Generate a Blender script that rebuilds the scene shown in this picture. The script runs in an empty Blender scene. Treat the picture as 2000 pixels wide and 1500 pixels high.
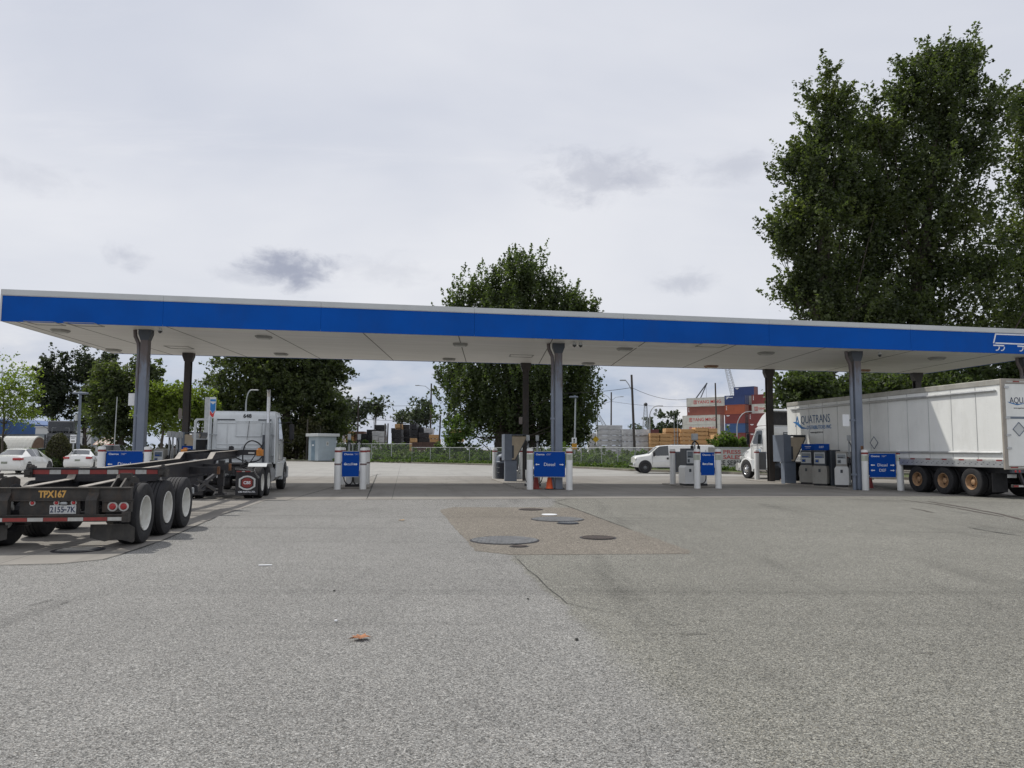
import bpy, math, random
import numpy as np
from mathutils import Vector, Matrix
R = math.radians
sin, cos, pi = math.sin, math.cos, math.pi
rnd = random.Random(7)
SC = bpy.context.scene
COL = SC.collection
# ---------------------------------------------------------------- camera
CH, FP, PITCH, ROLL = 1.65, 1480.0, math.atan(127.5/1480), 0.004
_f = Vector((0, cos(PITCH), sin(PITCH)))
_u0 = Vector((0, -sin(PITCH), cos(PITCH))); _r0 = Vector((1, 0, 0))
_R = _r0*cos(ROLL)+_u0*sin(ROLL); _U = -_r0*sin(ROLL)+_u0*cos(ROLL)
cam = bpy.data.cameras.new('camera'); camo = bpy.data.objects.new('camera', cam); COL.objects.link(camo)
M = Matrix((_R, _U, -_f)).transposed().to_4x4(); M.translation = Vector((0, 0, CH)); camo.matrix_world = M
cam.sensor_fit = 'HORIZONTAL'; cam.sensor_width = 36; cam.lens = FP/2000*36
cam.clip_start = .1; cam.clip_end = 4000
SC.camera = camo
# ---------------------------------------------------------------- world
SUN = Vector((-.615, .43, 1.0)).normalized()
SUN_EL = math.asin(SUN.z); SUN_AZ = math.atan2(SUN.x, SUN.y)
w = bpy.data.worlds.new('World'); SC.world = w; w.use_nodes = True
nt = w.node_tree; nt.nodes.clear(); N = nt.nodes.new; LK = nt.links.new
def nd(t, **k):
    n = N(t)
    for a, b in k.items(): setattr(n, a, b)
    return n
def mth(op, a, b=None, clamp=False):
    n = nd('ShaderNodeMath', operation=op, use_clamp=clamp)
    for i, v in enumerate((a, b)):
        if v is None: continue
        if isinstance(v, (int, float)): n.inputs[i].default_value = v
        else: LK(v, n.inputs[i])
    return n.outputs[0]
def mixc(f, a, b):
    n = nd('ShaderNodeMix', data_type='RGBA')
    for i, v in ((0, f), (6, a), (7, b)):
        if isinstance(v, (int, float)): n.inputs[i].default_value = v
        elif isinstance(v, tuple): n.inputs[i].default_value = (*v, 1)
        else: LK(v, n.inputs[i])
    return n.outputs[2]
def sm(v, a, b):
    n = nd('ShaderNodeMapRange', interpolation_type='SMOOTHSTEP')
    LK(v, n.inputs[0]); n.inputs[1].default_value = a; n.inputs[2].default_value = b
    return n.outputs[0]
out = N('ShaderNodeOutputWorld'); bg = N('ShaderNodeBackground'); LK(bg.outputs[0], out.inputs[0])
bg.inputs[1].default_value = 0.1
sky = nd('ShaderNodeTexSky', sky_type='NISHITA', sun_disc=False, sun_elevation=SUN_EL, sun_rotation=SUN_AZ)
sky.dust_density = 2.0
tc = N('ShaderNodeTexCoord'); sx = N('ShaderNodeSeparateXYZ'); LK(tc.outputs['Generated'], sx.inputs[0])
dz = sx.outputs[2]
def noise(vec, scale, detail=6, rough=.55, dist=0.):
    n = N('ShaderNodeTexNoise'); LK(vec, n.inputs['Vector']); n.inputs['Scale'].default_value = scale
    n.inputs['Detail'].default_value = detail; n.inputs['Roughness'].default_value = rough; n.inputs['Distortion'].default_value = dist
    return n.outputs['Fac']
def vmap(vec, sc, loc=(0, 0, 0), rot=(0, 0, 0)):
    n = N('ShaderNodeMapping'); LK(vec, n.inputs[0]); n.inputs[3].default_value = sc; n.inputs[1].default_value = loc; n.inputs[2].default_value = rot
    return n.outputs[0]
# cloud layer: project direction on a flat cloud deck
zz = mth('ADD', mth('MAXIMUM', dz, 0.0), 0.12)
px = mth('DIVIDE', sx.outputs[0], zz); py = mth('DIVIDE', sx.outputs[1], zz)
cx = N('ShaderNodeCombineXYZ'); LK(px, cx.inputs[0]); LK(py, cx.inputs[1])
deck = noise(cx.outputs[0], .55, 5, .5, .4)
wisp = noise(vmap(cx.outputs[0], (.5, 1.6, 1), (3, 1, 0), (0, 0, .5)), 1.2, 7, .6, .5)
K = 10.0
hi = mixc(sm(deck, .3, .7), (.60*K, .635*K, .73*K), (.83*K, .84*K, .885*K))
hi = mixc(mth('MULTIPLY', sm(wisp, .5, .75), .55), hi, (.86*K, .865*K, .90*K))
# low band: blue gaps with cumulus
cum = noise(vmap(tc.outputs['Generated'], (1, 1, 2.6), (2.3, 0, .2)), 5.5, 8, .55, .25)
cum2 = noise(vmap(tc.outputs['Generated'], (1, 1, 3.0), (5.0, 1, .2)), 10, 6, .6)
bluegap = mixc(sm(cum2, .35, .65), (.40*K, .48*K, .62*K), (.54*K, .60*K, .71*K))
low = mixc(sm(cum, .40, .52), bluegap, mixc(sm(cum, .5, .68), (.56*K, .60*K, .70*K), (.82*K, .82*K, .84*K)))
col = mixc(sm(dz, .07, .19), low, hi)
# warm brightening just above the canopy
col = mixc(mth('MULTIPLY', mth('MULTIPLY', sm(dz, .08, .2), sm(mth('MULTIPLY', dz, -1), -.42, -.2)), .45), col, (.87*K, .875*K, .90*K))
# individual darker scud clouds, as directions
def scud(fac_col, pxx, pyy, ax, az, s, seed):
    d = (_f+_R*((pxx-1000)/FP)-_U*((pyy-750)/FP)).normalized()
    rt = Vector((d.y, -d.x, 0)).normalized(); up = rt.cross(d)
    def dot(v):
        n = nd('ShaderNodeVectorMath', operation='DOT_PRODUCT'); LK(tc.outputs['Generated'], n.inputs[0]); n.inputs[1].default_value = v
        return n.outputs['Value']
    a = mth('DIVIDE', dot(rt), ax); b = mth('DIVIDE', dot(up), az)
    r2 = mth('SQRT', mth('ADD', mth('MULTIPLY', a, a), mth('MULTIPLY', b, b)))
    n1 = noise(vmap(tc.outputs['Generated'], (1, 1, 1.8), (seed, seed*.7, 0)), 22, 7, .62, .3)
    v = mth('ADD', mth('SUBTRACT', 1.0, r2), mth('MULTIPLY', mth('SUBTRACT', n1, .5), 2.6))
    v = mth('MULTIPLY', sm(v, -.25, 1.0), sm(dot(d), .8, .9))
    return mixc(mth('MULTIPLY', v, s), fac_col, (.36*K, .385*K, .48*K))
for a in ((560, 525, .060, .026, .95, 1.3), (470, 540, .05, .012, .3, 1.9), (1165, 345, .085, .034, .45, 4.1), (1250, 345, .05, .02, .3, 7.7), (1440, 325, .05, .02, .3, 9.2), (250, 500, .03, .016, .42, 2.2), (1340, 550, .04, .018, .42, 5.9), (760, 525, .06, .02, .2, 3.3), (60, 350, .06, .02, .2, 6.3)):
    col = scud(col, *a)
# faint clear sky shows through the thin deck
col = mixc(.06, col, sky.outputs[0])
LK(col, bg.inputs[0])
# ---------------------------------------------------------------- sun
sl = bpy.data.lights.new('sun', 'SUN'); sl.energy = 2.9; sl.angle = R(1.2); sl.color = (1, .955, .88)
so = bpy.data.objects.new('sun', sl); COL.objects.link(so); so.rotation_euler = SUN.to_track_quat('Z', 'Y').to_euler(); so.location = (0, 0, 60)
SC.view_settings.view_transform = 'Standard'; SC.view_settings.look = 'None'; SC.view_settings.exposure = 0; SC.view_settings.gamma = 1
SC.cycles.max_bounces = 8; SC.cycles.diffuse_bounces = 4; SC.cycles.transparent_max_bounces = 12

# ================================================================ helpers
def ray(px, py): return _f+_R*((px-1000)/FP)-_U*((py-750)/FP)
def G(px, py, z=0.):
    d = ray(px, py); t = (z-CH)/d.z; return Vector((d.x*t, d.y*t, z))
def AT(px, py, Y):
    d = ray(px, py); t = Y/d.y; return Vector((d.x*t, Y, CH+d.z*t))
def tag(o, label=None, cat=None, group=None, kind=None):
    if label: o['label'] = label
    if cat: o['category'] = cat
    if group: o['group'] = group
    if kind: o['kind'] = kind
    return o
def thing(name, label, cat, loc=(0, 0, 0), rz=0., group=None):
    o = bpy.data.objects.new(name, None); COL.objects.link(o); o.location = loc; o.rotation_euler = (0, 0, rz); o.empty_display_size = .2
    return tag(o, label, cat, group)
def kids(o): return [c for c in bpy.data.objects if c.parent is o]
def copytree(o, parent=None):
    c = o.copy(); COL.objects.link(c); c.parent = parent
    if parent is not None: c.matrix_parent_inverse = o.matrix_parent_inverse.copy()
    for ch in kids(o): copytree(ch, c)
    return c
def dup(o, loc, rz, label, group=None):
    c = copytree(o); c.location = loc; c.rotation_euler = (0, 0, rz); c['label'] = label
    if group: c['group'] = group
    return c

class MB:
    def __init__(s): s.v = []; s.f = []; s.m = []; s.T = None; s.mi = 0
    def add(s, vs, fs):
        b = len(s.v)
        for p in vs:
            p = Vector(p)
            if s.T is not None: p = s.T @ p
            s.v.append(tuple(p))
        for f in fs: s.f.append(tuple(i+b for i in f)); s.m.append(s.mi)
        return s
    def box(s, a, b, bev=0.):
        x0, x1 = sorted((a[0], b[0])); y0, y1 = sorted((a[1], b[1])); z0, z1 = sorted((a[2], b[2]))
        if bev <= 0:
            s.add([(x, y, z) for z in (z0, z1) for y in (y0, y1) for x in (x0, x1)], [(0, 2, 3, 1), (4, 5, 7, 6), (0, 1, 5, 4), (2, 6, 7, 3), (0, 4, 6, 2), (1, 3, 7, 5)])
        else:
            e = min(bev, (x1-x0)*.45, (y1-y0)*.45, (z1-z0)*.45)
            vs = []; 
            for sz in (0, 1):
                for sy in (0, 1):
                    for sxx in (0, 1):
                        X = (x0, x1)[sxx]; Y = (y0, y1)[sy]; Z = (z0, z1)[sz]
                        ix = X+(e if sxx == 0 else -e); iy = Y+(e if sy == 0 else -e); iz = Z+(e if sz == 0 else -e)
                        vs += [(X, iy, iz), (ix, Y, iz), (ix, iy, Z)]
            def I(c, a): return c*3+a
            fs = []
            fs.append((I(0, 0), I(4, 0), I(6, 0), I(2, 0))); fs.append((I(1, 0), I(3, 0), I(7, 0), I(5, 0)))
            fs.append((I(0, 1), I(1, 1), I(5, 1), I(4, 1))); fs.append((I(2, 1), I(6, 1), I(7, 1), I(3, 1)))
            fs.append((I(0, 2), I(2, 2), I(3, 2), I(1, 2))); fs.append((I(4, 2), I(5, 2), I(7, 2), I(6, 2)))
            def ed(c, d, a, b): fs.append((I(c, a), I(d, a), I(d, b), I(c, b)))
            for c, d in ((0, 1), (2, 3), (4, 5), (6, 7)): ed(c, d, 1, 2)
            for c, d in ((0, 2), (1, 3), (4, 6), (5, 7)): ed(c, d, 0, 2)
            for c, d in ((0, 4), (1, 5), (2, 6), (3, 7)): ed(c, d, 0, 1)
            for c in range(8): fs.append((I(c, 0), I(c, 1), I(c, 2)))
            s.add(vs, fs)
        return s
    def bar(s, p, q, w, h=None, up=(0, 0, 1)):
        h = h or w; p = Vector(p); q = Vector(q); d = (q-p).normalized(); u = Vector(up)
        if abs(d.dot(u)) > .99: u = Vector((0, 1, 0))
        a = d.cross(u).normalized()*(w/2); b = a.cross(d).normalized()*(h/2)
        s.add([e+i*a+j*b for e in (p, q) for j in (-1, 1) for i in (-1, 1)], [(0, 1, 3, 2), (4, 6, 7, 5), (0, 4, 5, 1), (2, 3, 7, 6), (0, 2, 6, 4), (1, 5, 7, 3)])
        return s
    def tube(s, pts, r, n=8, cap=True):
        pts = [Vector(p) for p in pts]; rs = r if isinstance(r, (list, tuple)) else [r]*len(pts)
        vs = []; ref = None
        for i, p in enumerate(pts):
            d = (pts[min(i+1, len(pts)-1)]-pts[max(i-1, 0)]).normalized()
            if ref is None:
                ref = Vector((0, 0, 1)) if abs(d.z) < .9 else Vector((1, 0, 0))
            a = d.cross(ref).normalized(); b = a.cross(d).normalized(); ref = b
            for k in range(n):
                t = 2*pi*k/n; vs.append(p+a*(cos(t)*rs[i])+b*(sin(t)*rs[i]))
        fs = [(i*n+k, i*n+(k+1) % n, (i+1)*n+(k+1) % n, (i+1)*n+k) for i in range(len(pts)-1) for k in range(n)]
        if cap: fs += [tuple(range(n-1, -1, -1)), tuple((len(pts)-1)*n+k for k in range(n))]
        return s.add(vs, fs)
    def lathe(s, prof, axis='z', c=(0, 0, 0), n=24, closed=False, cap0=True):
        c = Vector(c); vs = []
        for h, r in prof:
            for k in range(n):
                t = 2*pi*k/n; a, b = cos(t)*r, sin(t)*r
                vs.append(c+Vector((a, b, h) if axis == 'z' else (h, a, b) if axis == 'x' else (a, h, b)))
        m = len(prof)
        fs = [(i*n+k, i*n+(k+1) % n, ((i+1) % m)*n+(k+1) % n, ((i+1) % m)*n+k) for i in range(m if closed else m-1) for k in range(n)]
        if not closed:
            if cap0 and prof[0][1] > 1e-4: fs.append(tuple(range(n-1, -1, -1)))
            if prof[-1][1] > 1e-4: fs.append(tuple((m-1)*n+k for k in range(n)))
        return s.add(vs, fs)
    def prism(s, poly, a, b, axis='x'):
        n = len(poly)
        def p(u, v, h): return (h, u, v) if axis == 'x' else (u, h, v) if axis == 'y' else (u, v, h)
        vs = [p(u, v, a) for u, v in poly]+[p(u, v, b) for u, v in poly]
        return s.add(vs, [tuple(range(n)), tuple(range(2*n-1, n-1, -1))]+[(i, (i+1) % n, n+(i+1) % n, n+i) for i in range(n)])
    def build(s, name, mats, parent=None, smooth=False, loc=None, fix=True):
        me = bpy.data.meshes.new(name)
        off = Vector((0, 0, 0))
        me.from_pydata(s.v, [], s.f)
        if not isinstance(mats, (list, tuple)): mats = [mats]
        for m in mats: me.materials.append(m)
        me.polygons.foreach_set('material_index', s.m)
        if smooth: me.polygons.foreach_set('use_smooth', [True]*len(s.f))
        me.update()
        if fix:
            import bmesh
            bm = bmesh.new(); bm.from_mesh(me); bmesh.ops.recalc_face_normals(bm, faces=bm.faces); bm.to_mesh(me); bm.free()
        if smooth: me.set_sharp_from_angle(angle=R(38))
        o = bpy.data.objects.new(name, me); COL.objects.link(o)
        if parent is not None: o.parent = parent
        if loc is not None: o.location = loc
        return o
def mb(): return MB()

# ---------------------------------------------------------------- materials
def newmat(name):
    global nt, N, LK
    m = bpy.data.materials.new(name); m.use_nodes = True; nt = m.node_tree; N = nt.nodes.new; LK = nt.links.new
    b = nt.nodes['Principled BSDF']; return m, b
def bump(b, h, strength, dist):
    n = N('ShaderNodeBump'); n.inputs['Strength'].default_value = strength; n.inputs['Distance'].default_value = dist
    LK(h, n.inputs['Height']); LK(n.outputs[0], b.inputs['Normal'])
def pm(name, c, rough=.6, metal=0., var=.12, scale=2., dirt=0., dcol=(.09, .08, .065), bmp=0., bscale=60, coat=0., stretch=(1, 1, 1)):
    m, b = newmat(name); t = N('ShaderNodeTexCoord').outputs['Object']
    n1 = noise(vmap(t, stretch), scale, 6, .6)
    lo = tuple(x*(1-var) for x in c); hi_ = tuple(min(1, x*(1+var)) for x in c)
    cc = mixc(sm(n1, .3, .7), lo, hi_)
    if dirt > 0:
        n2 = noise(vmap(t, (1, 1, .35)), scale*2.3, 8, .68)
        cc = mixc(mth('MULTIPLY', sm(n2, .46, .72), dirt), cc, dcol)
    LK(cc, b.inputs['Base Color'])
    LK(mth('ADD', mth('MULTIPLY', n1, .2), rough-.1, True), b.inputs['Roughness'])
    b.inputs['Metallic'].default_value = metal
    if coat: b.inputs['Coat Weight'].default_value = coat; b.inputs['Coat Roughness'].default_value = .08
    if bmp: bump(b, noise(t, bscale, 4, .6), bmp, .01)
    return m
m_white = pm('white_paint', (.74, .75, .74), .35, var=.04, dirt=.14, dcol=(.42, .40, .35), coat=.3)
m_cabwhite = pm('cab_paint', (.62, .65, .66), .4, var=.06, scale=1.5, dirt=.28, dcol=(.34, .34, .32), coat=.25)
m_carwhite = pm('car_paint', (.78, .78, .75), .25, var=.02, dirt=.06, dcol=(.5, .48, .43), coat=.8)
m_trailer = pm('trailer_skin', (.80, .81, .785), .42, var=.04, scale=.8, dirt=.2, dcol=(.48, .47, .42))
m_alu = pm('aluminium', (.52, .53, .53), .4, .6, var=.1, dirt=.25, dcol=(.25, .23, .2))
m_chrome = pm('chrome', (.72, .72, .72), .18, 1., var=.05)
m_galv = pm('galvanised_steel', (.42, .44, .45), .5, .4, var=.12, dirt=.2)
m_grey = pm('grey_paint', (.155, .185, .235), .5, var=.08, dirt=.15, dcol=(.10, .10, .10))
m_greyd = pm('dark_grey_plastic', (.055, .065, .08), .5, var=.1, dirt=.2)
m_black = pm('black_steel', (.018, .018, .022), .5, var=.25, scale=4, dirt=.5, dcol=(.06, .048, .038))
m_rust = pm('rusty_steel', (.040, .037, .034), .7, var=.35, scale=6, dirt=.6, dcol=(.085, .055, .036), bmp=.3)
m_rustl = pm('rust_stain', (.16, .075, .035), .85, var=.4, scale=9, dirt=.5, dcol=(.06, .035, .02))
m_edge = pm('worn_flange', (.30, .275, .24), .6, .1, var=.3, scale=5, dirt=.45, dcol=(.12, .08, .05))
m_rubber = pm('rubber', (.017, .017, .019), .8, var=.3, scale=5, dirt=.35, dcol=(.05, .047, .042), bmp=.3, bscale=40)
m_rubberd = pm('dusty_mudflap_rubber', (.05, .048, .045), .85, var=.3, scale=4, dirt=.6, dcol=(.10, .09, .075))
m_glass = pm('dark_glass', (.02, .026, .03), .08, var=.3, scale=1.5, coat=1.)
m_glassl = pm('light_glass', (.16, .19, .21), .08, var=.3, scale=1.5, coat=1.)
m_red = pm('red_lens', (.42, .012, .015), .25, var=.2, coat=.6)
m_redtape = pm('red_tape', (.27, .04, .035), .5, var=.15, scale=8, dirt=.4, dcol=(.12, .05, .04))
m_whtape = pm('white_tape', (.48, .48, .46), .4, var=.1, scale=8, dirt=.4, dcol=(.28, .24, .18))
m_amber = pm('amber_lens', (.55, .2, .02), .35, var=.3, scale=9, dirt=.5, dcol=(.15, .07, .03))
m_yellow = pm('yellow_paint', (.66, .38, .10), .6, var=.12, dirt=.4, dcol=(.2, .12, .05))
m_orange = pm('cone_orange', (.85, .13, .035), .55, var=.12, dirt=.3, dcol=(.25, .06, .03))
m_blue = pm('sign_blue', (.002, .06, .33), .5, var=.05, scale=1.)
m_ink = pm('lettering_white', (.80, .82, .84), .5, var=.03)
m_inkb = pm('lettering_black', (.02, .02, .022), .5, var=.1)
m_inkr = pm('lettering_red', (.52, .03, .03), .5, var=.1)
m_inkn = pm('lettering_navy', (.03, .045, .10), .5, var=.1)
m_inkbl = pm('lettering_blue', (.02, .17, .45), .5, var=.1)
m_plate = pm('plate_white', (.62, .63, .62), .4, var=.06, dirt=.3, dcol=(.3, .27, .2))
m_rimw = pm('white_rim', (.66, .66, .62), .5, var=.08, scale=5, dirt=.35, dcol=(.34, .27, .19))
m_rimt = pm('tan_rusty_rim', (.36, .225, .125), .6, var=.3, scale=7, dirt=.5, dcol=(.20, .09, .04))
m_rimg = pm('grey_rim', (.22, .23, .24), .45, .5, var=.2, scale=8)
m_lens = pm('lamp_lens', (.46, .47, .45), .35, var=.08)
m_fixt = pm('fixture_grey', (.30, .30, .28), .5, var=.1)
m_wood = None
def m_fn():
    global m_wood, m_soffit, m_fascia, m_fwhite, m_asph, m_conc, m_conc2, m_tan, m_dirt, m_grass, m_bark, m_iron, m_col, m_colr, m_leafd, m_leafm, m_leafl, m_leafy, m_leaft, m_leafc, m_bram, m_mesh, m_pole, m_coveru
    # lumber: stacked board ends / edges
    def lumber(name, c1, c2):
        m, b = newmat(name); t = N('ShaderNodeTexCoord').outputs['Object']
        w1 = noise(vmap(t, (.25, .25, 9)), 1.6, 5, .7)
        w2 = noise(vmap(t, (.12, .12, 3.2), (7, 0, 0)), 2.2, 3, .6)
        sxx = N('ShaderNodeSeparateXYZ'); LK(t, sxx.inputs[0])
        fr = mth('FRACT', mth('MULTIPLY', sxx.outputs[2], 4.2))
        line = sm(mth('ABSOLUTE', mth('SUBTRACT', fr, .5)), .36, .5)
        cc = mixc(sm(w1, .3, .7), c1, c2); cc = mixc(mth('MULTIPLY', line, .65), cc, tuple(x*.3 for x in c1)); cc = mixc(sm(w2, .6, .75), cc, tuple(x*.6 for x in c1))
        LK(cc, b.inputs['Base Color']); b.inputs['Roughness'].default_value = .8
        return m
    m_wood = lumber('cut_lumber', (.50, .29, .12), (.72, .46, .23))
    # soffit sheet: fine ribs
    m, b = newmat('soffit_panel'); t = N('ShaderNodeTexCoord').outputs['Object']; t = vmap(t, (1, 1, 1), (0, 0, 0), (0, 0, -CA))
    n1 = noise(vmap(t, (.25, 2.5, 1)), 1.2, 5, .6); n2 = noise(t, .3, 3, .5); n3 = noise(vmap(t, (.05, 5, 1)), 2, 4, .6)
    cc = mixc(sm(n1, .3, .75), (.68, .675, .65), (.76, .755, .73)); cc = mixc(mth('MULTIPLY', sm(n2, .4, .7), .35), cc, (.61, .60, .57)); cc = mixc(mth('MULTIPLY', sm(n3, .52, .7), .25), cc, (.5, .49, .46))
    LK(cc, b.inputs['Base Color']); b.inputs['Roughness'].default_value = .5
    w_ = N('ShaderNodeTexWave'); w_.bands_direction = 'Y'; w_.inputs['Scale'].default_value = 1.6; w_.inputs['Distortion'].default_value = 0
    LK(t, w_.inputs[0]); bump(b, w_.outputs['Fac'], .25, .01); m_soffit = m
    m_fascia = pm('fascia_blue', (.001, .082, .40), .6, var=.12, scale=.35, dirt=.2, dcol=(.02, .07, .25))
    m_fwhite = pm('fascia_white', (.56, .58, .58), .45, var=.05, scale=.6, dirt=.15, dcol=(.4, .4, .38))
    def asphalt(name, tones, fine=1., stain=.25, split=False):
        m, b = newmat(name); t = N('ShaderNodeTexCoord').outputs['Object']
        v1 = N('ShaderNodeTexVoronoi'); LK(t, v1.inputs[0]); v1.inputs['Scale'].default_value = 105/fine
        v2 = N('ShaderNodeTexVoronoi'); LK(t, v2.inputs[0]); v2.inputs['Scale'].default_value = 62/fine
        s1 = N('ShaderNodeSeparateColor'); LK(v1.outputs['Color'], s1.inputs[0])
        s2 = N('ShaderNodeSeparateColor'); LK(v2.outputs['Color'], s2.inputs[0])
        g_ = mth('ADD', mth('MULTIPLY', s1.outputs[0], .5), mth('MULTIPLY', s2.outputs[0], .28)); g_ = mth('ADD', g_, mth('MULTIPLY', mth('SUBTRACT', 1.0, mth('MULTIPLY', v1.outputs['Distance'], 1.3)), .30))
        def tone(c0, c1, c2, big):
            cc = mixc(sm(g_, .26, .5), c0, c1); cc = mixc(sm(g_, .60, .88), cc, c2)
            return mixc(mth('MULTIPLY', sm(s1.outputs[1], .8, 1), .35), cc, big)
        cc = tone(*tones[0])
        n1 = noise(t, .22, 5, .55); n2 = noise(vmap(t, (.9, .12, 1), (0, 0, 0), (0, 0, R(-55))), .9, 6, .65); n3 = noise(t, 1.7, 6, .65); n4 = noise(vmap(t, (.03, 1.0, 1), (4, 4, 0), (0, 0, R(12))), 1.1, 5, .6); n5 = noise(t, .8, 5, .7)
        if split:
            xy = N('ShaderNodeSeparateXYZ'); LK(t, xy.inputs[0])
            def mr(a0, a1, b0, b1):
                n = N('ShaderNodeMapRange'); LK(xy.outputs[1], n.inputs[0]); n.inputs[1].default_value = a0; n.inputs[2].default_value = a1; n.inputs[3].default_value = b0; n.inputs[4].default_value = b1; return n.outputs[0]
            xb = mth('ADD', mth('ADD', mr(8.15, 11.8, .58, 0), mr(11.8, 25, 0, 1.46)), mr(3.9, 8.15, .6, 0))
            wv = mth('MULTIPLY', mth('SUBTRACT', noise(t, 1.5, 6, .7), .5), .5)
            dd = mth('ADD', mth('SUBTRACT', xy.outputs[0], xb), wv)
            wd = mr(5.0, 8.3, .35, .05)
            dd = mth('DIVIDE', dd, wd); cc = mixc(sm(dd, -1, 1), cc, tone(*tones[1]))
        f_ = mth('ADD', mth('MULTIPLY', mth('SUBTRACT', n1, .5), .5), mth('MULTIPLY', mth('SUBTRACT', n3, .5), .3))
        f_ = mth('ADD', 1.0, f_)
        f_ = mth('SUBTRACT', f_, mth('MULTIPLY', sm(n2, .54, .74), stain)); f_ = mth('SUBTRACT', f_, mth('MULTIPLY', sm(n4, .55, .72), stain*.8)); f_ = mth('SUBTRACT', f_, mth('MULTIPLY', sm(n5, .64, .76), stain*.9))
        mm = nd('ShaderNodeVectorMath', operation='SCALE'); LK(cc, mm.inputs[0]); LK(f_, mm.inputs['Scale'])
        LK(mm.outputs[0], b.inputs['Base Color']); b.inputs['Roughness'].default_value = .85
        b.inputs['Specular IOR Level'].default_value = .3
        bump(b, mth('ADD', v1.outputs['Distance'], mth('MULTIPLY', v2.outputs['Distance'], .6)), .55, .005)
        return m
    T1_ = ((.068, .068, .064), (.228, .226, .216), (.49, .482, .455), (.38, .34, .29)); T2_ = ((.054, .054, .047), (.198, .195, .174), (.455, .445, .39), (.35, .31, .22))
    m_asph = asphalt('asphalt', (T1_, T2_), .84, .24, True)
    m_tan = asphalt('exposed_aggregate', (((.085, .076, .062), (.192, .172, .142), (.38, .34, .29), (.13, .125, .12)),), 1.4, .2)
    def concrete(name, c1, c2, joint, st=.35):
        m, b = newmat(name); t0 = N('ShaderNodeTexCoord').outputs['Object']; t = vmap(t0, (1, 1, 1), (0, 0, 0), (0, 0, -CA))
        n1 = noise(t, .35, 6, .6); n2 = noise(vmap(t, (2.2, .16, 1)), .8, 6, .65); n3 = noise(t, 9, 5, .7); n4 = noise(t, .9, 5, .7)
        cc = mixc(sm(n1, .3, .7), c1, c2); cc = mixc(mth('MULTIPLY', sm(n2, .5, .72), st), cc, tuple(x*.5 for x in c1)); cc = mixc(mth('MULTIPLY', sm(n3, .5, .8), .25), cc, tuple(x*.6 for x in c1))
        cc = mixc(mth('MULTIPLY', sm(n4, .62, .75), st), cc, (.06, .058, .055))
        br = N('ShaderNodeTexBrick'); LK(vmap(t, (1, 1, 1), (.4, 1.3, 0)), br.inputs[0]); br.offset = 0; br.inputs['Scale'].default_value = 1; br.inputs['Brick Width'].default_value = joint; br.inputs['Row Height'].default_value = joint; br.inputs['Mortar Size'].default_value = .012; br.inputs['Mortar Smooth'].default_value = .2
        cc = mixc(mth('MULTIPLY', br.outputs['Fac'], .75), cc, (.07, .065, .06))
        LK(cc, b.inputs['Base Color']); b.inputs['Roughness'].default_value = .82
        bump(b, n3, .3, .004); return m
    m_conc = concrete('slab_concrete', (.205, .190, .168), (.268, .252, .226), 5.3)
    m_conc2 = concrete('pale_concrete', (.275, .268, .25), (.34, .332, .31), 6.1, .22)
    m_dirt = pm('yard_dirt', (.17, .155, .13), .95, var=.3, scale=.3, dirt=.5, bmp=.4, bscale=8)
    m_grass = pm('short_grass', (.075, .095, .03), .95, var=.4, scale=1.2, dirt=.5, dcol=(.12, .105, .05), bmp=.5, bscale=25)
    m_bark = pm('bark', (.075, .062, .05), .9, var=.35, scale=6, bmp=.6, bscale=12, stretch=(1, 1, .2))
    m_iron = pm('cast_iron', (.135, .14, .145), .6, .2, var=.3, scale=6, dirt=.4, dcol=(.13, .105, .08), bmp=.2)
    m_coveru = pm('brown_iron', (.055, .042, .036), .7, .2, var=.3, scale=8, dirt=.4)
    m_pole = pm('weathered_pole', (.075, .066, .058), .9, var=.25, scale=3, stretch=(1, 1, .2))
    # canopy column: grey paint, rust patches near the top
    m, b = newmat('column_paint'); t = N('ShaderNodeTexCoord').outputs['Object']
    s_ = N('ShaderNodeSeparateXYZ'); LK(t, s_.inputs[0]); n1 = noise(vmap(t, (3, 3, .7)), 1.5, 7, .7); n2 = noise(t, 1.2, 4, .5)
    cc = mixc(sm(n2, .3, .7), (.165, .195, .25), (.21, .24, .295))
    cc = mixc(mth('MULTIPLY', sm(mth('ADD', mth('MULTIPLY', s_.outputs[2], .13), mth('MULTIPLY', n1, .9)), .93, 1.2), .8), cc, (.105, .07, .05))
    LK(cc, b.inputs['Base Color']); b.inputs['Roughness'].default_value = .5; m_col = m
    m_colr = pm('shaded_brown_column', (.050, .045, .043), .6, var=.2, scale=2, dirt=.4, dcol=(.11, .07, .045))  # rear columns: dark brown, with their shade under the roof painted in
    def leaf(name, a, b_, c, tr=.35):
        m, b = newmat(name); t = N('ShaderNodeTexCoord').outputs['Object']
        at_ = N('ShaderNodeAttribute'); at_.attribute_name = 'tone'
        cc = mixc(at_.outputs['Fac'], a, b_)
        cc = mixc(mth('MULTIPLY', sm(noise(t, .28, 4, .6), .5, .72), .7), cc, c)
        LK(cc, b.inputs['Base Color']); b.inputs['Roughness'].default_value = .55
        tl = N('ShaderNodeBsdfTranslucent'); sc_ = nd('ShaderNodeVectorMath', operation='MULTIPLY'); LK(cc, sc_.inputs[0]); sc_.inputs[1].default_value = (1.5, 1.7, .6); LK(sc_.outputs[0], tl.inputs[0])
        mx = N('ShaderNodeMixShader'); mx.inputs[0].default_value = min(.55, tr+.1); LK(b.outputs[0], mx.inputs[1]); LK(tl.outputs[0], mx.inputs[2])
        LK(mx.outputs[0], nt.nodes['Material Output'].inputs[0]); return m
    m_leafd = leaf('poplar_leaves', (.042, .058, .029), (.115, .140, .062), (.14, .16, .06), .4)
    m_leafm = leaf('maple_leaves', (.045, .064, .032), (.105, .135, .056), (.12, .15, .055), .4)
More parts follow.
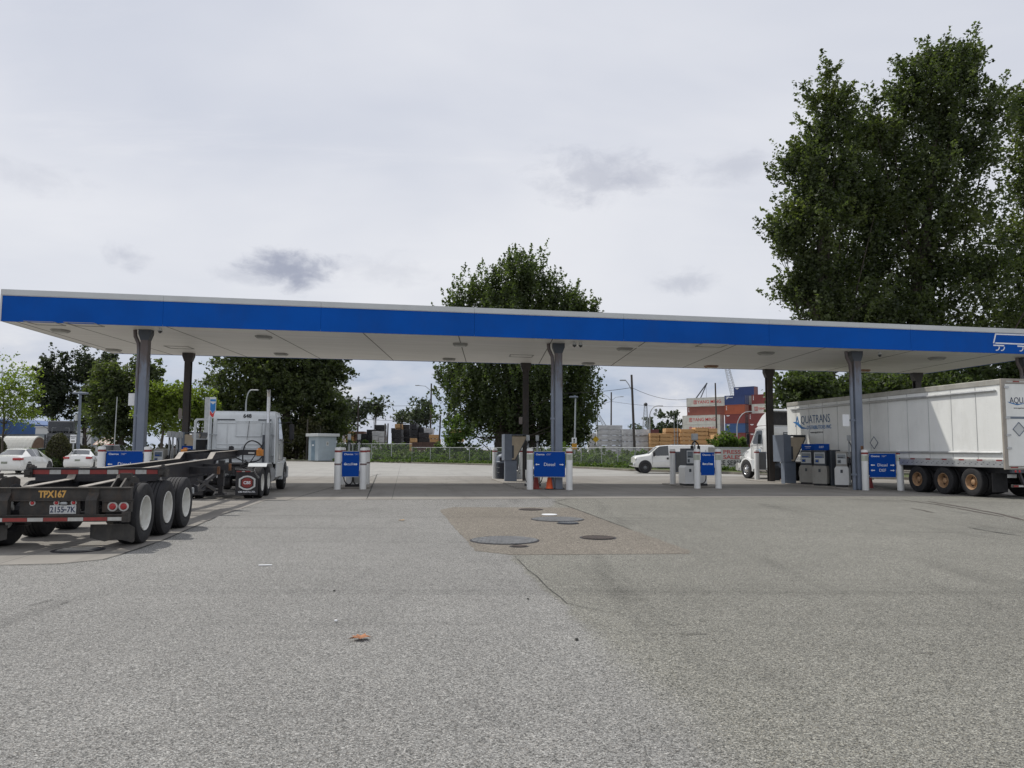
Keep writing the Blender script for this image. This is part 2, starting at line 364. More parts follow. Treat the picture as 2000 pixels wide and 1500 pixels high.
    m_leafy = leaf('young_leaves', (.10, .135, .03), (.19, .235, .05), (.24, .27, .06), .45)
    m_leaft = leaf('cedar_leaves', (.035, .040, .016), (.085, .085, .030), (.09, .075, .03), .15)
    m_leafc = leaf('dark_feathery_leaves', (.022, .032, .022), (.058, .074, .040), (.07, .085, .04), .25)
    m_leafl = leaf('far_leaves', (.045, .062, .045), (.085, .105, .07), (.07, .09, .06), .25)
    m_bram = leaf('bramble_leaves', (.055, .090, .028), (.120, .175, .050), (.11, .13, .05), .35)
    m, b = newmat('chain_link'); b.inputs['Base Color'].default_value = (.30, .32, .32, 1); b.inputs['Roughness'].default_value = .5
    tr_ = N('ShaderNodeBsdfTransparent'); mx = N('ShaderNodeMixShader'); mx.inputs[0].default_value = .86; LK(b.outputs[0], mx.inputs[1]); LK(tr_.outputs[0], mx.inputs[2])
    LK(mx.outputs[0], nt.nodes['Material Output'].inputs[0]); m_mesh = m
CA = R(8.0)     # direction of the canopy and islands on the ground
m_fn()
for _m in ('fascia_blue', 'sign_blue'): bpy.data.materials[_m].node_tree.nodes['Principled BSDF'].inputs['Specular IOR Level'].default_value = .12
UX = Vector((cos(CA), sin(CA), 0)); VY = Vector((-sin(CA), cos(CA), 0))
def text(s, size, mat, parent, loc, rot=(R(90), 0, 0), name='lettering', bold=0., sx=1., align='CENTER', depth=.002):
    c = bpy.data.curves.new('t', 'FONT'); c.body = s; c.size = size; c.align_x = align; c.align_y = 'CENTER'; c.extrude = depth; c.offset = bold; c.resolution_u = 3
    o = bpy.data.objects.new('t', c); me = bpy.data.meshes.new_from_object(o); bpy.data.objects.remove(o); bpy.data.curves.remove(c)
    me.name = name; me.materials.clear(); me.materials.append(mat)
    o = bpy.data.objects.new(name, me); COL.objects.link(o)
    if parent is not None: o.parent = parent
    o.location = loc; o.rotation_euler = rot; o.scale = (sx, 1, 1)
    return o
# ================================================================ ground
def sheet(name, pts, z, mat, label=None):
    from mathutils.geometry import tessellate_polygon
    vs = [Vector((p[0], p[1], z)) for p in pts]; ar = sum(vs[i].x*vs[(i+1) % len(vs)].y-vs[(i+1) % len(vs)].x*vs[i].y for i in range(len(vs)))
    m = mb(); m.add(vs, [tuple(t) for t in tessellate_polygon([vs])])
    o = m.build(name, mat, fix=False)
    import bmesh
    bm = bmesh.new(); bm.from_mesh(o.data)
    for f in bm.faces:
        f.normal_update()
        if f.normal.z < 0: f.normal_flip()
    bm.to_mesh(o.data); bm.free()
    return tag(o, kind='structure')
def jag(pts, amp, step=.5, seed=1):
    r = random.Random(seed); o = []
    for i, p in enumerate(pts):
        q = pts[(i+1) % len(pts)]; L = math.hypot(q[0]-p[0], q[1]-p[1]); n = max(1, min(40, int(L/step)))
        for k in range(n):
            t = k/n; o.append((p[0]+(q[0]-p[0])*t+(r.uniform(-amp, amp) if k else 0), p[1]+(q[1]-p[1])*t+(r.uniform(-amp, amp) if k else 0)))
    return o
sheet('ground', [(-900, -60), (900, -60), (900, 1500), (-900, 1500)], -.02, m_dirt)
curb_px = [(-700, 896), (380, 900), (500, 900.5), (600, 901), (720, 902.5), (864, 906.5), (1000, 910), (1150, 915.5), (1230, 920), (1414, 925.5), (1600, 932), (2000, 944), (2500, 965)]
curb = [G(a, b) for a, b in curb_px]; curb[0] = Vector((-120, 112, 0))
sheet('asphalt', [(-140, -30), (60, -30), (90, 30)]+[(p.x, p.y) for p in reversed(curb)], -.0085, m_asph)
s0, s1 = G(900, 974.5), G(900, 930)
u2 = Vector((cos(R(8.5)), sin(R(8.5)), 0))
a, b_ = s0-u2*75, s0+u2*45; c_, d_ = s1+u2*60, s1-u2*80
sheet('concrete_slab', [(p.x, p.y) for p in (a, b_, c_, d_)], -.004, m_conc)
pale = [s1-u2*80, s1+u2*60]+[p+Vector((0, -.2, 0)) for p in reversed(curb)]
sheet('concrete_road', [(p.x, p.y) for p in pale[:2]]+[(p.x, p.y) for p in reversed(curb[1:-1])]+[(-100, 95)], -.0065, m_conc2)
lp = [G(*p) for p in ((-500, 1110), (-150, 1106), (0, 1103), (120, 1100), (200, 1092), (235, 1082), (315, 1055), (420, 1010), (520, 977))]
ll = s0-u2*6.3
sheet('concrete_slab', [(p.x, p.y) for p in lp]+[(ll.x+.2, ll.y+.1), (ll.x-60, ll.y-9), (-60, 10)], -.0025, m_conc)
tp = [G(*p) for p in ((858, 996), (885, 990), (1116, 991), (1200, 1022), (1350, 1076), (1345, 1081), (1160, 1082), (997, 1083), (963, 1079), (927, 1075), (916, 1061))]
sheet('aggregate_patch', jag([(p.x, p.y) for p in tp], .02, .18, 5), -.0045, m_tan)
# crack lines and skid marks: thin sheets of their own colour
m_crack = pm('crack_fill', (.045, .045, .04), .9, var=.3)
m_skid = pm('tyre_skid', (.085, .07, .06), .9, var=.5, scale=9)
def strip(name, pix, wd, mat, z=.001, seed=2, amp=.012):
    r = random.Random(seed); P = [G(*p) for p in pix]; L = []; Rr = []
    Q = []
    for i in range(len(P)-1):
        n = max(1, int((P[i+1]-P[i]).length/.25))
        Q += [P[i].lerp(P[i+1], k/n) for k in range(n)]
    Q.append(P[-1])
    for i, p in enumerate(Q):
        d = (Q[min(i+1, len(Q)-1)]-Q[max(0, i-1)]).normalized(); nn = Vector((-d.y, d.x, 0)); t = i/max(1, len(Q)-1)
        ww = wd*(.4+.6*min(1, 6*t, 6*(1-t)))*r.uniform(.5, 1.2)/2; off = nn*r.uniform(-amp, amp)
        L.append(p+off+nn*ww); Rr.append(p+off-nn*ww)
    m = mb(); n = len(Q); m.add([(v.x, v.y, z) for v in L+Rr], [(i, i+1, n+i+1, n+i) for i in range(n-1)])
    o = m.build(name, mat, fix=False)
    if o.data.polygons[0].normal.z < 0: o.data.flip_normals()
    return tag(o, kind='structure')
strip('crack', ((1005, 1086), (1030, 1111), (1047, 1125), (1081, 1156), (1106, 1177), (1180, 1193), (1220, 1200)), .013, m_crack)
strip('crack', ((1078, 978), (1086, 981), (1116, 991), (1200, 1022), (1235, 1035)), .03, m_crack, seed=4)
strip('crack', ((1078, 981), (1108, 974)), .03, m_crack, seed=5)
strip('crack', ((0, 1104), (120, 1101), (200, 1093), (235, 1083), (315, 1056), (420, 1011)), .03, m_crack, seed=7)
strip('joint', ((556, 978), (745, 925)), .05, m_crack, seed=8); strip('joint', ((716, 975), (737, 925)), .06, m_crack, seed=9)
strip('skid_mark', ((1812, 979), (1880, 990), (1950, 1003), (2010, 1018)), .12, m_skid, seed=10)
strip('skid_mark', ((1760, 976), (1830, 985), (1900, 998), (1960, 1009)), .09, m_skid, seed=11)
strip('skid_mark', ((1778, 992), (1800, 996), (1826, 1002)), .07, m_skid, seed=12)
strip('skid_mark', ((1890, 1030), (1950, 1040), (2000, 1047)), .05, m_crack, seed=13)
strip('skid_mark', ((1650, 975), (1720, 977), (1765, 978)), .1, m_skid, seed=14)
for q in ((60, 1182, 108, 1170), (115, 1180, 133, 1174), (1365, 1209, 1380, 1213), (720, 1000, 750, 1000), (1500, 1018, 1530, 1018), (1570, 1015, 1590, 1018), (1677, 986, 1690, 988), (1640, 982, 1652, 984), (1330, 1237, 1380, 1238), (1790, 1275, 1830, 1276), (1570, 1168, 1590, 1172), (470, 990, 520, 992), (985, 1000, 1010, 998), (1210, 1003, 1260, 1007)):
    strip('stain', (q[:2], q[2:]), .035, m_crack, seed=int(q[0]), amp=.02)
for i, (x, y, r_) in enumerate(((653, 1154, .018), (1031, 1170, .015), (1126, 1249, .02))):
    m = mb(); g = G(x, y); m.lathe([(.0, r_), (.01, r_*.7), (.014, 0.001)], 'z', g, 7)
    tag(m.build('pebble', m_crack), 'small dark pebble on the asphalt, '+('left of the centre', 'near the crack', 'below the end of the crack')[i], 'pebble')
# kerb + verge
m = mb()
for i in range(len(curb)-1):
    p, q = curb[i], curb[i+1]; d = (q-p).normalized(); nn = Vector((-d.y, d.x, 0))
    m.add([p, q, q+nn*.25, p+nn*.25]+[v+Vector((0, 0, .14)) for v in (p, q, q+nn*.25, p+nn*.25)], [(4, 5, 6, 7), (0, 1, 5, 4), (2, 3, 7, 6)])
tag(m.build('kerb', pm('kerb_concrete', (.22, .20, .17), .9, var=.2, scale=1, dirt=.6, dcol=(.1, .09, .06))), kind='structure')
def off(pts, d):
    o = []
    for i, p in enumerate(pts):
        t = (pts[min(i+1, len(pts)-1)]-pts[max(i-1, 0)]).normalized(); o.append(p+Vector((-t.y, t.x, 0))*d)
    return o
cb = off(curb, .26); cf = off(curb, 9)
m = mb()
for i in range(len(curb)-1): m.add([(cb[i].x, cb[i].y, .125), (cb[i+1].x, cb[i+1].y, .125), (cf[i+1].x, cf[i+1].y, .12), (cf[i].x, cf[i].y, .12)], [(0, 1, 2, 3)])
tag(m.build('grass_verge', m_grass), kind='structure')
m = mb(); m.box((-300, 190, -.5), (400, 520, 1.25)); tag(m.build('yard_ground', m_dirt), kind='structure')
# manhole covers
def cover(px_, py_, r, mat, label, name='manhole_cover', slots=0, rim=True, z=.003):
    g = G(px_, py_); t = thing(name, label, 'manhole cover', g, 0, 'covers in the ground')
    m = mb(); m.lathe([(0, r), (z+.008, r), (z+.010, r-.025), (z+.004, r-.03), (z+.004, .001)] if rim else [(0, r), (z+.006, r-.004), (z+.006, .001)], 'z', (0, 0, 0), 40)
    m.build('plate' if rim else 'disc', mat, t)
    if rim:
        q = mb(); q.lathe([(-.004, r+.035), (.001+z*.3, r+.034), (.0015+z*.3, r+.001)], 'z', (0, 0, 0), 40, cap0=False); q.build('frame_ring', m_black, t)
    if slots:
        s = mb(); k = int(2*r/slots)
        for i in range(k):
            x = -r+slots*(i+.5); h = math.sqrt(max(0, (r-.05)**2-x*x))
            if h > .03: s.box((x-slots*.22, -h, z+.004), (x+slots*.22, h, z+.010))
        s.build('tread_ribs', m_coveru if mat is m_coveru else m_iron, t)
    return t
cover(985.6, 1055, .60, m_iron, 'large round grey ribbed steel cover nearest the camera in the tan patch', slots=.07)
cover(1089, 1014, .60, m_iron, 'large round grey steel cover in the far half of the tan patch', slots=.07)
cover(1168, 1050, .31, m_coveru, 'dark brown round cover at the right of the tan patch', slots=.06)
cover(1037, 995, .31, m_coveru, 'dark brown round cover at the far edge of the tan patch', slots=.06)
cover(1109, 1022, .22, m_greyd, 'small dark blue-grey cover overlapping the front of the far large cover', slots=.05, z=.012)
cover(1073, 1005, .20, m_ink, 'small bright white round cap behind the far large cover', rim=False)
cover(1013.6, 1066.7, .13, m_coveru, 'smallest brown round cap just in front of the near large cover')
cover(153, 1074, .36, m_black, 'black slotted drain cover on the concrete under the chassis trailer', slots=.055)
# litter
def leafobj(px_, py_, s, mat, label):
    g = G(px_, py_); m = mb(); n = 9
    out_ = [(.0, -.5), (.16, -.28), (.34, -.3), (.28, -.08), (.46, .08), (.22, .14), (.2, .36), (.05, .28), (0, .55), (-.07, .27), (-.24, .33), (-.2, .12), (-.42, .05), (-.26, -.1), (-.3, -.32), (-.14, -.27)]
    vs = [(0, 0, .05)]+[(x, y, .012+.16*abs(x)+.10*abs(sin(5*y))) for x, y in out_]; m.add([(v[0]*s, v[1]*s, v[2]*s) for v in vs], [(0, i+1, (i+1) % len(out_)+1) for i in range(len(out_))])
    st = m.build('leaf', mat, loc=g); st.rotation_euler = (0, 0, 1.9); return tag(st, label, 'leaf')
leafobj(703, 1248, .19, pm('dry_leaf', (.30, .13, .06), .8, var=.4, scale=25), 'curled dry brown leaf lying on the asphalt in the foreground')
leafobj(785, 1017, .17, pm('yellow_leaf', (.42, .27, .12), .8, var=.2, scale=25), 'pale yellow flat leaf on the asphalt left of the tan patch')
m = mb(); g = G(518, 1104); m.box((-.09, -.02, 0), (.09, .03, .006)); o = m.build('paper_scrap', m_ink, loc=g); o.rotation_euler = (0, 0, .1); tag(o, 'thin white paper scrap on the asphalt right of the chassis trailer', 'paper')
m = mb(); m.box((-.012, -.012, 0), (.012, .015, .01)); o = m.build('paper_scrap', m_ink, loc=G(656, 1213)); tag(o, 'tiny white speck of litter above the brown leaf', 'paper')

# ================================================================ canopy
HS, HF = 6.15, 1.16
SL = .018      # canopy tilted down to the right to place its shadow on the trailer
def S(px_, py_, z=HS):
    d = ray(px_, py_); t = (z-CH)/(d.z+SL*d.x); return Vector((d.x*t, d.y*t, z))
FL = S(0, 627); FM = S(1000, 660.5); FR0 = S(1990, 691); BL = S(222, 691); BR = S(1806, 730.5)
ud = (FR0-FL).normalized(); er = (S(1992, 703.5)-BR); 
# intersection of the right edge with the front edge
def isect(p, d, q, e_):
    k = d.x*e_.y-d.y*e_.x; t = ((q.x-p.x)*e_.y-(q.y-p.y)*e_.x)/k; return p+d*t
FR = isect(FL, ud, BR, er)
ang = math.atan2(ud.y, ud.x); vd = Vector((-ud.y, ud.x, 0))
can = thing('canopy', 'long flat blue and white fuel station canopy on steel columns', 'canopy', ((FL+FR)/2).to_tuple()[:2]+(0,), 0)
C0 = Vector((can.location.x, can.location.y, 0))
def cw(m, name, mat, smooth=False, parent=can):
    m.v = [tuple(Vector(v)-C0) for v in m.v]; return m.build(name, mat, parent, smooth)
def L3(p, z): return (p.x, p.y, z-SL*p.x-max(0, (z-HS)/HF)*.0045*p.x)
quad = [FL, FR, BR, BL]; cen = sum(quad, Vector((0, 0, 0)))/4
m = mb(); ins = [p+(cen-p).normalized()*.04 for p in quad]
m.add([L3(p, HS+.012) for p in ins]+[L3(p, HS+.06) for p in ins], [(0, 1, 2, 3), (4, 5, 6, 7), (0, 1, 5, 4), (1, 2, 6, 5), (2, 3, 7, 6), (3, 0, 4, 7)])
cw(m, 'soffit', m_soffit)
m = mb(); m.add([L3(p, HS+HF-.12) for p in ins]+[L3(p, HS+HF-.06) for p in ins], [(0, 1, 2, 3), (4, 5, 6, 7), (0, 1, 5, 4), (1, 2, 6, 5), (2, 3, 7, 6), (3, 0, 4, 7)])
cw(m, 'roof_deck', m_fwhite)
def fas(p, q, z0, z1, th, o_):
    d = (q-p).normalized(); nn = Vector((d.y, -d.x, 0))
    return [L3(v, z) for z in (z0, z1) for v in (p+nn*o_-d*o_, q+nn*o_+d*o_, q-nn*th+d*o_, p-nn*th-d*o_)]
FQ = [(0, 1, 2, 3), (4, 5, 6, 7), (0, 1, 5, 4), (1, 2, 6, 5), (2, 3, 7, 6), (3, 0, 4, 7)]
for nm, (p, q) in (('front', (FL, FR)), ('right', (FR, BR)), ('back', (BR, BL)), ('left', (BL, FL))):
    d = (q-p).normalized(); n_ = int((q-p).length/6.1)+1
    mbl, mwh = mb(), mb()
    for k in range(n_):
        a = p+d*(k*6.1+.004); b = p+d*min((k+1)*6.1-.004, (q-p).length)
        if (b-a).length < .1: continue
        blue = nm != 'left'
        nn = Vector((d.y, -d.x, 0))
        def seg(mm, z0, z1, o_, th): mm.add([L3(v, z) for z in (z0, z1) for v in (a+nn*o_, b+nn*o_, b-nn*th, a-nn*th)], FQ)
        seg(mbl, HS, HS+HF-.2, 0, .06); seg(mwh, HS+HF-.2, HS+HF, .035, .12); seg(mwh, HS+HF-.225, HS+HF-.2, .018, .05)
    if nm == 'left': cw(mbl, 'fascia_panel', m_fwhite)
    else: cw(mbl, 'fascia_panel', m_fascia)
    cw(mwh, 'fascia_trim', m_fwhite)
# white corner trim, left
m = mb(); m.add([L3(v, z) for z in (HS, HS+HF-.2) for v in (FL-vd*.02-ud*.03, FL-vd*.02+ud*.04, FL+vd*.05+ud*.04, FL+vd*.05-ud*.03)], FQ); cw(m, 'corner_trim', m_fwhite)
# soffit seams
m_seam = pm('seam_shadow_gap', (.10, .095, .085), .8)
seam = mb(); k = 0
fu = lambda p: (p-FL).dot(ud)
L_f = (FR-FL).length; L_b = (BR-BL).length
s_start = fu(S(1078, 664)); 
for i in range(-6, 12):
    sF = s_start+i*3.82
    if sF < .3 or sF > L_f-.3: continue
    p = FL+ud*sF+vd*.07; q = BL+(BR-BL)*(((sF-fu(BL))/(L_b))) if True else None
    t = ((FL+ud*sF)-BL).dot((BR-BL).normalized())/L_b
    if t < 0.005 or t > .995: continue
    q = BL+(BR-BL)*t-vd*.07
    seam.bar(L3(p, HS+.010), L3(q, HS+.010), .035, .008)
p = FL+ud*.55+vd*.1; q = BL+(BR-BL).normalized()*.55-vd*.1; seam.bar(L3(p, HS+.010), L3(q, HS+.010), .035, .008)
cw(seam, 'soffit_seam', m_seam)
pale_ = mb(); a = S(1112, 674); b = S(1400, 684); pale_.bar(L3(a, HS+.008), L3(b, HS+.008), .35, .008, (0, 0, 1)); cw(pale_, 'soffit_patch', pm('new_panel', (.74, .74, .73), .4, var=.03))
pale_ = mb(); a = S(592, 658.5); b = S(694, 662.5); pale_.bar(L3(a, HS+.008), L3(b, HS+.008), .22, .008, (0, 0, 1)); cw(pale_, 'soffit_patch', bpy.data.materials['new_panel'])
for a in ((88, 632), (165, 634), (1018, 695.5), (1390, 675), (350, 679)):
    g = S(*a); m = mb()
    for dx, dy, lx, ly in ((0, -.45, .55, .03), (0, .45, .55, .03), (-.55, 0, .03, .45), (.55, 0, .03, .45)):
        c = g+ud*dx+vd*dy; m.add([L3(c+ud*sx_*lx+vd*sy_*ly, z) for z in (HS-.004, HS+.012) for sx_, sy_ in ((-1, -1), (1, -1), (1, 1), (-1, 1))], FQ)
    cw(m, 'access_hatch', m_fixt)
for a in ((515, 657.5), (549, 691), (222, 683), (118, 645), (899, 672), (877, 701), (1220, 681), (1149, 709.5), (1496, 689), (1389, 715), (1830, 699), (1685, 723)):
    g = S(*a); rust = a[0] in (1389, 1685)
    m = mb(); fr = []
    def oct_(r, z): return [L3(g+ud*r*sx_+vd*r*sy_, z) for sx_, sy_ in ((-.6, -1), (.6, -1), (1, -.6), (1, .6), (.6, 1), (-.6, 1), (-1, .6), (-1, -.6))]
    m.add(oct_(.32, HS+.012)+oct_(.32, HS-.03)+oct_(.25, HS-.09), [tuple(range(8))]+[(i, (i+1) % 8, 8+(i+1) % 8, 8+i) for i in range(8)]+[(8+i, 8+(i+1) % 8, 16+(i+1) % 8, 16+i) for i in range(8)]+[tuple(range(16, 24))])
    f_ = cw(m, 'canopy_light', pm('rusty_fixture', (.28, .16, .09), .6, dirt=.4) if rust else m_fixt)
    m = mb(); m.add(oct_(.21, HS-.089)+oct_(.13, HS-.115), [(i, (i+1) % 8, 8+(i+1) % 8, 8+i) for i in range(8)]+[tuple(range(8, 16))]); cw(m, 'lens', m_lens, parent=f_)
for a in ((313, 641.5), (1122, 669), (1134, 669.5), (1718, 688)):
    g = S(*a); m = mb(); m.lathe([(.02, .06), (-.06, .07), (-.1, .09)], 'z', L3(g, HS), 14); b = cw(m, 'security_camera', m_fwhite, True)
    m = mb(); m.lathe([(-.1, .085), (-.15, .075), (-.19, .04), (-.2, .001)], 'z', L3(g, HS), 14); cw(m, 'dome', m_glass, True, b)
# columns
def column(px_, py_, rear=False, base=None, sign=None, label=None):
    g = S(px_, py_); loc = Vector((g.x, g.y, 0)); rz = ang; HS = globals()['HS']-SL*g.x
    m = mb(); m.T = Matrix.Translation(loc) @ Matrix.Rotation(rz, 4, 'Z'); w_ = .15
    mat = m_colr if rear else m_col
    if rear:
        m.box((-.15, -.15, 0), (.15, -.125, HS)); m.box((-.15, .125, 0), (.15, .15, HS)); m.box((-.012, -.124, 0), (.012, .124, HS)); m.box((-.13, -.124, 0), (.13, -.115, HS))
    else:
        m.box((-.05, -.16, 0), (.25, .16, HS), .012)
    p = cw(m, 'column', mat)
    m = mb(); m.T = Matrix.Translation(loc) @ Matrix.Rotation(rz, 4, 'Z')
    lo, hi2 = (-.05, .25) if not rear else (-.17, .17)
    m.prism([(lo-.003, HS-.42), (hi2+.003, HS-.42), (hi2+.10, HS-.16), (hi2+.10, HS+.01), (lo-.10, HS+.01), (lo-.10, HS-.16)], -.165, .165, 'y')
    cw(m, 'haunch', m_greyd if not rear else m_colr, parent=p)
    if not rear:
        m = mb(); m.T = Matrix.Translation(loc) @ Matrix.Rotation(rz, 4, 'Z')
        m.tube([(-.33, -.03, HS), (-.31, -.03, HS-.25), (-.17, -.03, HS-.55), (-.15, -.03, HS-.8), (-.15, -.03, .0)], .075, 10); m.box((-.24, -.11, 2.9), (-.06, .05, 2.98)); m.box((-.24, -.11, .6), (-.06, .05, .68))
        cw(m, 'downpipe', m_col, True, p)
        m = mb(); m.T = Matrix.Translation(loc) @ Matrix.Rotation(rz, 4, 'Z')
        m.box((-.13, -.25, 0), (.33, .25, .02)); 
        for x in (-.09, .29):
            for y in (-.2, .2): m.lathe([(.02, .02), (.06, .02)], 'z', (x, y, 0), 6)
        cw(m, 'base_plate', m_greyd, parent=p)
    if sign:
        m = mb(); m.T = Matrix.Translation(loc) @ Matrix.Rotation(rz, 4, 'Z'); x0, x1, z0, z1, yy, mt = sign
        m.box((x0, yy-.012, z0), (x1, yy, z1), .004); cw(m, 'notice_board', mt, parent=p)
    return p
c = column(281, 645, sign=(-.52, -.26, 3.35, 3.85, .1, m_ink))
c = column(1086, 671.5)
c = column(1666, 687, sign=(-.62, -.32, 2.68, 3.18, -.1, m_ink))
m = mb(); m.T = Matrix.Translation((S(1666, 687).x, S(1666, 687).y, 0)) @ Matrix.Rotation(ang, 4, 'Z'); m.box((.10, -.166, 1.0), (.22, -.157, 1.85)); cw(m, 'rust_patch', m_rustl, parent=c)
c = column(1999, 699)
m_sg = pm('dull_sign_back', (.27, .24, .22), .6, var=.1)
c = column(369, 690, True, sign=(-.36, -.18, 3.1, 3.62, -.1, m_sg))
c = column(1027, 710, True, sign=(-.36, -.18, 2.95, 3.32, -.1, m_sg))
c = column(1501, 722, True); c = column(1790, 729, True)
# truck outline mark on the fascia
def FP_(px_, py_):   # pixel on the fascia plane
    d = ray(px_, py_); nrm = vd; t = (FL.x*nrm.x+FL.y*nrm.y)/(d.x*nrm.x+d.y*nrm.y); return Vector((d.x*t, d.y*t, CH+d.z*t))
m = mb()
def fl_(a, b, wd=.055): 
    A, B = FP_(*a)-vd*.004, FP_(*b)-vd*.004; m.bar(A, B, .006, wd, up=(0, 0, 1)) if abs((B-A).normalized().z) < .9 else m.bar(A, B, wd, .006, up=vd)
fl_((1944, 652.5), (2030, 655.5)); fl_((1944.5, 652), (1940.5, 670.5)); fl_((1944, 670), (2030, 673.5)); fl_((1940, 674.3), (1961, 675.2)); fl_((1987, 676), (2008, 677))
for cx_, cy_ in ((1946.5, 678.5), (1956.5, 679), (1993, 680), (2003, 680.5)):
    pts = [(cx_+5*cos(t), cy_+5.6*sin(t)) for t in np.linspace(-.3, 1.9, 7)]
    for i in range(6): fl_(pts[i], pts[i+1], .04)
cw(m, 'truck_emblem', m_ink)

# ================================================================ forecourt furniture
def XY(px_, Y): return Vector(((px_-1000)/FP*Y, Y, 0))
def bollard(loc, label, band2=False, sticker=False):
    t = thing('bollard', label, 'bollard', loc, CA, 'white bollards at the pump islands')
    h = 1.70; m = mb(); m.lathe([(0, .135), (h-.05, .135), (h-.015, .12), (h, .07), (h+.004, .001)], 'z', (0, 0, 0), 24); m.build('post', m_white, t, True)
    m = mb(); m.lathe([(h-.20, .137), (h-.12, .137)], 'z', (0, 0, 0), 24); m.f = m.f[:24]; m.m = m.m[:24]; m.build('red_band', m_redtape, t, True)
    if band2: m = mb(); m.lathe([(.98, .137), (1.05, .137)], 'z', (0, 0, 0), 24); m.f = m.f[:24]; m.m = m.m[:24]; m.build('dark_band', pm('faded_band', (.18, .13, .13), .6, var=.3), t, True)
    if sticker:
        m = mb(); m.lathe([(1.22, .137), (1.46, .137)], 'z', (0, 0, 0), 24); m.f = m.f[:24]; m.m = m.m[:24]; m.build('wrap_label', pm('pale_green_label', (.50, .54, .45), .5, var=.08, scale=12), t, True)
        m = mb()
        for k in range(5): m.box((-.06, -.142, 1.25+k*.04), (.04, -.1372, 1.262+k*.04))
        m.build('label_lines', m_fixt, t)
    return t
def arrow(m, x, z, s=1, sc=1.):
    a, y0, y1 = .028*sc, -.022, -.016
    m.prism([(x-s*.085*sc, z), (x-s*.02*sc, z+.045*sc), (x-s*.02*sc, z+.018*sc), (x+s*.085*sc, z+.018*sc), (x+s*.085*sc, z-.018*sc), (x-s*.02*sc, z-.018*sc), (x-s*.02*sc, z-.045*sc)], y0, y1, 'y')
def board(p0, p1, z0, z1, lines, label, front=True, inset=.16, tsize=.17, header=True):
    p0, p1 = Vector(p0), Vector(p1); c = (p0+p1)/2; d = p1-p0; W = d.length-2*inset; rz = math.atan2(d.y, d.x)
    t = thing('directional_sign', label, 'sign', (c.x, c.y, 0), rz, 'blue signs between bollards')
    m = mb(); m.box((-W/2, -.012, z0), (W/2, .012, z1), .006); m.build('panel', m_blue, t)
    if not front:
        m = mb(); m.box((-W/2+.01, -.02, z0+.01), (W/2-.01, -.0125, z1-.01)); m.build('panel_back', pm('sign_back_grey', (.13, .135, .14), .6, var=.12), t)
    m = mb()
    for x in (-W/2, W/2):
        for z in (z0+.05, z1-.05): m.box((x-.05 if x < 0 else x-.01, -.02, z-.025), (x+.01 if x < 0 else x+.05, .02, z+.025))
    m.bar((-W/2, 0, z0-.012), (W/2, 0, z0-.012), .03, .02); m.bar((-W/2, 0, z1+.012), (W/2, 0, z1+.012), .03, .02)
    m.build('mounting_bracket', m_galv, t)
    if front:
        if header:
            text('Chevron', .10, m_ink, t, (-W/2+.08, -.016, z1-.11), align='LEFT', bold=.002); text('Commercial\nCardlock', .038, m_ink, t, (-W/2+.52 if W > .9 else -W/2+.50, -.016, z1-.105), align='LEFT')
        m = mb()
        for i, (s, z) in enumerate(lines):
            text(s, tsize*1.12, m_ink, t, (0, -.016, z), bold=.0)
            arrow(m, -W/2+.14, z, 1, 1 if W > .9 else .9); arrow(m, W/2-.14, z, -1, 1 if W > .9 else .9)
        m.build('arrow', m_ink, t)
    return t
sA = [G(658.6, 956), G(708.5, 955.5)]; sAr = [G(668, 948), G(716, 947.5)]
for i, (p, l) in enumerate(zip(sA+sAr, ('front left', 'front right', 'rear left', 'rear right'))): bollard(p, 'white double-banded bollard, %s of the four round the left Satellite sign' % l, band2=True)
board(sA[0], sA[1], .52, 1.53, [('Satellite', 1.02)], 'tall blue Satellite sign between double-banded bollards, in front of the grey shed', inset=.165, tsize=.14)
sB = [G(1035, 956), G(1112, 957)]; 
for i, p in enumerate(sB): bollard(p, 'white bollard with pale label at the %s end of the middle Diesel sign' % ('left', 'right')[i], sticker=True)
board(sB[0], sB[1], .53, 1.55, [('Diesel', 1.03)], 'wide blue Diesel sign in front of the middle canopy column and orange cones', inset=.17)
sBr = [G(966.3, 936), G(1018, 936.5)]
for i, p in enumerate(sBr): bollard(p, ('white bollard beside the dark bin behind the middle island', 'white bollard behind the grey terminal shelter of the middle island')[i])
board(sBr[0], sBr[1], .53, 1.5, [], 'grey back of a sign behind the bin of the middle island', front=False)
sD = [G(1362, 954), G(1403.5, 954)]
for i, p in enumerate(sD): bollard(p, 'white bollard with pale label at the %s of the right Satellite sign' % ('left', 'right')[i], sticker=True)
board(sD[0], sD[1], .57, 1.55, [('Satellite', 1.05)], 'narrow blue Satellite sign beside the dispenser, in front of the white pickup', inset=.165, tsize=.13)
sDr = [G(1314.3, 947), G(1352, 947)]
for i, p in enumerate(sDr): bollard(p, ('greyish weathered bollard left of the right Satellite dispenser', 'bollard hidden behind the right Satellite dispenser')[i])
board(sDr[0], sDr[1], .62, 1.55, [], 'grey sign back left of the right Satellite dispenser, in front of the pickup', front=False, inset=.14)
sC = [G(1691, 957.5), G(1759.5, 958)]
for i, p in enumerate(sC): bollard(p, 'white bollard with pale label %s of the Diesel DEF sign' % ('left', 'right')[i], sticker=True)
board(sC[0], sC[1], .55, 1.53, [('Diesel', 1.05), ('DEF', .83)], 'wide blue sign reading Diesel and DEF beside the white box trailer', inset=.17, tsize=.15)
sCr = [G(1479, 938), G(1502, 938.5)]
bollard(sCr[0], 'cream weathered bollard in front of the white day-cab tractor')
m = mb(); m.box((-.05, -.05, 0), (.05, .05, 1.62)); m.box((-.12, -.1, 0), (.12, .1, .03)); o = m.build('sign_post', m_fwhite, loc=sCr[1]); tag(o, 'slim square pale post holding the grey sign back in front of the white tractor', 'post')
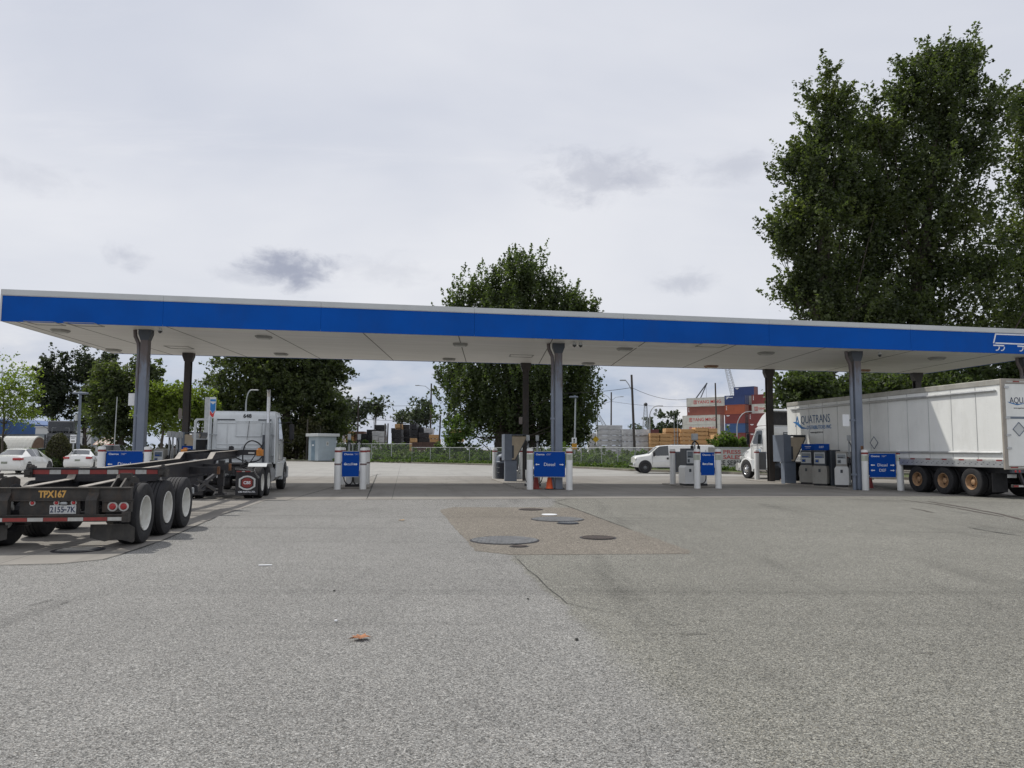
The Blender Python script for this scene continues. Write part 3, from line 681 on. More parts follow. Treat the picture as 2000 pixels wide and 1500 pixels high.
board(sCr[0], sCr[1], .6, 1.55, [], 'grey sign back between the cream bollard and a slim post', front=False, inset=.12)
gA = G(195, 960.5); gA2 = gA+(UX*((G(290, 958)-gA).length*.98))
for i, p in enumerate((gA, gA2)): bollard(p, 'white bollard %s of the Diesel sign behind the chassis trailer' % ('left', 'right')[i])
board(gA, gA2, .55, 1.52, [('Diesel', 1.03)], 'wide blue Diesel sign partly hidden by the red and white taped chassis beam', inset=.17)
# pump islands: low concrete bases
def island(p, q, half, label):
    c = (p+q)/2; L = (q-p).length/2
    m = mb(); n = 10; po = [(-half+.2*(1-cos(t)) if 0 else half*cos(t), L+half*.5*sin(t)) for t in np.linspace(0, pi, n)]+[(half*cos(t), -L+half*.5*sin(t)) for t in np.linspace(pi, 2*pi, n)]
    m.prism(po, 0, .04, 'z'); o = m.build('pump_island', pm('island_concrete', (.30, .28, .25), .85, dirt=.4) if 'island_concrete' not in bpy.data.materials else bpy.data.materials['island_concrete'], loc=(c.x, c.y, 0)); o.rotation_euler = (0, 0, CA)
    return tag(o, kind='structure')
island((sA[0]+sA[1])/2+VY*1.0, (sAr[0]+sAr[1])/2, .75, ''); island((sB[0]+sB[1])/2+VY*1.0, (sBr[0]+sBr[1])/2, 1.05, '')
island((sD[0]+sD[1])/2+VY*1.0, (sDr[0]+sDr[1])/2+VY*.6, .75, ''); island((sC[0]+sC[1])/2+VY*1.0, G(1490, 938), 1.1, ''); island((gA+gA2)/2+VY*1.0, (gA+gA2)/2+VY*10, 1.1, '')
def hose(m, pts, r=.022): 
    P = [Vector(p) for p in pts]; Q = []
    for i in range(len(P)-1):
        p0, p1, p2, p3 = P[max(i-1, 0)], P[i], P[i+1], P[min(i+2, len(P)-1)]
        for k in range(5):
            t = k/5; Q.append(.5*((2*p1)+(p2-p0)*t+(2*p0-5*p1+4*p2-p3)*t*t+(3*p1-p0-3*p2+p3)*t**3))
    Q.append(P[-1]); m.tube(Q, r, 7)
def mast(t, x, y, h=2.3):
    m = mb(); m.box((x-.035, y-.035, 0.1), (x+.035, y+.035, h-.15)); m.box((x-.07, y-.05, h-.25), (x+.07, y+.05, h), .01); m.build('hose_mast', m_galv, t)
def satellite(loc, label, two=True):
    t = thing('satellite_dispenser', label, 'fuel dispenser', loc, CA, 'satellite dispensers')
    m = mb(); m.box((-.30, -.22, 0), (.36, .22, .14)); m.build('plinth', m_black, t)
    m = mb(); m.box((-.28, -.2, .14), (.34, .2, .75), .015); m.build('cabinet', m_white, t)
    m = mb(); m.box((-.02, -.206, .2), (.33, -.2005, .72)); m.build('grey_door', m_fixt, t)
    mast(t, -.18, 0, 2.28); mast(t, .24, 0, 2.28)
    m = mb(); hose(m, [(-.18, -.07, 2.02), (-.27, -.1, 1.7), (-.30, -.18, 1.2), (-.36, -.27, .7), (-.33, -.3, .32), (-.15, -.32, .14), (0, -.3, .28), (.0, -.26, .8)])
    hose(m, [(.24, -.07, 2.02), (.38, -.1, 1.75), (.44, -.16, 1.3), (.43, -.27, .7), (.38, -.3, .3), (.2, -.33, .14), (.06, -.3, .28), (.02, -.26, .8)])
    hose(m, [(-.17, -.07, 2.0), (-.1, -.1, 1.7), (-.1, -.16, 1.2)]); hose(m, [(.23, -.07, 2.0), (.08, -.1, 1.75), (-.02, -.15, 1.2)])
    m.build('hose', m_rubber, t, True); return t
sat = satellite((sA[0]+sA[1])/2+VY*1.5, 'white satellite dispenser with two hose masts behind the left Satellite sign')
dup(sat, (sB[0]+sB[1])/2+VY*2.3-UX*.35, CA, 'satellite dispenser with twin hose masts behind the middle Diesel sign')
def dispenser(loc, label, body=m_white, top=m_greyd, topper=None, tall=1.72, name='fuel_dispenser', hoses=True, W=.26, D=.5, face='blue'):
    t = thing(name, label, 'fuel dispenser', loc, CA, 'fuel dispensers')
    m = mb(); m.box((-W+.04, -D+.04, 0), (W-.04, D-.04, .13)); m.build('plinth', m_black, t)
    m = mb(); m.prism([(-W, .13), (W, .13), (W, .85), (W-.05, .95), (-W+.07, .95), (-W, .85)], -D, D, 'y'); m.build('lower_cabinet', body, t)
    m = mb(); m.box((-W+.07, -D+.02, .952), (W-.05, D-.02, tall), .02); m.build('upper_cabinet', top, t)
    m = mb(); m.box((-W+.10, -D+.002, 1.05), (W-.08, -D+.018, tall-.1), .006); s_ = m.build('display_bezel', m_fwhite, t)
    m = mb(); m.box((-W+.13, -D-.004, 1.30), (W-.11, -D+.0015, tall-.14)); m.box((-W+.13, -D-.004, 1.09), (-.01, -D+.0015, 1.25)); m.build('display', m_glassl, s_)
    m = mb(); m.box((-W+.15, -D-.007, 1.33), (W-.2, -D-.0045, 1.37)); m.box((-W+.17, -D-.007, 1.12), (-.05, -D-.0045, 1.20)); m.build('label_strip', m_blue if face == 'blue' else m_inkb, s_)
    m = mb(); m.box((-.05, -D-.006, .66), (.05, -D-.0005, .80)); m.build('door_lock', m_greyd, t)
    if topper is not None:
        m = mb(); m.box((-W+.02, -.06, tall+.002), (W+.02, .06, tall+.30), .01); p = m.build('topper_sign', m_blue, t)
        if topper: text(topper, .13, m_ink, p, (.02, -.064, tall+.15))
        else: 
            m = mb(); m.box((-.14, -.066, tall+.17), (.16, -.0605, tall+.19)); m.box((-.1, -.066, tall+.10), (.12, -.0605, tall+.115)); m.build('caption', m_ink, p)
    if hoses:
        m = mb(); m.bar((W+.04, D-.12, .13), (W+.04, D-.12, 2.15), .06); m.bar((W+.04, -.1, 1.0), (W+.04, -.1, 2.12), .06); m.box((W-.04, D-.2, 2.1), (W+.12, D-.05, 2.34), .01); m.box((W-.04, -.18, 2.1), (W+.12, -.03, 2.34), .01); m.build('hose_mast', m_galv, t)
        m = mb(); hose(m, [(W+.05, -.14, 2.05), (W+.14, -.25, 1.8), (W+.13, -.35, 1.2), (W+.12, -.42, .6), (W+.16, -.40, .2), (W+.3, -.2, .12), (W+.34, 0, .4), (W+.06, .0, 1.1)]); m.build('hose', m_rubber, t, True)
        m = mb(); m.box((W, -.25, 1.0), (W+.07, -.15, 1.35), .01); m.box((W+.0, -.05, 1.0), (W+.07, .05, 1.35), .01); m.build('nozzle', m_black, t)
    return t
gD = G(1347, 950.5)
dD = dispenser(gD+VY*.3, 'white and grey satellite dispenser left of the narrow Satellite sign', hoses=False, W=.25, D=.4, face='k')
m = mb(); m.bar((.34, -.1, .13), (.34, -.1, 2.2), .07); m.box((.22, -.2, 2.1), (.48, .0, 2.40), .015); m.build('hose_mast', m_galv, dD)
m = mb()
for s_ in (-1, 1): hose(m, [(.34, -.14, 2.05), (.34+s_*.12, -.18, 1.95), (.34+s_*.17, -.2, 1.72), (.34+s_*.16, -.2, 1.56)], .03); m.box((.34+s_*.16-.06, -.24, 1.50), (.34+s_*.16+.06, -.14, 1.84), .02)
hose(m, [(.24, -.3, 1.5), (.2, -.42, .9), (.2, -.45, .4), (.38, -.5, .16), (.62, -.5, .2), (.72, -.45, .45), (.68, -.4, 1.0)]); m.build('hose', m_rubber, dD, True)
m = mb(); m.box((.45, -.3, 0), (.85, .3, .13)); m.build('plinth', m_black, dD)
m = mb(); m.box((.47, -.28, .13), (.83, .28, .62), .01); m.build('side_cabinet', m_white, dD)
gC1, gC2, gC3 = G(1583, 942), G(1609, 945), G(1647, 950)
m_beige = pm('dispenser_beige', (.33, .32, .29), .5, var=.06, dirt=.2)
dispenser(XY(1577, 36.8), 'beige dispenser with blank blue topper, leftmost of the three right island dispensers', m_beige, m_greyd, '', 1.66, W=.33, D=.34, hoses=False).rotation_euler = (0, 0, R(-42))
dispenser(XY(1603, 35.4), 'beige dispenser with blue DEF topper, second of the three right island dispensers', m_beige, m_greyd, 'DEF', 1.66, W=.33, D=.34, hoses=False).rotation_euler = (0, 0, R(-42))
dispenser(XY(1641, 34.2), 'white fuel dispenser with black hoses nearest the right canopy column', m_white, m_beige, None, 1.62, W=.29, D=.34, face='k').rotation_euler = (0, 0, R(-25))
# bulky dark cabinet between
m = mb(); m.box((-.25, -.35, 0), (.25, .35, 1.68), .03); o = m.build('pump_cabinet', m_greyd, loc=XY(1622, 35.4)); o.rotation_euler = (0, 0, CA); tag(o, 'tall dark grey pump cabinet between the DEF dispenser and the white dispenser', 'cabinet')
# payment terminal shelters
def shelter(loc, label, wd=1.0):
    t = thing('payment_terminal', label, 'payment terminal', loc, CA, 'payment terminal shelters')
    m = mb(); m.box((-.30, -.16, 0), (.30, .22, 1.08), .01); m.build('pedestal', m_grey, t)
    m = mb(); m.box((-.34, -.22, 1.085), (-.31, .9, 2.42)); m.box((-.31, -.22, 1.085), (.04, .3, 2.42)); m.build('cabinet', m_grey, t)
    m = mb(); m.prism([(.04, 1.09), (.22, 1.09), (.78, 2.18), (.78, 2.30), (.04, 2.30)], -.20, -.17, 'y'); m.build('side_panel', pm('shelter_inside', (.50, .42, .31), .7, dirt=.2, dcol=(.25, .2, .14)) if 'shelter_inside' not in bpy.data.materials else bpy.data.materials['shelter_inside'], t)
    m = mb(); m.prism([(.04, 1.09), (.22, 1.09), (.24, 1.13), (.82, 2.22), (.82, 2.42), (.04, 2.42), (.04, 2.36), (.78, 2.36), (.78, 2.24), (.2, 1.13), (.04, 1.13)], -.24, .92, 'y')
    m.f = m.f; hood = m.build('hood', m_greyd, t)
    m = mb(); m.box((.042, -.215, 1.2), (.14, -.201, 1.85)); m.build('keypad', m_greyd, t)
    return t
k1 = shelter(G(997, 941), 'grey payment terminal shelter beside the black bin at the middle island')
k2 = dup(k1, XY(1538, 37.9), CA, 'grey payment terminal shelter at the right island in front of the white tractor')
k3 = dup(k1, (gA+gA2)/2+VY*8.2-UX*.1, CA, 'grey payment terminal shelter at the left island in front of the bright green tree')
# bins
def bin_(loc, label, mat=m_greyd, s=1.):
    t = thing('litter_bin', label, 'bin', loc, CA, 'litter bins')
    m = mb(); m.lathe([(0, .31), (.02, .33), (.35, .335), (.36, .345), (.38, .345), (.39, .335), (.62, .34), (.63, .35), (.65, .35), (.66, .34), (.9, .34)], 'z', (0, 0, 0), 24); m.build('barrel', mat, t, True)
    m = mb(); m.lathe([(.9, .36), (.97, .37), (1.0, .34), (1.22, .33), (1.34, .24), (1.40, .1), (1.41, .001)], 'z', (0, 0, 0), 24); m.build('lid', m_grey, t, True)
    m = mb(); m.box((-.2, -.345, 1.03), (.2, -.2, 1.2)); m.build('opening', m_black, t); t.scale = (s, s, s); return t
m_binb = pm('navy_bin', (.016, .022, .035), .55, var=.2, dirt=.2)
b1 = bin_(G(981.5, 936.5), 'black round litter bin with grey domed lid left of the middle terminal', m_binb)
dup(b1, G(1527, 937), CA, 'dark litter bin half hidden by the terminal at the right island').scale = (.85, .85, .75)
# cones
def cone(loc, label, s=1., mat=m_orange):
    t = thing('traffic_cone', label, 'traffic cone', loc, 0, 'orange traffic cones')
    m = mb(); m.box((-.2, -.2, 0), (.2, .2, .035), .01); m.build('base', m_black if mat is m_orange else m_redtape, t)
    m = mb(); m.lathe([(.035, .17), (.06, .145), (.69, .045), (.71, .03)], 'z', (0, 0, 0), 20); m.build('cone_body', mat, t, True); t.scale = (s, s, s); return t
cone(G(1073, 955.6), 'bright orange traffic cone under the middle Diesel sign, right one')
cone(G(1047, 955), 'dull red traffic cone under the middle Diesel sign, beside the left bollard', 1., m_redtape)
cone(G(1519, 937.5), 'orange traffic cone between bins at the right island', .95)
cone(G(1701, 955), 'dark red cone behind the left bollard of the Diesel DEF sign', .8, m_redtape)
# extras at right island
t = thing('squeegee_station', 'dark squeegee and bin station with small blue sign at the right island', 'squeegee station', G(1511, 939.5), CA)
m = mb(); m.box((-.22, -.2, 0), (.28, .2, .62), .02); m.prism([(-.24, .62), (.3, .62), (.18, .82), (-.12, .82)], -.22, .22, 'y'); m.build('bin_body', m_greyd, t)
m = mb(); m.box((.0, -.03, .82), (.06, .03, 1.62)); m.build('post', m_black, t)
m = mb(); m.box((-.16, -.08, 1.33), (.36, -.04, 1.62), .01); p = m.build('sign', m_blue, t); m = mb(); m.box((-.1, -.086, 1.50), (.2, -.0805, 1.52)); m.box((-.1, -.086, 1.43), (.12, -.0805, 1.45)); m.build('caption', m_ink, p)
m = mb(); m.box((-.14, -.1, 1.0), (.3, .1, 1.28), .03); m.build('towel_box', m_black, t)
# middle island small stuff
t = thing('utility_box', 'small cream utility box at the foot of the rear middle column', 'utility box', G(1017, 936.5), CA)
m = mb(); m.box((-.14, -.12, 0), (.16, .12, .50), .015); m.build('housing', m_plate, t); m = mb(); m.box((-.16, -.13, .5), (.18, .13, .53)); m.build('lid', m_fixt, t); m = mb(); m.box((-.12, -.126, .32), (-.06, -.1205, .38)); m.build('latch', m_greyd, t)
t = thing('utility_box', 'small grey utility box between terminal and cream box', 'utility box', G(1007.5, 937), CA)
m = mb(); m.box((-.13, -.12, 0), (.13, .12, .42), .015); m.build('housing', m_galv, t); m = mb(); m.box((-.15, -.14, .42), (.15, .14, .47)); m.build('lid', m_fixt, t)
# left island dispensers (seen over the chassis)
cA = (gA+gA2)/2
dA = dispenser(cA+VY*2.6+UX*.55, 'grey fuel dispenser with tall hose masts at the left island, nearest', m_beige, m_beige, None, 1.62)
dA2 = dup(dA, cA+VY*4.4+UX*.35, CA, 'grey fuel dispenser with hose masts at the left island, second from the Diesel sign')
dA3 = dispenser(cA+VY*6.3+UX*.55, 'grey fuel dispenser with blue topper at the left island, third from the Diesel sign', m_beige, m_greyd, '', 1.45)
t = bin_(G(362, 948), 'black domed bin at the foot of the rear left column', m_binb, .95)
# fire hose / red reel on the rear left column
t = thing('extinguisher', 'red fire extinguisher hung in front of the rear left column', 'extinguisher', (S(349, 692).x, S(349, 692).y-.05, 1.15), CA)
m = mb(); m.lathe([(0, .085), (.03, .10), (.42, .10), (.50, .05), (.54, .03), (.56, .03)], 'z', (0, 0, 0), 16); m.build('cylinder', m_redtape, t, True)
m = mb(); m.box((-.03, -.12, .5), (.03, .03, .58)); hose(m, [(0, -.1, .56), (.12, -.12, .4), (.13, -.1, .1)], .015); m.build('valve', m_black, t)
# ================================================================ vehicles
def wheel(parent, c, r, w, rr, rmat, side=1, style='dish', rim=True, rib=True, name='wheel', lug=True, n=36):
    x0 = c[0]; h = w/2
    tread = []
    if rib:
        k = 4; tw = w-.07
        xs = [-tw/2+tw*i/(k+1) for i in range(1, k+1)]
        tread.append((-h+.03, r-.006))
        for x in xs: tread += [(x-.007, r), (x-.005, r-.018), (x+.005, r-.018), (x+.007, r)]
        tread.append((h-.03, r-.006))
    else: tread = [(-h+.03, r-.004), (0, r), (h-.03, r-.004)]
    prof = [(-h*.86, rr), (-h*.98, rr+.05), (-h, rr+(r-rr)*.5), (-h*.97, r-.05), (-h+.012, r-.02)]+tread+[(h-.012, r-.02), (h*.97, r-.05), (h, rr+(r-rr)*.5), (h*.98, rr+.05), (h*.86, rr), (h*.5, rr-.03), (-h*.5, rr-.03)]
    m = mb(); m.lathe(prof, 'x', c, n, closed=True); t = m.build(name, m_rubber, parent, True)
    if rim:
        s = side; m = mb(); z = .001
        if style == 'dish': pr = [(.46, 1.0), (.49, .98), (.47, .93), (.40, .90), (-.15, .86), (-.22, .80), (-.24, .45), (-.15, .40), (-.10, .36), (.20, .33), (.24, .22), (.26, z)]
        elif style == 'convex': pr = [(.46, 1.0), (.48, .97), (.44, .92), (.30, .87), (.33, .80), (.50, .55), (.47, .42), (.60, .36), (.66, .28), (.68, z)]
        else: pr = [(.44, 1.0), (.46, .96), (.40, .88), (.30, .80), (.36, .3), (.42, .2), (.42, z)]
        m.lathe([(s*a*w, b*rr) for a, b in pr], 'x', c, n, cap0=False)
        if lug:
            lr, lx = (.62, -.22) if style == 'dish' else (.50, .49) if style == 'convex' else (.35, .34)
            k = 10 if style != 'car' else 5
            for i in range(k):
                a = 2*pi*i/k; cc = (c[0]+s*lx*w, c[1]+cos(a)*rr*lr, c[2]+sin(a)*rr*lr); m.lathe([(0, .02), (s*.04, .015)], 'x', cc, 6)
            m.mi = 1; k = 5 if style == 'dish' else 10
            hr, hx = (.72, -.225) if style == 'dish' else (.70, .405) if style == 'convex' else (.60, .335)
            for i in range(k):
                a = 2*pi*(i+.5)/k; cc = (c[0]+s*hx*w, c[1]+cos(a)*rr*hr, c[2]+sin(a)*rr*hr); q = .055; m.lathe([(0, q), (s*.012, q*.9)], 'x', cc, 8)
        m.build('rim', [rmat, m_black], t, True)
    return t
def squircle(cx, cz, a, b, e=4, n=20):
    return [(cx+a*abs(cos(t))**(2/e)*(1 if cos(t) >= 0 else -1), cz+b*abs(sin(t))**(2/e)*(1 if sin(t) >= 0 else -1)) for t in np.linspace(0, 2*pi, n, endpoint=False)]
def tapes(m, x0, x1, y0, y1, z0, z1, redlen, whlen, first=0, along='x'):
    """alternating tape pieces into m with material 0 red, 1 white"""
    p = x0; k = first
    while p < x1-.01:
        L = redlen if k % 2 == 0 else whlen; q = min(p+L, x1); m.mi = k % 2
        if along == 'x': m.box((p, y0, z0), (q-.006, y1, z1))
        else: m.box((y0, p, z0), (y1, q-.006, z1))
        p = q; k += 1
    m.mi = 0

def tractor(loc, rz, label, paint=m_cabwhite, kind='rear', group=None, name='tractor_truck'):
    t = thing(name, label, 'truck', loc, rz, group)
    wd = 1.14
    # frame
    for s in (-1, 1):
        m = mb(); m.box((s*.39, -3.9, .78), (s*.47, 3.2, 1.03)); m.build('frame_rail', m_black, t)
    m = mb(); m.box((-.389, -3.7, .82), (.389, -3.6, .98)); m.build('crossmember', m_black, t)
    for y in (-2.1, -.9): m = mb(); m.box((-.389, y, .82), (.389, y+.2, .98)); m.build('crossmember', m_black, t)
    for y in (-1.85, -3.15):
        m = mb(); m.tube([(-.7, y, .52), (-.25, y, .52), (-.2, y, .52), (.2, y, .52), (.25, y, .52), (.7, y, .52)], [.09, .09, .2, .2, .09, .09], 12); m.build('rear_axle', m_black, t, True)
        for s in (-1, 1):
            wheel(t, (s*.78, y, .51), .51, .28, .28, m_rimw, s, rim=False); wheel(t, (s*1.09, y, .51), .51, .28, .285, m_rimw if kind != 'left' else m_chrome, s, 'dish')
    for s in (-1, 1): wheel(t, (s*1.05, 2.5, .51), .51, .30, .285, m_chrome if kind == 'left' else m_rimg, s, 'convex')
    m = mb(); m.tube([(-.9, 2.5, .5), (.9, 2.5, .5)], .07, 10); m.build('front_axle', m_black, t)
    # cab shell
    prof = [(0, 1.12), (0, 2.86), (.06, 2.98), (.2, 3.05), (1.25, 3.04), (1.42, 2.96), (1.95, 2.12), (2.05, 1.95), (2.05, 1.12)]
    # loft: shrink the roof in x
    def lofted(prof, wfun, name, mat, parent, smooth=True):
        m = mb(); n = len(prof); rings = [(-1, 0.), (-.985, .03), (.985, .03), (1, 0.)]
        vs = []
        cy = sum(p[0] for p in prof)/n; cz = sum(p[1] for p in prof)/n
        for sx_, ins in rings:
            for y, z in prof:
                k = 1-ins*0 if abs(sx_) < 1 else .975
                vs.append((sx_*wfun(y, z), cy+(y-cy)*k, cz+(z-cz)*k))
        fs = [tuple(range(n)), tuple(range(4*n-1, 3*n-1, -1))]
        for r_ in range(3): fs += [(r_*n+i, r_*n+(i+1) % n, (r_+1)*n+(i+1) % n, (r_+1)*n+i) for i in range(n)]
        m.add(vs, fs); return m.build(name, mat, parent, smooth)
    cabw = lambda y, z: 1.17-.06*max(0, (z-1.9))/1.1
    cab = lofted(prof, cabw, 'cab', paint, t)
    # side windows + door lines
    for s in (-1, 1):
        m = mb(); f = lambda y, z: (s*(cabw(y, z)+.004), y, z)
        pts = [(.78, 2.02), (.80, 2.72), (.86, 2.80), (1.30, 2.80), (1.40, 2.72), (1.78, 2.12), (1.72, 2.02)]
        m.add([f(*p) for p in pts]+[(f(*p)[0]-s*.01, p[0], p[1]) for p in pts], [tuple(range(7)), tuple(range(13, 6, -1))]+[(i, (i+1) % 7, 7+(i+1) % 7, 7+i) for i in range(7)])
        if not (kind == 'rear' and s < 0): 
            wv = m.build('door_window', m_glass, t)
            m = mb()
            for a, b in (((.72, 1.2), (.72, 2.85)), ((.72, 2.85), (1.36, 2.86)), ((1.36, 2.86), (1.88, 2.06)), ((1.88, 2.06), (1.88, 1.2)), ((.72, 1.2), (1.88, 1.2)), ((.72, 1.96), (1.88, 1.96))):
                m.bar(f(*a), f(*b), .012, .014, up=(1, 0, 0))
            m.build('door_gap', m_greyd, t); m = mb(); m.box((s*1.165, .8, 1.78), (s*1.19, .95, 1.82)); m.build('door_handle', m_chrome, t)
        else:
            m = mb(); m.box((s*1.165, .76, 1.25), (s*1.150, 1.84, 2.80)); m.build('door_opening', m_black, t)
    # windshield
    m = mb(); m.add([(-1.0, 1.47, 2.92), (1.0, 1.47, 2.92), (1.04, 1.96, 2.14), (-1.04, 1.96, 2.14)]+[(-1.0, 1.44, 2.9), (1.0, 1.44, 2.9), (1.04, 1.93, 2.12), (-1.04, 1.93, 2.12)], FQ); m.build('windshield', m_glass, t)
    # hood
    hp = []
    st = [(2.0, .98, 1.95), (2.5, .93, 1.86), (3.0, .88, 1.72), (3.35, .82, 1.52), (3.55, .74, 1.30)]
    m = mb(); vs = []
    for y, hw, z in st: vs += [(-hw, y, .95), (-hw*1.02, y, z-.35), (-hw*.92, y, z-.08), (-hw*.7, y, z), (hw*.7, y, z), (hw*.92, y, z-.08), (hw*1.02, y, z-.35), (hw, y, .95)]
    fs = [(i*8+k, i*8+k+1, (i+1)*8+k+1, (i+1)*8+k) for i in range(4) for k in range(7)]+[tuple(range(7, -1, -1)), tuple(32+k for k in range(8))]
    m.add(vs, fs); m.build('hood', paint, t, True)
    m = mb(); m.box((-.55, 3.56, .95), (.55, 3.60, 1.28)); m.build('grille', m_chrome, t)
    for s in (-1, 1):
        # fender arch
        m = mb(); vs = []; nA = 11
        for i, a in enumerate(np.linspace(R(-8), R(188), nA)):
            for rr_, x in ((.60, s*.80), (.60, s*1.20), (.70, s*1.18), (.72, s*.80)): vs.append((x, 2.5+rr_*cos(a)*1.05, .52+rr_*sin(a)))
        m.add(vs, [(i*4+k, i*4+(k+1) % 4, (i+1)*4+(k+1) % 4, (i+1)*4+k) for i in range(nA-1) for k in range(4)]+[(0, 1, 2, 3), tuple(4*(nA-1)+k for k in (3, 2, 1, 0))]); m.build('fender', paint, t, True)
        m = mb(); m.box((s*.80, 3.12, 1.10), (s*1.12, 3.36, 1.28), .04); m.build('headlight', m_lens, t)
        m = mb(); m.box((s*1.14, .15, .55), (s*1.19, 1.9, 1.12), .02); m.build('side_skirt', paint if kind != 'left' else m_cabwhite, t)
        # mirrors
        m = mb(); m.box((s*1.42, 1.62, 1.98), (s*1.62, 1.70, 2.62), .03); p = m.build('mirror', m_black, t)
        m = mb(); m.tube([(s*1.12, 1.75, 2.66), (s*1.52, 1.66, 2.70), (s*1.52, 1.66, 2.6)], .018, 6); m.tube([(s*1.12, 1.85, 1.9), (s*1.52, 1.66, 1.88), (s*1.52, 1.66, 2.0)], .018, 6); m.build('mirror_arm', m_black, p)
        m = mb(); m.tube([(s*.86, .25, .68), (s*.86, .28, .68), (s*.86, 1.62, .68), (s*.86, 1.65, .68)], [.02, .31, .31, .02], 20); k_ = m.build('fuel_tank', m_alu if kind != 'left' else m_chrome, t, True)
        m = mb()
        for y in (.5, 1.4): m.tube([(s*.86, y-.03, .68), (s*.86, y+.03, .68)], .318, 20)
        m.build('tank_strap', m_black, k_)
    m = mb(); m.prism([(3.45, .42), (3.68, .48), (3.70, .80), (3.60, .90), (3.42, .90)], -1.18, 1.18, 'x'); m.build('bumper', m_chrome if kind == 'left' else paint, t)
    m = mb(); m.prism([(1.38, 2.93), (1.72, 2.86), (1.74, 2.89), (1.40, 2.99)], -1.02, 1.02, 'x'); m.build('sun_visor', paint, t)
    # fifth wheel, mud flaps
    m = mb(); m.prism([(-.45, -2.9), (-.45, -2.2), (.45, -2.2), (.45, -2.9), (.12, -3.1), (.06, -2.6), (-.06, -2.6), (-.12, -3.1)], 1.08, 1.14, 'z'); m.box((-.4, -2.7, 1.032), (.4, -2.3, 1.079)); m.build('fifth_wheel', m_black, t)
    for s in (-1, 1):
        m = mb(); m.prism([(s*.50, .14), (s*1.20, .14), (s*1.20, .70), (s*1.06, .92), (s*.50, .98)], -3.93, -3.915, 'y'); f = m.build('mud_flap', m_black, t)
        m = mb(); m.bar((s*.48, -3.94, .985), (s*1.05, -3.94, .93), .03, .05); m.bar((s*1.05, -3.94, .93), (s*1.22, -3.94, .68), .03, .05); m.build('flap_hanger', m_chrome, f)
        if kind == 'rear' and s > 0:
            for a, b, mm in ((.26, .235, m_plate), (.205, .185, m_black), (.165, .16, m_redtape)):
                m = mb(); hx = [(.86+a*x, .53+b*z) for x, z in ((-1, -.55), (-.45, -.92), (0, -1), (.45, -.92), (1, -.55), (1, .55), (.45, .92), (0, 1), (-.45, .92), (-1, .55))]
                y = {.26: -3.934, .205: -3.938, .165: -3.942}[a]
                m.prism([(p[0], p[1]) for p in hx], y, -3.931, 'y'); m.build('flap_emblem', mm, f)
            text('CBS', .13, m_ink, f, (.86, -3.944, .53), bold=.004); text('CBS PARTS LTD.', .075, m_ink, f, (.86, -3.934, .235), bold=.002)
            m = mb(); tapes(m, .52, 1.03, -3.936, -3.932, .88, .915, .17, .1); m.build('reflective_tape', [m_redtape, m_whtape], f)
        m = mb(); m.box((s*.60, -2.25, 1.10), (s*1.22, -1.25, 1.13), .01); m.prism([(-1.25, 1.10), (-1.25, 1.13), (-1.0, .98), (-1.03, .95)], s*.60, s*1.22, 'x'); m.prism([(-2.25, 1.10), (-2.25, 1.13), (-2.45, 1.02), (-2.43, 1.0)], s*.60, s*1.22, 'x'); m.build('rear_fender', m_fwhite, t)
    # back wall details
    m = mb()
    for z in (1.22, 1.36, 1.50, 1.64, 1.78, 2.58): m.box((-.98, -.022, z), (.98, -.001, z+.03), .006)
    for x in (-.62, .72, -1.0, .98): m.box((x, -.020, 1.2), (x+.03, -.0012, 2.7), .006)
    m.build('back_wall_rib', paint, t)
    m = mb(); z0, z1, x0, x1 = 2.10, 2.66, -.30, .62
    for a, b in (((x0, z0), (x1, z0)), ((x1, z0), (x1, z1)), ((x1, z1), (x0, z1)), ((x0, z1), (x0, z0))): m.bar((a[0], -.02, a[1]), (b[0], -.02, b[1]), .025, .03, up=(0, 1, 0))
    m.box((x0+.01, -.014, z0+.01), (x1-.01, -.003, z1-.01)); m.build('rear_window', [paint if kind == 'rear' else m_glass], t)
    if kind in ('rear', 'dark'):
        if kind == 'rear':
            text('648', .20, m_inkb, t, (.1, -.012, 2.86), bold=.006)
            m = mb(); m.box((-.98, -.03, 2.70), (-.35, -.001, 2.74)); m.box((.5, -.03, 2.70), (.98, -.001, 2.74)); m.build('roof_gap', m_greyd, t)
            m = mb(); m.box((-.52, -.06, 1.52), (-.46, -.001, 1.72)); m.box((-.42, -.06, 1.52), (-.36, -.001, 1.70)); m.lathe([(-.05, .08), (-.001, .09)], 'y', (-.43, 0, 1.65), 12); m.build('air_coupling', m_black, t)
            m = mb(); m.lathe([(-.03, .09), (-.001, .09)], 'y', (.0, 0, 1.64), 16); m.build('round_hatch', m_galv, t)
            m = mb(); m.box((-.8, -.05, 1.28), (-.15, -.023, 1.33)); m.build('hose_shelf', m_fwhite, t)
            m = mb(); hose(m, [(.05, -.3, 1.02), (.04, -.32, 1.4), (.12, -.34, 1.78), (.36, -.36, 1.93), (.66, -.36, 1.78), (.76, -.34, 1.45), (.62, -.5, 1.2), (.4, -.9, 1.15)], .025); m.build('air_hose', m_black, t, True)
            m = mb(); m.tube([(.35, -.5, 1.15), (.98, -.25, 2.2)], .018, 6); m.build('support_rod', m_black, t)
            m = mb(); m.tube([(.18, -.04, 2.68), (.12, -.06, 1.95)], .008, 5); m.build('cable', m_black, t)
        for s in (-1, 1):
            m = mb(); m.prism([(s*1.17, 1.08), (s*1.195, 1.08), (s*1.195, 2.82), (s*1.17, 2.82)], -.38, .02, 'y'); m.box((s*1.165, -.42, 1.08), (s*1.20, -.38, 2.82)); e_ = m.build('side_extender', paint, t)
            m = mb(); m.bar((s*1.17, -.3, 2.15), (s*.98, -.01, 2.15), .03); m.bar((s*1.17, -.3, 1.35), (s*.98, -.01, 1.35), .03); m.build('bracket', m_galv, e_)
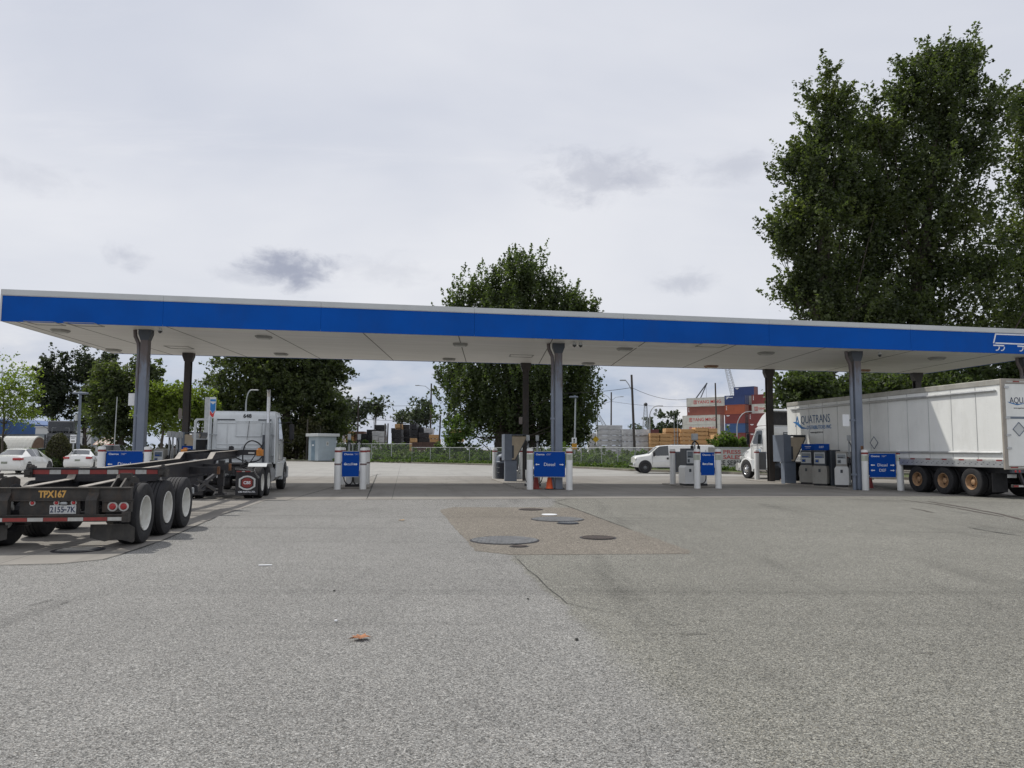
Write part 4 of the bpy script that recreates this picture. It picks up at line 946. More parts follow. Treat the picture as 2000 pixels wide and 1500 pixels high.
        m = mb(); m.tube([(.90, -.30, 1.0), (.90, -.30, 2.6)], .10, 16); st_ = m.build('exhaust_muffler', m_galv, t, True)
        m = mb(); m.tube([(.90, -.30, 2.601), (.90, -.30, 3.55), (.90, -.33, 3.75), (.90, -.42, 3.86)], .062, 14, cap=False); m.build('exhaust_pipe', m_chrome, st_, True)
        m = mb(); m.box((.72, -.34, 1.0), (.80, -.25, 2.15)); m.build('stack_bracket', m_greyd, st_)
        # open driver door
        m = mb(); th = R(62); hinge = Vector((-1.16, 1.86, 0)); dr = Vector((-sin(th), -cos(th), 0)); nn = Vector((dr.y, -dr.x, 0))
        def dv(a, z, o_=0): v = hinge+dr*a+nn*o_; return (v.x, v.y, z)
        outer = [(0, 1.15), (1.05, 1.15), (1.08, 1.25), (1.08, 2.72), (1.0, 2.80), (.5, 2.82), (0, 2.1)]; inner = [(.1, 2.02), (.5, 2.02), (1.0, 2.02), (1.0, 2.66), (.94, 2.73), (.52, 2.74), (.1, 2.1)]
        no = 7; vs = [dv(a, z, 0) for a, z in outer]+[dv(a, z, 0) for a, z in inner]+[dv(a, z, .05) for a, z in outer]+[dv(a, z, .05) for a, z in inner]
        fs = []
        for i in range(7):
            j = (i+1) % 7; fs += [(i, j, 7+j, 7+i), (14+i, 14+j, 21+j, 21+i), (i, j, 14+j, 14+i), (7+i, 7+j, 21+j, 21+i)]
        m.add(vs, fs); d_ = m.build('open_door' if kind == 'rear' else 'door', paint, t)
        m = mb(); vs = [dv(a, z, o_) for o_ in (-.04, -.004) for a, z in ((.08, 1.22), (1.0, 1.22), (1.0, 1.98), (.08, 1.98))]; m.add(vs, FQ); m.build('door_lining', m_black, d_)
        m = mb(); cc = dv(.6, 1.65, -.045); m.lathe([(-.01, .13), (.01, .13)], 'y', cc, 18); m.build('door_speaker', m_greyd, d_)
    if kind == 'left':
        fp = [(0, 3.06), (0, 3.92), (.12, 3.98), (.42, 3.90), (.95, 3.60), (1.35, 3.14), (1.35, 3.06)]
        m = mb(); fw = lambda z: 1.13-.16*(z-3.0)
        for s in (-1, 1):
            vs = [(s*fw(z), y, z) for y, z in fp]+[(s*(fw(z)-.05), y, z) for y, z in fp]; n = 7
            m.add(vs, [tuple(range(n)), tuple(range(2*n-1, n-1, -1))]+[(i, (i+1) % n, n+(i+1) % n, n+i) for i in range(n)])
        vs = [(s*(fw(z)-.02), y, z) for s in (-1, 1) for y, z in fp[1:6]]+[(s*(fw(z)-.05), y-.03, z-.05) for s in (-1, 1) for y, z in fp[1:6]]
        m.add(vs, [(i, i+1, 6+i, 5+i) for i in range(4)]+[(10+i, 15+i, 16+i, 11+i) for i in range(4)]+[(0, 5, 15, 10), (4, 14, 19, 9)])
        m.build('roof_fairing', paint, t)
        m = mb(); m.box((-.99, .30, 3.08), (.99, .34, 3.80)); m.build('fairing_inside', m_black, t)
        for s in (-1, 1):
            m = mb(); m.box((s*1.17, -.45, 1.08), (s*1.20, .02, 3.0)); m.build('side_extender', paint, t)
            m = mb(); m.box((s*1.172, .95, 1.50), (s*1.176, 1.55, 1.72)); m.build('door_emblem', pm('faded_blue_letter', (.38, .50, .62), .5, var=.3, scale=20), t)
        m = mb(); m.box((-.9, -.05, 1.9), (-.6, -.001, 1.98)); m.lathe([(-.08, .10), (-.001, .10)], 'y', (-.72, 0, 1.75), 14); m.tube([(-.5, -.1, 2.4), (-.38, -.2, 1.7)], .04, 6); m.build('air_coupling', m_black, t)
        m = mb(); hose(m, [(-.3, -.05, 1.7), (-.45, -.3, 1.9), (-.5, -.6, 1.5), (-.3, -.9, 1.2)], .03); m.build('air_hose', m_black, t, True)
        m = mb(); m.prism([(2.5, 1.55), (2.9, 1.62), (3.2, 1.5), (3.3, 1.35), (3.22, 1.36), (3.1, 1.48), (2.9, 1.55)], -.925, -.905, 'x'); m.build('hood_intake', m_galv, t)
        m = mb(); m.box((-1.16, 1.9, 1.16), (-1.10, 2.0, 2.0)); m.build('door_step', m_greyd, t)
    return t

# ---- container chassis trailer (near left) ---------------------------------
RZ1 = R(9.1); u1 = Vector((cos(RZ1), sin(RZ1), 0)); v1 = Vector((-sin(RZ1), cos(RZ1), 0))
O1 = Vector((-6.25, 12.62, 0))-u1*1.25
t = thing('chassis_trailer', 'empty black container chassis trailer with red and white tape, lettered TPX167', 'trailer', O1, RZ1)
ch = t
for s in (-1, 1):
    # main rails: low tail, tall body, gooseneck
    m = mb()
    def flange(a, b, wtop=.13):
        m.bar(a, b, wtop, .014)
    x = s*.43
    # rail polygon (y,z) side profile
    rail = [(.12, .62), (.12, 1.00), (1.85, 1.06), (2.0, 1.20), (9.0, 1.34), (9.45, 1.52), (13.3, 1.58), (13.3, 1.40), (9.6, 1.30), (9.0, .94), (2.0, .80), (1.0, .64)]
    m.prism(rail, x-.008, x+.008, 'x'); r_ = m.build('main_rail', m_black, t)
    m = mb()
    top = [(.12, 1.007), (1.85, 1.067), (2.0, 1.207), (9.0, 1.347), (9.45, 1.527), (13.3, 1.587)]
    for a, b in zip(top[:-1], top[1:]): m.bar((x, a[0], a[1]), (x, b[0], b[1]), .14, .014)
    m.build('top_flange', m_edge, r_)
    m = mb()
    bot = [(.12, .613), (1.0, .633), (2.0, .793), (9.0, .933), (9.6, 1.293), (13.3, 1.393)]
    for a, b in zip(bot[:-1], bot[1:]): m.bar((x, a[0], a[1]), (x, b[0], b[1]), .14, .014)
    m.build('bottom_flange', m_black, r_)
for y, z in ((2.3, .95), (3.6, .98), (4.9, 1.0), (6.1, 1.05), (7.4, 1.08), (8.6, 1.1), (9.9, 1.4), (11.0, 1.42)):
    m = mb(); m.box((-.42, y-.04, z-.07), (.42, y+.04, z+.09)); m.build('crossmember', m_black, t)
# rear lower bolster with number
m = mb(); m.box((-1.22, -.02, .80), (1.22, .10, .98)); m.box((-1.22, -.05, .98), (1.22, .14, 1.0)); m.box((-1.22, -.05, .785), (1.22, .14, .80)); rb = m.build('rear_bolster', m_rust, t)
m = mb(); m.box((-.9, -.055, 1.001), (.95, -.03, 1.008)); m.build('worn_edge', m_edge, rb)
text('TPX167', .15, m_yellow, rb, (.03, -.0225, .89), bold=.006, sx=.82)
for s in (-1, 1):
    m = mb(); m.prism([(-.03, .92), (-.14, .80), (-.14, .575), (-.02, .46), (-.02, .98), (-.05, 1.0)], s*.66-.085, s*.66+.085, 'x'); m.build('bumper_post', m_rust, t)
    # lamp box beams
    m = mb(); m.box((s*.80, -.04, .60), (s*1.24, .06, .78)); m.box((s*.80, -.06, .762), (s*1.24, .08, .777)); lb = m.build('lamp_beam', m_rust, t)
    for x in (.96, 1.13):
        m = mb(); m.lathe([(-.05, .078), (-.041, .080)], 'y', (s*x, 0, .69), 24); g_ = m.build('lamp_ring', m_whtape, lb)
        m = mb(); m.lathe([(-.07, .001), (-.068, .04), (-.051, .054)], 'y', (s*x, 0, .69), 20); m.build('tail_light', m_red, lb, True)
    # gusset to upper bolster
    m = mb(); m.prism([(.02, .80), (.04, 1.0), (.30, 1.14), (.75, 1.16), (.95, 1.10), (.95, .85)], s*1.02, s*1.05, 'x'); m.prism([(.02, .80), (.04, 1.0), (.30, 1.14), (.75, 1.16), (.95, 1.10), (.95, .85)], s*.88, s*.90, 'x'); m.box((s*.90, .5, 1.05), (s*1.02, .8, 1.09)); gp = m.build('gusset_plate', m_rust, t)
    m = mb(); m.lathe([(0, .05), (.035, .05)], 'x', (s*1.05 if s > 0 else -1.085, .55, 1.0), 14); m.box((s*.92, .35, 1.10), (s*1.10, .44, 1.22)); m.build('lock_pin', m_rust, gp)
    # mud flaps
    m = mb(); n = 8; po = [(s*.62, .40), (s*1.20, .40), (s*1.30, .34), (s*1.30, .12)]+[(s*(1.27-.07*k), .10+.05*sin(k/7*pi)) for k in range(7)]+[(s*.62, .18)]
    m.prism(po, .0, .015, 'y'); m.build('mud_flap', m_rubberd, t)
m = mb(); m.box((-.45, -.01, .46), (.45, .03, .784)); pl = m.build('rear_plate', m_rust, t)
for x in (-.26, .10, .36):
    m = mb(); m.lathe([(-.028, .044), (-.011, .046)], 'y', (x, 0, .755), 18); m.build('marker_ring', m_whtape, pl); m = mb(); m.lathe([(-.042, .001), (-.04, .022), (-.029, .03)], 'y', (x, 0, .755), 16); m.build('marker_light', m_red, pl, True)
m = mb(); m.box((.16, -.06, .722), (.27, -.011, .77), .015); m.build('plate_lamp', m_galv, pl)
m = mb(); m.box((-.0, -.024, .575), (.40, -.012, .715), .004); np_ = m.build('licence_plate', m_plate, t)
text('2155', .13, m_inkn, np_, (.115, -.0255, .642), bold=.002, sx=.82); text('7K', .13, m_inkn, np_, (.325, -.0255, .642), bold=.002, sx=.85); text('BC', .035, m_inkn, np_, (.235, -.0255, .642))
m = mb(); m.bar((.222, -.0255, .642), (.262, -.0255, .642), .004, .008); m.build('dash', m_inkn, np_)
# rear underride bumper
m = mb(); m.box((-1.22, -.20, .46), (1.24, -.10, .56), .006); m.box((-1.22, -.22, .56), (1.24, -.08, .572)); bp = m.build('rear_bumper', m_rust, t)
m = mb(); tapes(m, -1.2, 1.19, -.204, -.2005, .475, .532, .36, .235, 0); m.build('reflective_tape', [m_redtape, m_whtape], bp)
m = mb(); m.box((1.16, -.215, .45), (1.26, -.09, .61)); m.build('bumper_end', m_rust, bp)
# upper rear container bolster
YB = 2.0
m = mb(); m.box((-1.19, YB-.07, 1.09), (1.12, YB+.07, 1.255)); m.box((-1.22, YB-.10, 1.255), (1.22, YB+.10, 1.27)); m.box((-1.05, YB-.10, 1.02), (1.05, YB+.10, 1.09)); ub = m.build('container_bolster', m_black, t)
m = mb(); tapes(m, -1.12, 1.08, YB-.076, YB-.0705, 1.155, 1.235, .30, .20, 0); m.build('reflective_tape', [m_redtape, m_whtape], ub)
for s in (-1, 1):
    m = mb(); m.box((s*1.10, YB-.12, 1.10), (s*1.235, YB+.12, 1.245)); m.box((s*1.15-.05, YB-.07, 1.27), (s*1.15+.05, YB+.07, 1.30)); m.lathe([(1.30, .045), (1.33, .03)], 'z', (s*1.15, YB, 0), 10); m.box((s*1.12, YB-.17, 1.14), (s*1.2, YB-.12, 1.2)); m.build('twist_lock', m_rust, ub)
# front bolster
YF = 12.75
m = mb(); m.box((-1.24, YF-.09, 1.42), (1.24, YF+.09, 1.585)); m.box((-1.24, YF-.11, 1.586), (1.24, YF+.11, 1.60)); fb = m.build('front_bolster', m_black, t)
for s in (-1, 1):
    m = mb(); m.box((s*1.08, YF-.12, 1.40), (s*1.28, YF+.1, 1.605), .01); m.box((s*1.12, YF-.06, 1.606), (s*1.22, YF+.06, 1.66)); m.build('corner_lock', m_amber, fb)
m = mb(); m.box((.82, YF-.096, 1.47), (1.02, YF-.0905, 1.52)); m.build('reflective_tape', m_whtape, fb)
# mid cross beams w/ rust ends
for y, z in ((6.9, 1.05), (8.3, 1.10)):
    m = mb(); m.box((-1.1, y-.06, z-.05), (1.1, y+.06, z+.12)); b_m = m.build('outrigger_beam', m_black, t)
    m = mb(); m.box((1.101, y-.06, z-.06), (1.15, y+.07, z+.13)); m.build('rusty_end', m_rustl, b_m)
# landing gear
for s in (-1, 1):
    m = mb(); m.box((s*.88-.075, 8.35, .62), (s*.88+.075, 8.52, 1.32)); m.box((s*.88-.055, 8.37, .42), (s*.88+.055, 8.50, .62)); lg = m.build('landing_leg', m_black, t)
    m = mb(); m.box((s*.88-.13, 8.3, .38), (s*.88+.13, 8.57, .42)); m.build('foot', m_black, lg)
    m = mb(); m.bar((s*.84, 8.2, 1.0), (s*.84, 5.6, .62), .06, .09); m.bar((s*.84, 7.9, .55), (s*.84, 5.9, .90), .05, .07); m.build('diagonal_brace', m_black, t)
    m = mb(); m.box((s*.9-.03, 5.5, .62), (s*.9+.03, 6.0, .68)); m.prism([(s*.84, .62), (s*1.0, .62), (s*.98, .76), (s*.9, .80)], 5.40, 5.46, 'y'); m.build('side_bracket', m_black, t)
m = mb(); m.bar((-.88, 8.43, .60), (.88, 8.43, .60), .05, .09); m.bar((-.88, 8.43, .50), (.88, 8.43, .50), .04, .05); m.build('leg_crossbar', m_black, t)
m = mb(); m.box((.30, 4.4, .62), (.44, 4.46, 1.08)); m.build('stencil_board', m_whtape, t)
m = mb(); m.box((.3015, 4.392, .66), (.4385, 4.3995, .69)); m.box((.3015, 4.392, .76), (.4385, 4.3995, .79)); m.box((.3015, 4.392, .86), (.4385, 4.3995, .89)); m.box((.3015, 4.392, .96), (.4385, 4.3995, .99)); m.build('stencil_lines', m_inkb, t)
# suspension & axles
for y in (.78, 2.12, 3.46):
    m = mb(); m.tube([(-1.0, y, .52), (1.0, y, .52)], .065, 10); ax = m.build('axle', m_black, t, True)
    for s in (-1, 1):
        m = mb(); m.lathe([(-.08, .2), (.08, .2)], 'x', (s*.72, y, .52), 16); m.prism([(y-.5, .62), (y-.35, .5), (y+.1, .48), (y+.1, .58), (y-.3, .62)], s*.55-.04, s*.55+.04, 'x'); m.lathe([(.6, .11), (.66, .13), (.74, .12), (.80, .13), (.88, .10)], 'z', (s*.5, y+.3, 0), 14); m.build('suspension', m_black, ax)
        wheel(t, (s*1.05, y, .52), .52, .385, .305, m_rimw, s, 'dish')
m = mb(); m.tube([(-.25, 4.6, .7), (-.25, 5.6, .7)], .14, 14); m.tube([(.25, 4.6, .7), (.25, 5.6, .7)], .14, 14); m.build('air_tank', m_black, t, True)
m = mb(); m.box((-.25, 12.7, 1.30), (.25, 13.5, 1.39)); m.tube([(0, 14.0, 1.16), (0, 14.0, 1.3)], .05, 10); m.build('kingpin_plate', m_black, t)
m = mb(); hose(m, [(.3, 12.3, 1.45), (.5, 13.3, 1.25), (.4, 15, 1.15), (.1, 16.2, 1.2)], .02); hose(m, [(.75, 5.7, .8), (.8, 6.6, .6), (.7, 7.6, .7), (.6, 8.2, .95)], .03); m.build('air_line', m_black, t, True)
m = mb(); m.box((.55, 5.1, .60), (.98, 5.14, .74), .01); m.build('stowage_plate', m_galv, t)

T1 = O1+v1*16.35
tr1 = tractor(T1, RZ1, 'dirty white day-cab tractor number 648 with open driver door, pulling the empty chassis', m_cabwhite, 'rear', name='tractor_truck')

# ---- white box trailer ------------------------------------------------------
RZ2 = R(9.7); O2 = Vector((17.1, 26.4, 0))
LT, WT, ZB, ZT = 14.3, 2.6, 1.07, 4.18
t = thing('box_trailer', 'long white box semi-trailer with blue AQUATRANS lettering on its side', 'trailer', O2, RZ2)
m = mb(); m.box((.03, .06, ZB+.30), (WT-.03, LT, ZT-.20)); body = m.build('cargo_box', m_trailer, t)
m = mb(); m.box((.0, .05, ZT-.20), (WT, LT, ZT), .015); m.build('top_rail', pm('dusty_top_rail', (.42, .41, .37), .5, .3, dirt=.4, dcol=(.3, .26, .2)), t)
m = mb(); m.box((0., .06, ZB), (WT, LT, ZB+.30), .01); lr = m.build('bottom_rail', m_alu, t)
m = mb()
for i in range(1, 12): m.box((.018, i*1.22-.012, ZB+.301), (.0295, i*1.22+.012, ZT-.201))
m.build('panel_seam', pm('seam_grey', (.50, .51, .50), .5), body)
m = mb()
for i in range(0, 24):
    for k in range(26):
        y = i*.61+.08; z = ZB+.42+k*.10
        if y < LT: m.add([(.0235, y-.008, z), (.0235, y+.008, z), (.0235, y, z+.014)], [(0, 1, 2)])
o_ = m.build('rivets', pm('rivet', (.40, .40, .38), .5), body, fix=False)
m = mb(); m.tube([(.0, .25, 3.79), (-.01, .3, 3.79), (-.01, LT-.5, 3.79), (0, LT-.4, 3.79)], [.02, .055, .055, .02], 8); m.build('side_rub_rail', m_alu, t, True)
m = mb(); m.tube([(.0, .12, 1.60), (-.01, .18, 1.60), (-.01, LT-.3, 1.60), (0, LT-.2, 1.60)], [.02, .05, .05, .02], 8); m.build('side_rub_rail', m_alu, t, True)
m = mb(); tapes(m, .12, LT-.1, -.004, -.0005, ZB+.235, ZB+.285, .26, .62, 0, 'y'); m.build('reflective_tape', [m_redtape, m_whtape], lr)
m = mb()
for i in range(50): m.box((-.004, .18+i*.28, ZB+.10), (-.0005, .24+i*.28, ZB+.125)); m.box((-.004, .10+i*.28, ZB+.16), (-.0005, .15+i*.28, ZB+.178))
m.build('rail_slots', m_greyd, lr)
# rear frame + doors
m = mb(); m.box((-.01, -.02, ZB-.05), (.13, .05, ZT+.01)); m.box((WT-.13, -.02, ZB-.05), (WT+.01, .05, ZT+.01)); m.box((.13, -.02, ZT-.16), (WT-.13, .05, ZT+.01)); m.box((.13, -.02, ZB-.05), (WT-.13, .05, ZB+.06)); m.build('rear_frame', pm('dusty_frame', (.36, .33, .29), .6, .2, dirt=.5, dcol=(.2, .16, .12)), t)
for x0 in (.14, WT/2+.005):
    m = mb(); m.box((x0, -.005, ZB+.07), (x0+WT/2-.145, .049, ZT-.17), .006); d_ = m.build('rear_door', m_trailer, t)
    m = mb()
    for z in (1.72, 2.18, 2.78, 3.85): m.box((x0-.05 if x0 < 1 else x0+1.0, -.035, z), (x0+.14 if x0 < 1 else x0+1.2, -.0205, z+.07))
    m.build('hinge', m_alu, d_)
m = mb(); m.box((.16, -.012, 2.78), (WT-.16, -.0055, 2.86)); m.build('door_strip', m_grey, t)
text('AQUATRANS', .30, m_inkn, t, (.30, -.010, 3.42), align='LEFT', sx=.85); m = mb(); m.prism([(.22, 3.38), (.6, 3.30), (1.0, 3.34), (.6, 3.26), (.3, 3.33)], -.012, -.007, 'y'); m.build('logo_wave', m_inkbl, t)
text('www.aquatrans.ca', .07, m_inkb, t, (.45, -.009, 3.16), align='LEFT')
m = mb(); tapes(m, .2, 1.3, -.022, -.0205, ZT-.11, ZT-.07, .26, .26, 1); m.build('reflective_tape', [m_redtape, m_whtape], t)
m = mb(); tapes(m, .2, WT-.2, -.024, -.0205, ZB+.0, ZB+.04, .3, .3); m.build('reflective_tape', [m_redtape, m_whtape], t)
def diamond(cx, cz, r, plane, where):
    m = mb(); P = [(cx-r, cz), (cx, cz-r), (cx+r, cz), (cx, cz+r)]
    for i in range(4):
        a, b = P[i], P[(i+1) % 4]
        if plane == 'y': m.bar((a[0], -.012, a[1]), (b[0], -.012, b[1]), .02, .022, up=(0, 1, 0))
        else: m.bar((.018, a[0], a[1]), (.018, b[0], b[1]), .02, .022, up=(1, 0, 0))
    d_ = m.build('placard_frame', m_grey, t)
    m = mb(); k = .9
    if plane == 'y': m.prism([(cx+(a-cx)*k, cz+(b-cz)*k) for a, b in P], -.009, -.0055, 'y')
    else: m.prism([(cx+(a-cx)*k, cz+(b-cz)*k) for a, b in P], .020, .0285, 'x')
    m.build('placard', m_fwhite if plane == 'y' else m_trailer, d_)
diamond(.62, 2.42, .24, 'y', 0); diamond(7.1, 2.0, .27, 'x', 0)
# tail lamps and underride guard
for s, x in ((0, .30), (1, WT-.62)):
    m = mb(); m.box((x-.08, -.05, .90), (x+.40, .05, 1.01)); lb = m.build('lamp_housing', m_greyd, t)
    for k in range(2):
        m = mb(); m.lathe([(-.065, .001), (-.062, .03), (-.051, .045)], 'y', (x+.06+k*.16, 0, .955), 16); m.build('tail_light', m_red, lb, True)
m = mb(); m.box((.35, .3, .72), (.72, .31, .84)); m.build('licence_plate', m_plate, t)
m = mb(); m.box((.22, -.06, .40), (WT-.22, .04, .50), .01); g_ = m.build('rear_guard', m_rust, t); m = mb(); tapes(m, .24, WT-.24, -.064, -.0605, .42, .475, .2, .2); m.build('reflective_tape', [m_redtape, m_whtape], g_)
for x in (.7, WT-.7): m = mb(); m.bar((x, 0, .50), (x, .25, 1.06), .08, .1); m.build('guard_post', m_black, t)
m = mb(); m.box((.45, .2, .86), (.57, LT-3.2, ZB-.005)); m.box((WT-.57, .2, .86), (WT-.45, LT-3.2, ZB-.005)); m.box((.57, .5, .9), (WT-.57, .6, 1.0)); m.build('slider_rail', m_black, t)
m = mb(); m.box((.05, LT-3.0, 1.0), (WT-.05, LT-.05, ZB-.004)); m.build('coupler_plate', m_black, t)
for y in (1.62, 3.05, 4.48):
    m = mb(); m.tube([(.3, y, .52), (WT-.3, y, .52)], .065, 10); m.build('axle', m_black, t, True)
    for s in (-1, 1):
        cx_ = WT/2+s*(WT/2-.17); wheel(t, (cx_, y, .52), .52, .28, .285, m_rimt if y < 4 else m_rimt, s, 'dish'); wheel(t, (cx_-s*.32, y, .52), .52, .28, .285, m_rimt, s, rim=False)
for x in (.02, WT-.64):
    m = mb(); m.box((x, .62, .20), (x+.62, .635, .88)); m.build('mud_flap', m_rubber, t)
for x in (.5, WT-.5):
    m = mb(); m.box((x-.06, 10.4, .3), (x+.06, 10.52, 1.05)); m.box((x-.13, 10.33, .26), (x+.13, 10.59, .3)); m.build('landing_leg', m_black, t)
# side lettering
RS = (R(90), 0, R(-90))
m_slate = pm('slate_blue_letter', (.05, .12, .24), .5, var=.1); text('A', .80, m_inkbl, t, (.020, 13.30, 3.12), RS, sx=.80, bold=.0); text('QUATRANS', .58, m_slate, t, (.020, 12.98, 3.20), RS, sx=.85, align='LEFT', bold=-.004)
text('DISTRIBUTORS INC', .26, m_inkbl, t, (.020, 12.42, 2.80), RS, align='LEFT', sx=.95, bold=.001); text('www.aquatrans.ca', .15, m_inkb, t, (.020, 12.1, 2.56), RS, align='LEFT')
m = mb(); pts = [(13.72, 3.13), (13.45, 3.14), (13.1, 3.02), (12.85, 2.86), (12.5, 2.79), (12.35, 2.80), (12.5, 2.76), (12.9, 2.76), (13.2, 2.90), (13.4, 3.03)]
m.prism(pts, .008, .020, 'x'); m.build('logo_wave', m_inkbl, t)
tr2 = tractor(O2+Vector((cos(RZ2), sin(RZ2), 0))*1.30+Vector((-sin(RZ2), cos(RZ2), 0))*(LT+2.2), RZ2+R(4), 'clean white day-cab tractor with tall roof fairing coupled to the box trailer', m_white, 'left', name='tractor_truck')

# ---- cars ---------------------------------------------------------------
def car(name, label, loc, rz, st, glass_rules, paint, wheels, lamps, plate, cat='car', scale=1., group='parked cars'):
    t = thing(name, label, cat, loc, rz, group)
    ring = lambda y, zt, wt, zb, wb, zs, ws, zl: [(0, zt+.02), (wt*.6, zt+.015), (wt, zt), (wb, zb), (ws, zs), (ws*.985, zl+.12), (ws*.93, zl), (0, zl)]
    m = mb(); g = mb(); P = [[(x, s[0], z) for x, z in ring(*s)] for s in st]; n = 8
    for s in (1, -1):
        for i in range(len(P)-1):
            for k in range(n-1):
                q = [P[i][k], P[i][k+1], P[i+1][k+1], P[i+1][k]]; q = [(s*a, b, c) for a, b, c in q]
                (g if glass_rules(i, k) else m).add(q, [(0, 1, 2, 3)])
        for i in (0, len(P)-1): m.add([(s*a, b, c) for a, b, c in P[i]], [tuple(range(n))])
    import bmesh
    def fin(mm, nm, mat):
        o = mm.build(nm, mat, t, fix=False); bm = bmesh.new(); bm.from_mesh(o.data); bmesh.ops.remove_doubles(bm, verts=bm.verts, dist=.0005); bmesh.ops.recalc_face_normals(bm, faces=bm.faces); bm.to_mesh(o.data); bm.free()
        o.data.polygons.foreach_set('use_smooth', [True]*len(o.data.polygons)); o.data.set_sharp_from_angle(angle=R(40)); return o
    fin(m, 'body', paint); fin(g, 'window', m_glass)
    for x, y, r, w_ in wheels:
        m = mb(); s = 1 if x > 0 else -1; hw = abs(x)+w_/2
        m.lathe([(s*(hw-.12), r+.07), (s*(hw+.004), r+.07)], 'x', (0, y, r+.01), 28); m.build('wheel_arch', m_black, t)
        wheel(t, (s*(hw+.012-w_/2), y, r), r, w_, r*.66, m_rimg, s, 'car', rib=False, n=28)
    for a, b, mat_, nm in lamps: m = mb(); m.box(a, b, .02); m.build(nm, mat_, t)
    for y, z in plate: 
        m = mb(); m.box((-.16, y-.01, z-.06), (.16, y+.01, z+.06)); m.build('licence_plate', pm('plate_dull', (.25, .27, .22), .5, var=.3, scale=12) if 'plate_dull' not in bpy.data.materials else bpy.data.materials['plate_dull'], t)
    t.scale = (scale,)*3; return t
sedan = [(0, .62, .50, .60, .60, .50, .72, .30), (.05, .84, .58, .80, .74, .55, .85, .24), (.16, 1.0, .62, .94, .80, .60, .88, .22), (.52, 1.06, .62, .98, .83, .62, .90, .2), (.66, 1.08, .62, .99, .84, .62, .90, .2),
    (1.28, 1.38, .53, 1.0, .85, .62, .90, .2), (1.42, 1.42, .54, 1.0, .85, .62, .90, .2), (1.95, 1.45, .56, .99, .86, .6, .90, .2), (2.0, 1.45, .56, .99, .86, .6, .90, .2), (2.62, 1.43, .56, .97, .86, .6, .90, .2), (2.78, 1.38, .56, .96, .86, .6, .9, .2), (3.42, 1.03, .66, .94, .84, .58, .9, .2), (3.6, .98, .66, .90, .82, .56, .89, .2), (4.1, .87, .6, .8, .78, .5, .86, .2), (4.42, .70, .5, .62, .70, .45, .76, .24), (4.52, .55, .4, .5, .55, .42, .6, .28)]
gr = lambda i, k: (i in (4,) and k in (0, 1)) or (i == 10 and k in (0, 1)) or (k == 2 and i in (5, 6, 8, 9))
wh = [(x, y, .32, .21) for x in (-.79, .79) for y in (.98, 3.62)]
def rlamps(y=.03, x0=.42, x1=.86, z=.80): return [((s*x0, y-.05, z), (s*x1, y+.32, z+.13), m_red, 'tail_light') for s in (-1, 1)]
cblk = [((-.62, -.012, .26), (.62, .06, .40), m_greyd, 'lower_bumper')]
car('sedan_car', 'white sedan at the left edge, its right side visible, before a grey car', AT(14, 900, 46.3)*Vector((1, 1, 0)) if 0 else Vector(((14-1000)/FP*46.3*1.0, 46.3, 0)), R(9), sedan, gr, m_carwhite, wh, rlamps(), [(-.0, .66)], scale=1.08)
car('sedan_car', 'white sedan seen from behind between the round hedge and a bollard', Vector(((156-1000)/FP*55, 55, 0)), R(20), sedan, gr, m_carwhite, wh, rlamps(x0=.5), [(-.0, .70)]+[], scale=1.05)
m_cargrey = pm('grey_car_paint', (.22, .25, .25), .3, coat=.8); m_carblk = pm('black_car_paint', (.02, .022, .026), .25, coat=.8)
car('sedan_car', 'pale grey car mostly hidden behind the left white sedan', Vector(((38-1000)/FP*60, 60, 0)), R(-70), sedan, gr, m_cargrey, wh, rlamps(), [], scale=1.1)
pk = [(0, .70, .6, .66, .86, .6, .93, .5), (.04, 1.18, .8, 1.14, .92, .8, .97, .45), (1.9, 1.20, .8, 1.16, .93, .8, .98, .4), (1.98, 1.22, .8, 1.18, .93, .8, .98, .4), (2.12, 1.82, .66, 1.18, .93, .8, .98, .4), (2.2, 1.87, .66, 1.18, .93, .8, .98, .4), (3.0, 1.89, .68, 1.17, .93, .8, .98, .4), (3.05, 1.89, .68, 1.17, .93, .8, .98, .4), (3.62, 1.84, .67, 1.16, .93, .8, .98, .4), (4.22, 1.30, .78, 1.16, .92, .8, .98, .4), (4.35, 1.24, .8, 1.14, .92, .8, .98, .4), (5.3, 1.14, .78, 1.06, .9, .78, .97, .4), (5.55, .95, .7, .88, .84, .7, .9, .42), (5.62, .7, .6, .65, .75, .6, .8, .45)]
gp_ = lambda i, k: (i == 3 and k in (0, 1)) or (i == 8 and k in (0, 1)) or (k == 2 and i in (5, 7))
car('pickup_truck', 'black pickup parked beyond the second white sedan', Vector(((206-1000)/FP*63, 63, 0)), R(14), pk, gp_, m_carblk, [(x, y, .39, .26) for x in (-.84, .84) for y in (1.15, 4.55)], [((s*.72, -.02, .85), (s*.95, .06, 1.12), m_red, 'tail_light') for s in (-1, 1)]+[((-.3, 2.02, 1.88), (.3, 2.1, 1.93), m_red, 'brake_light')], [], 'pickup truck')
# ---- white pickup with canopy, side on, nose to the left --------------------
g0 = G(1236, 922.5)
t = thing('pickup_truck', 'white pickup with a white canopy on its bed, side on in front of the lumber', 'pickup truck', (g0.x, 54.3, 0), R(90))
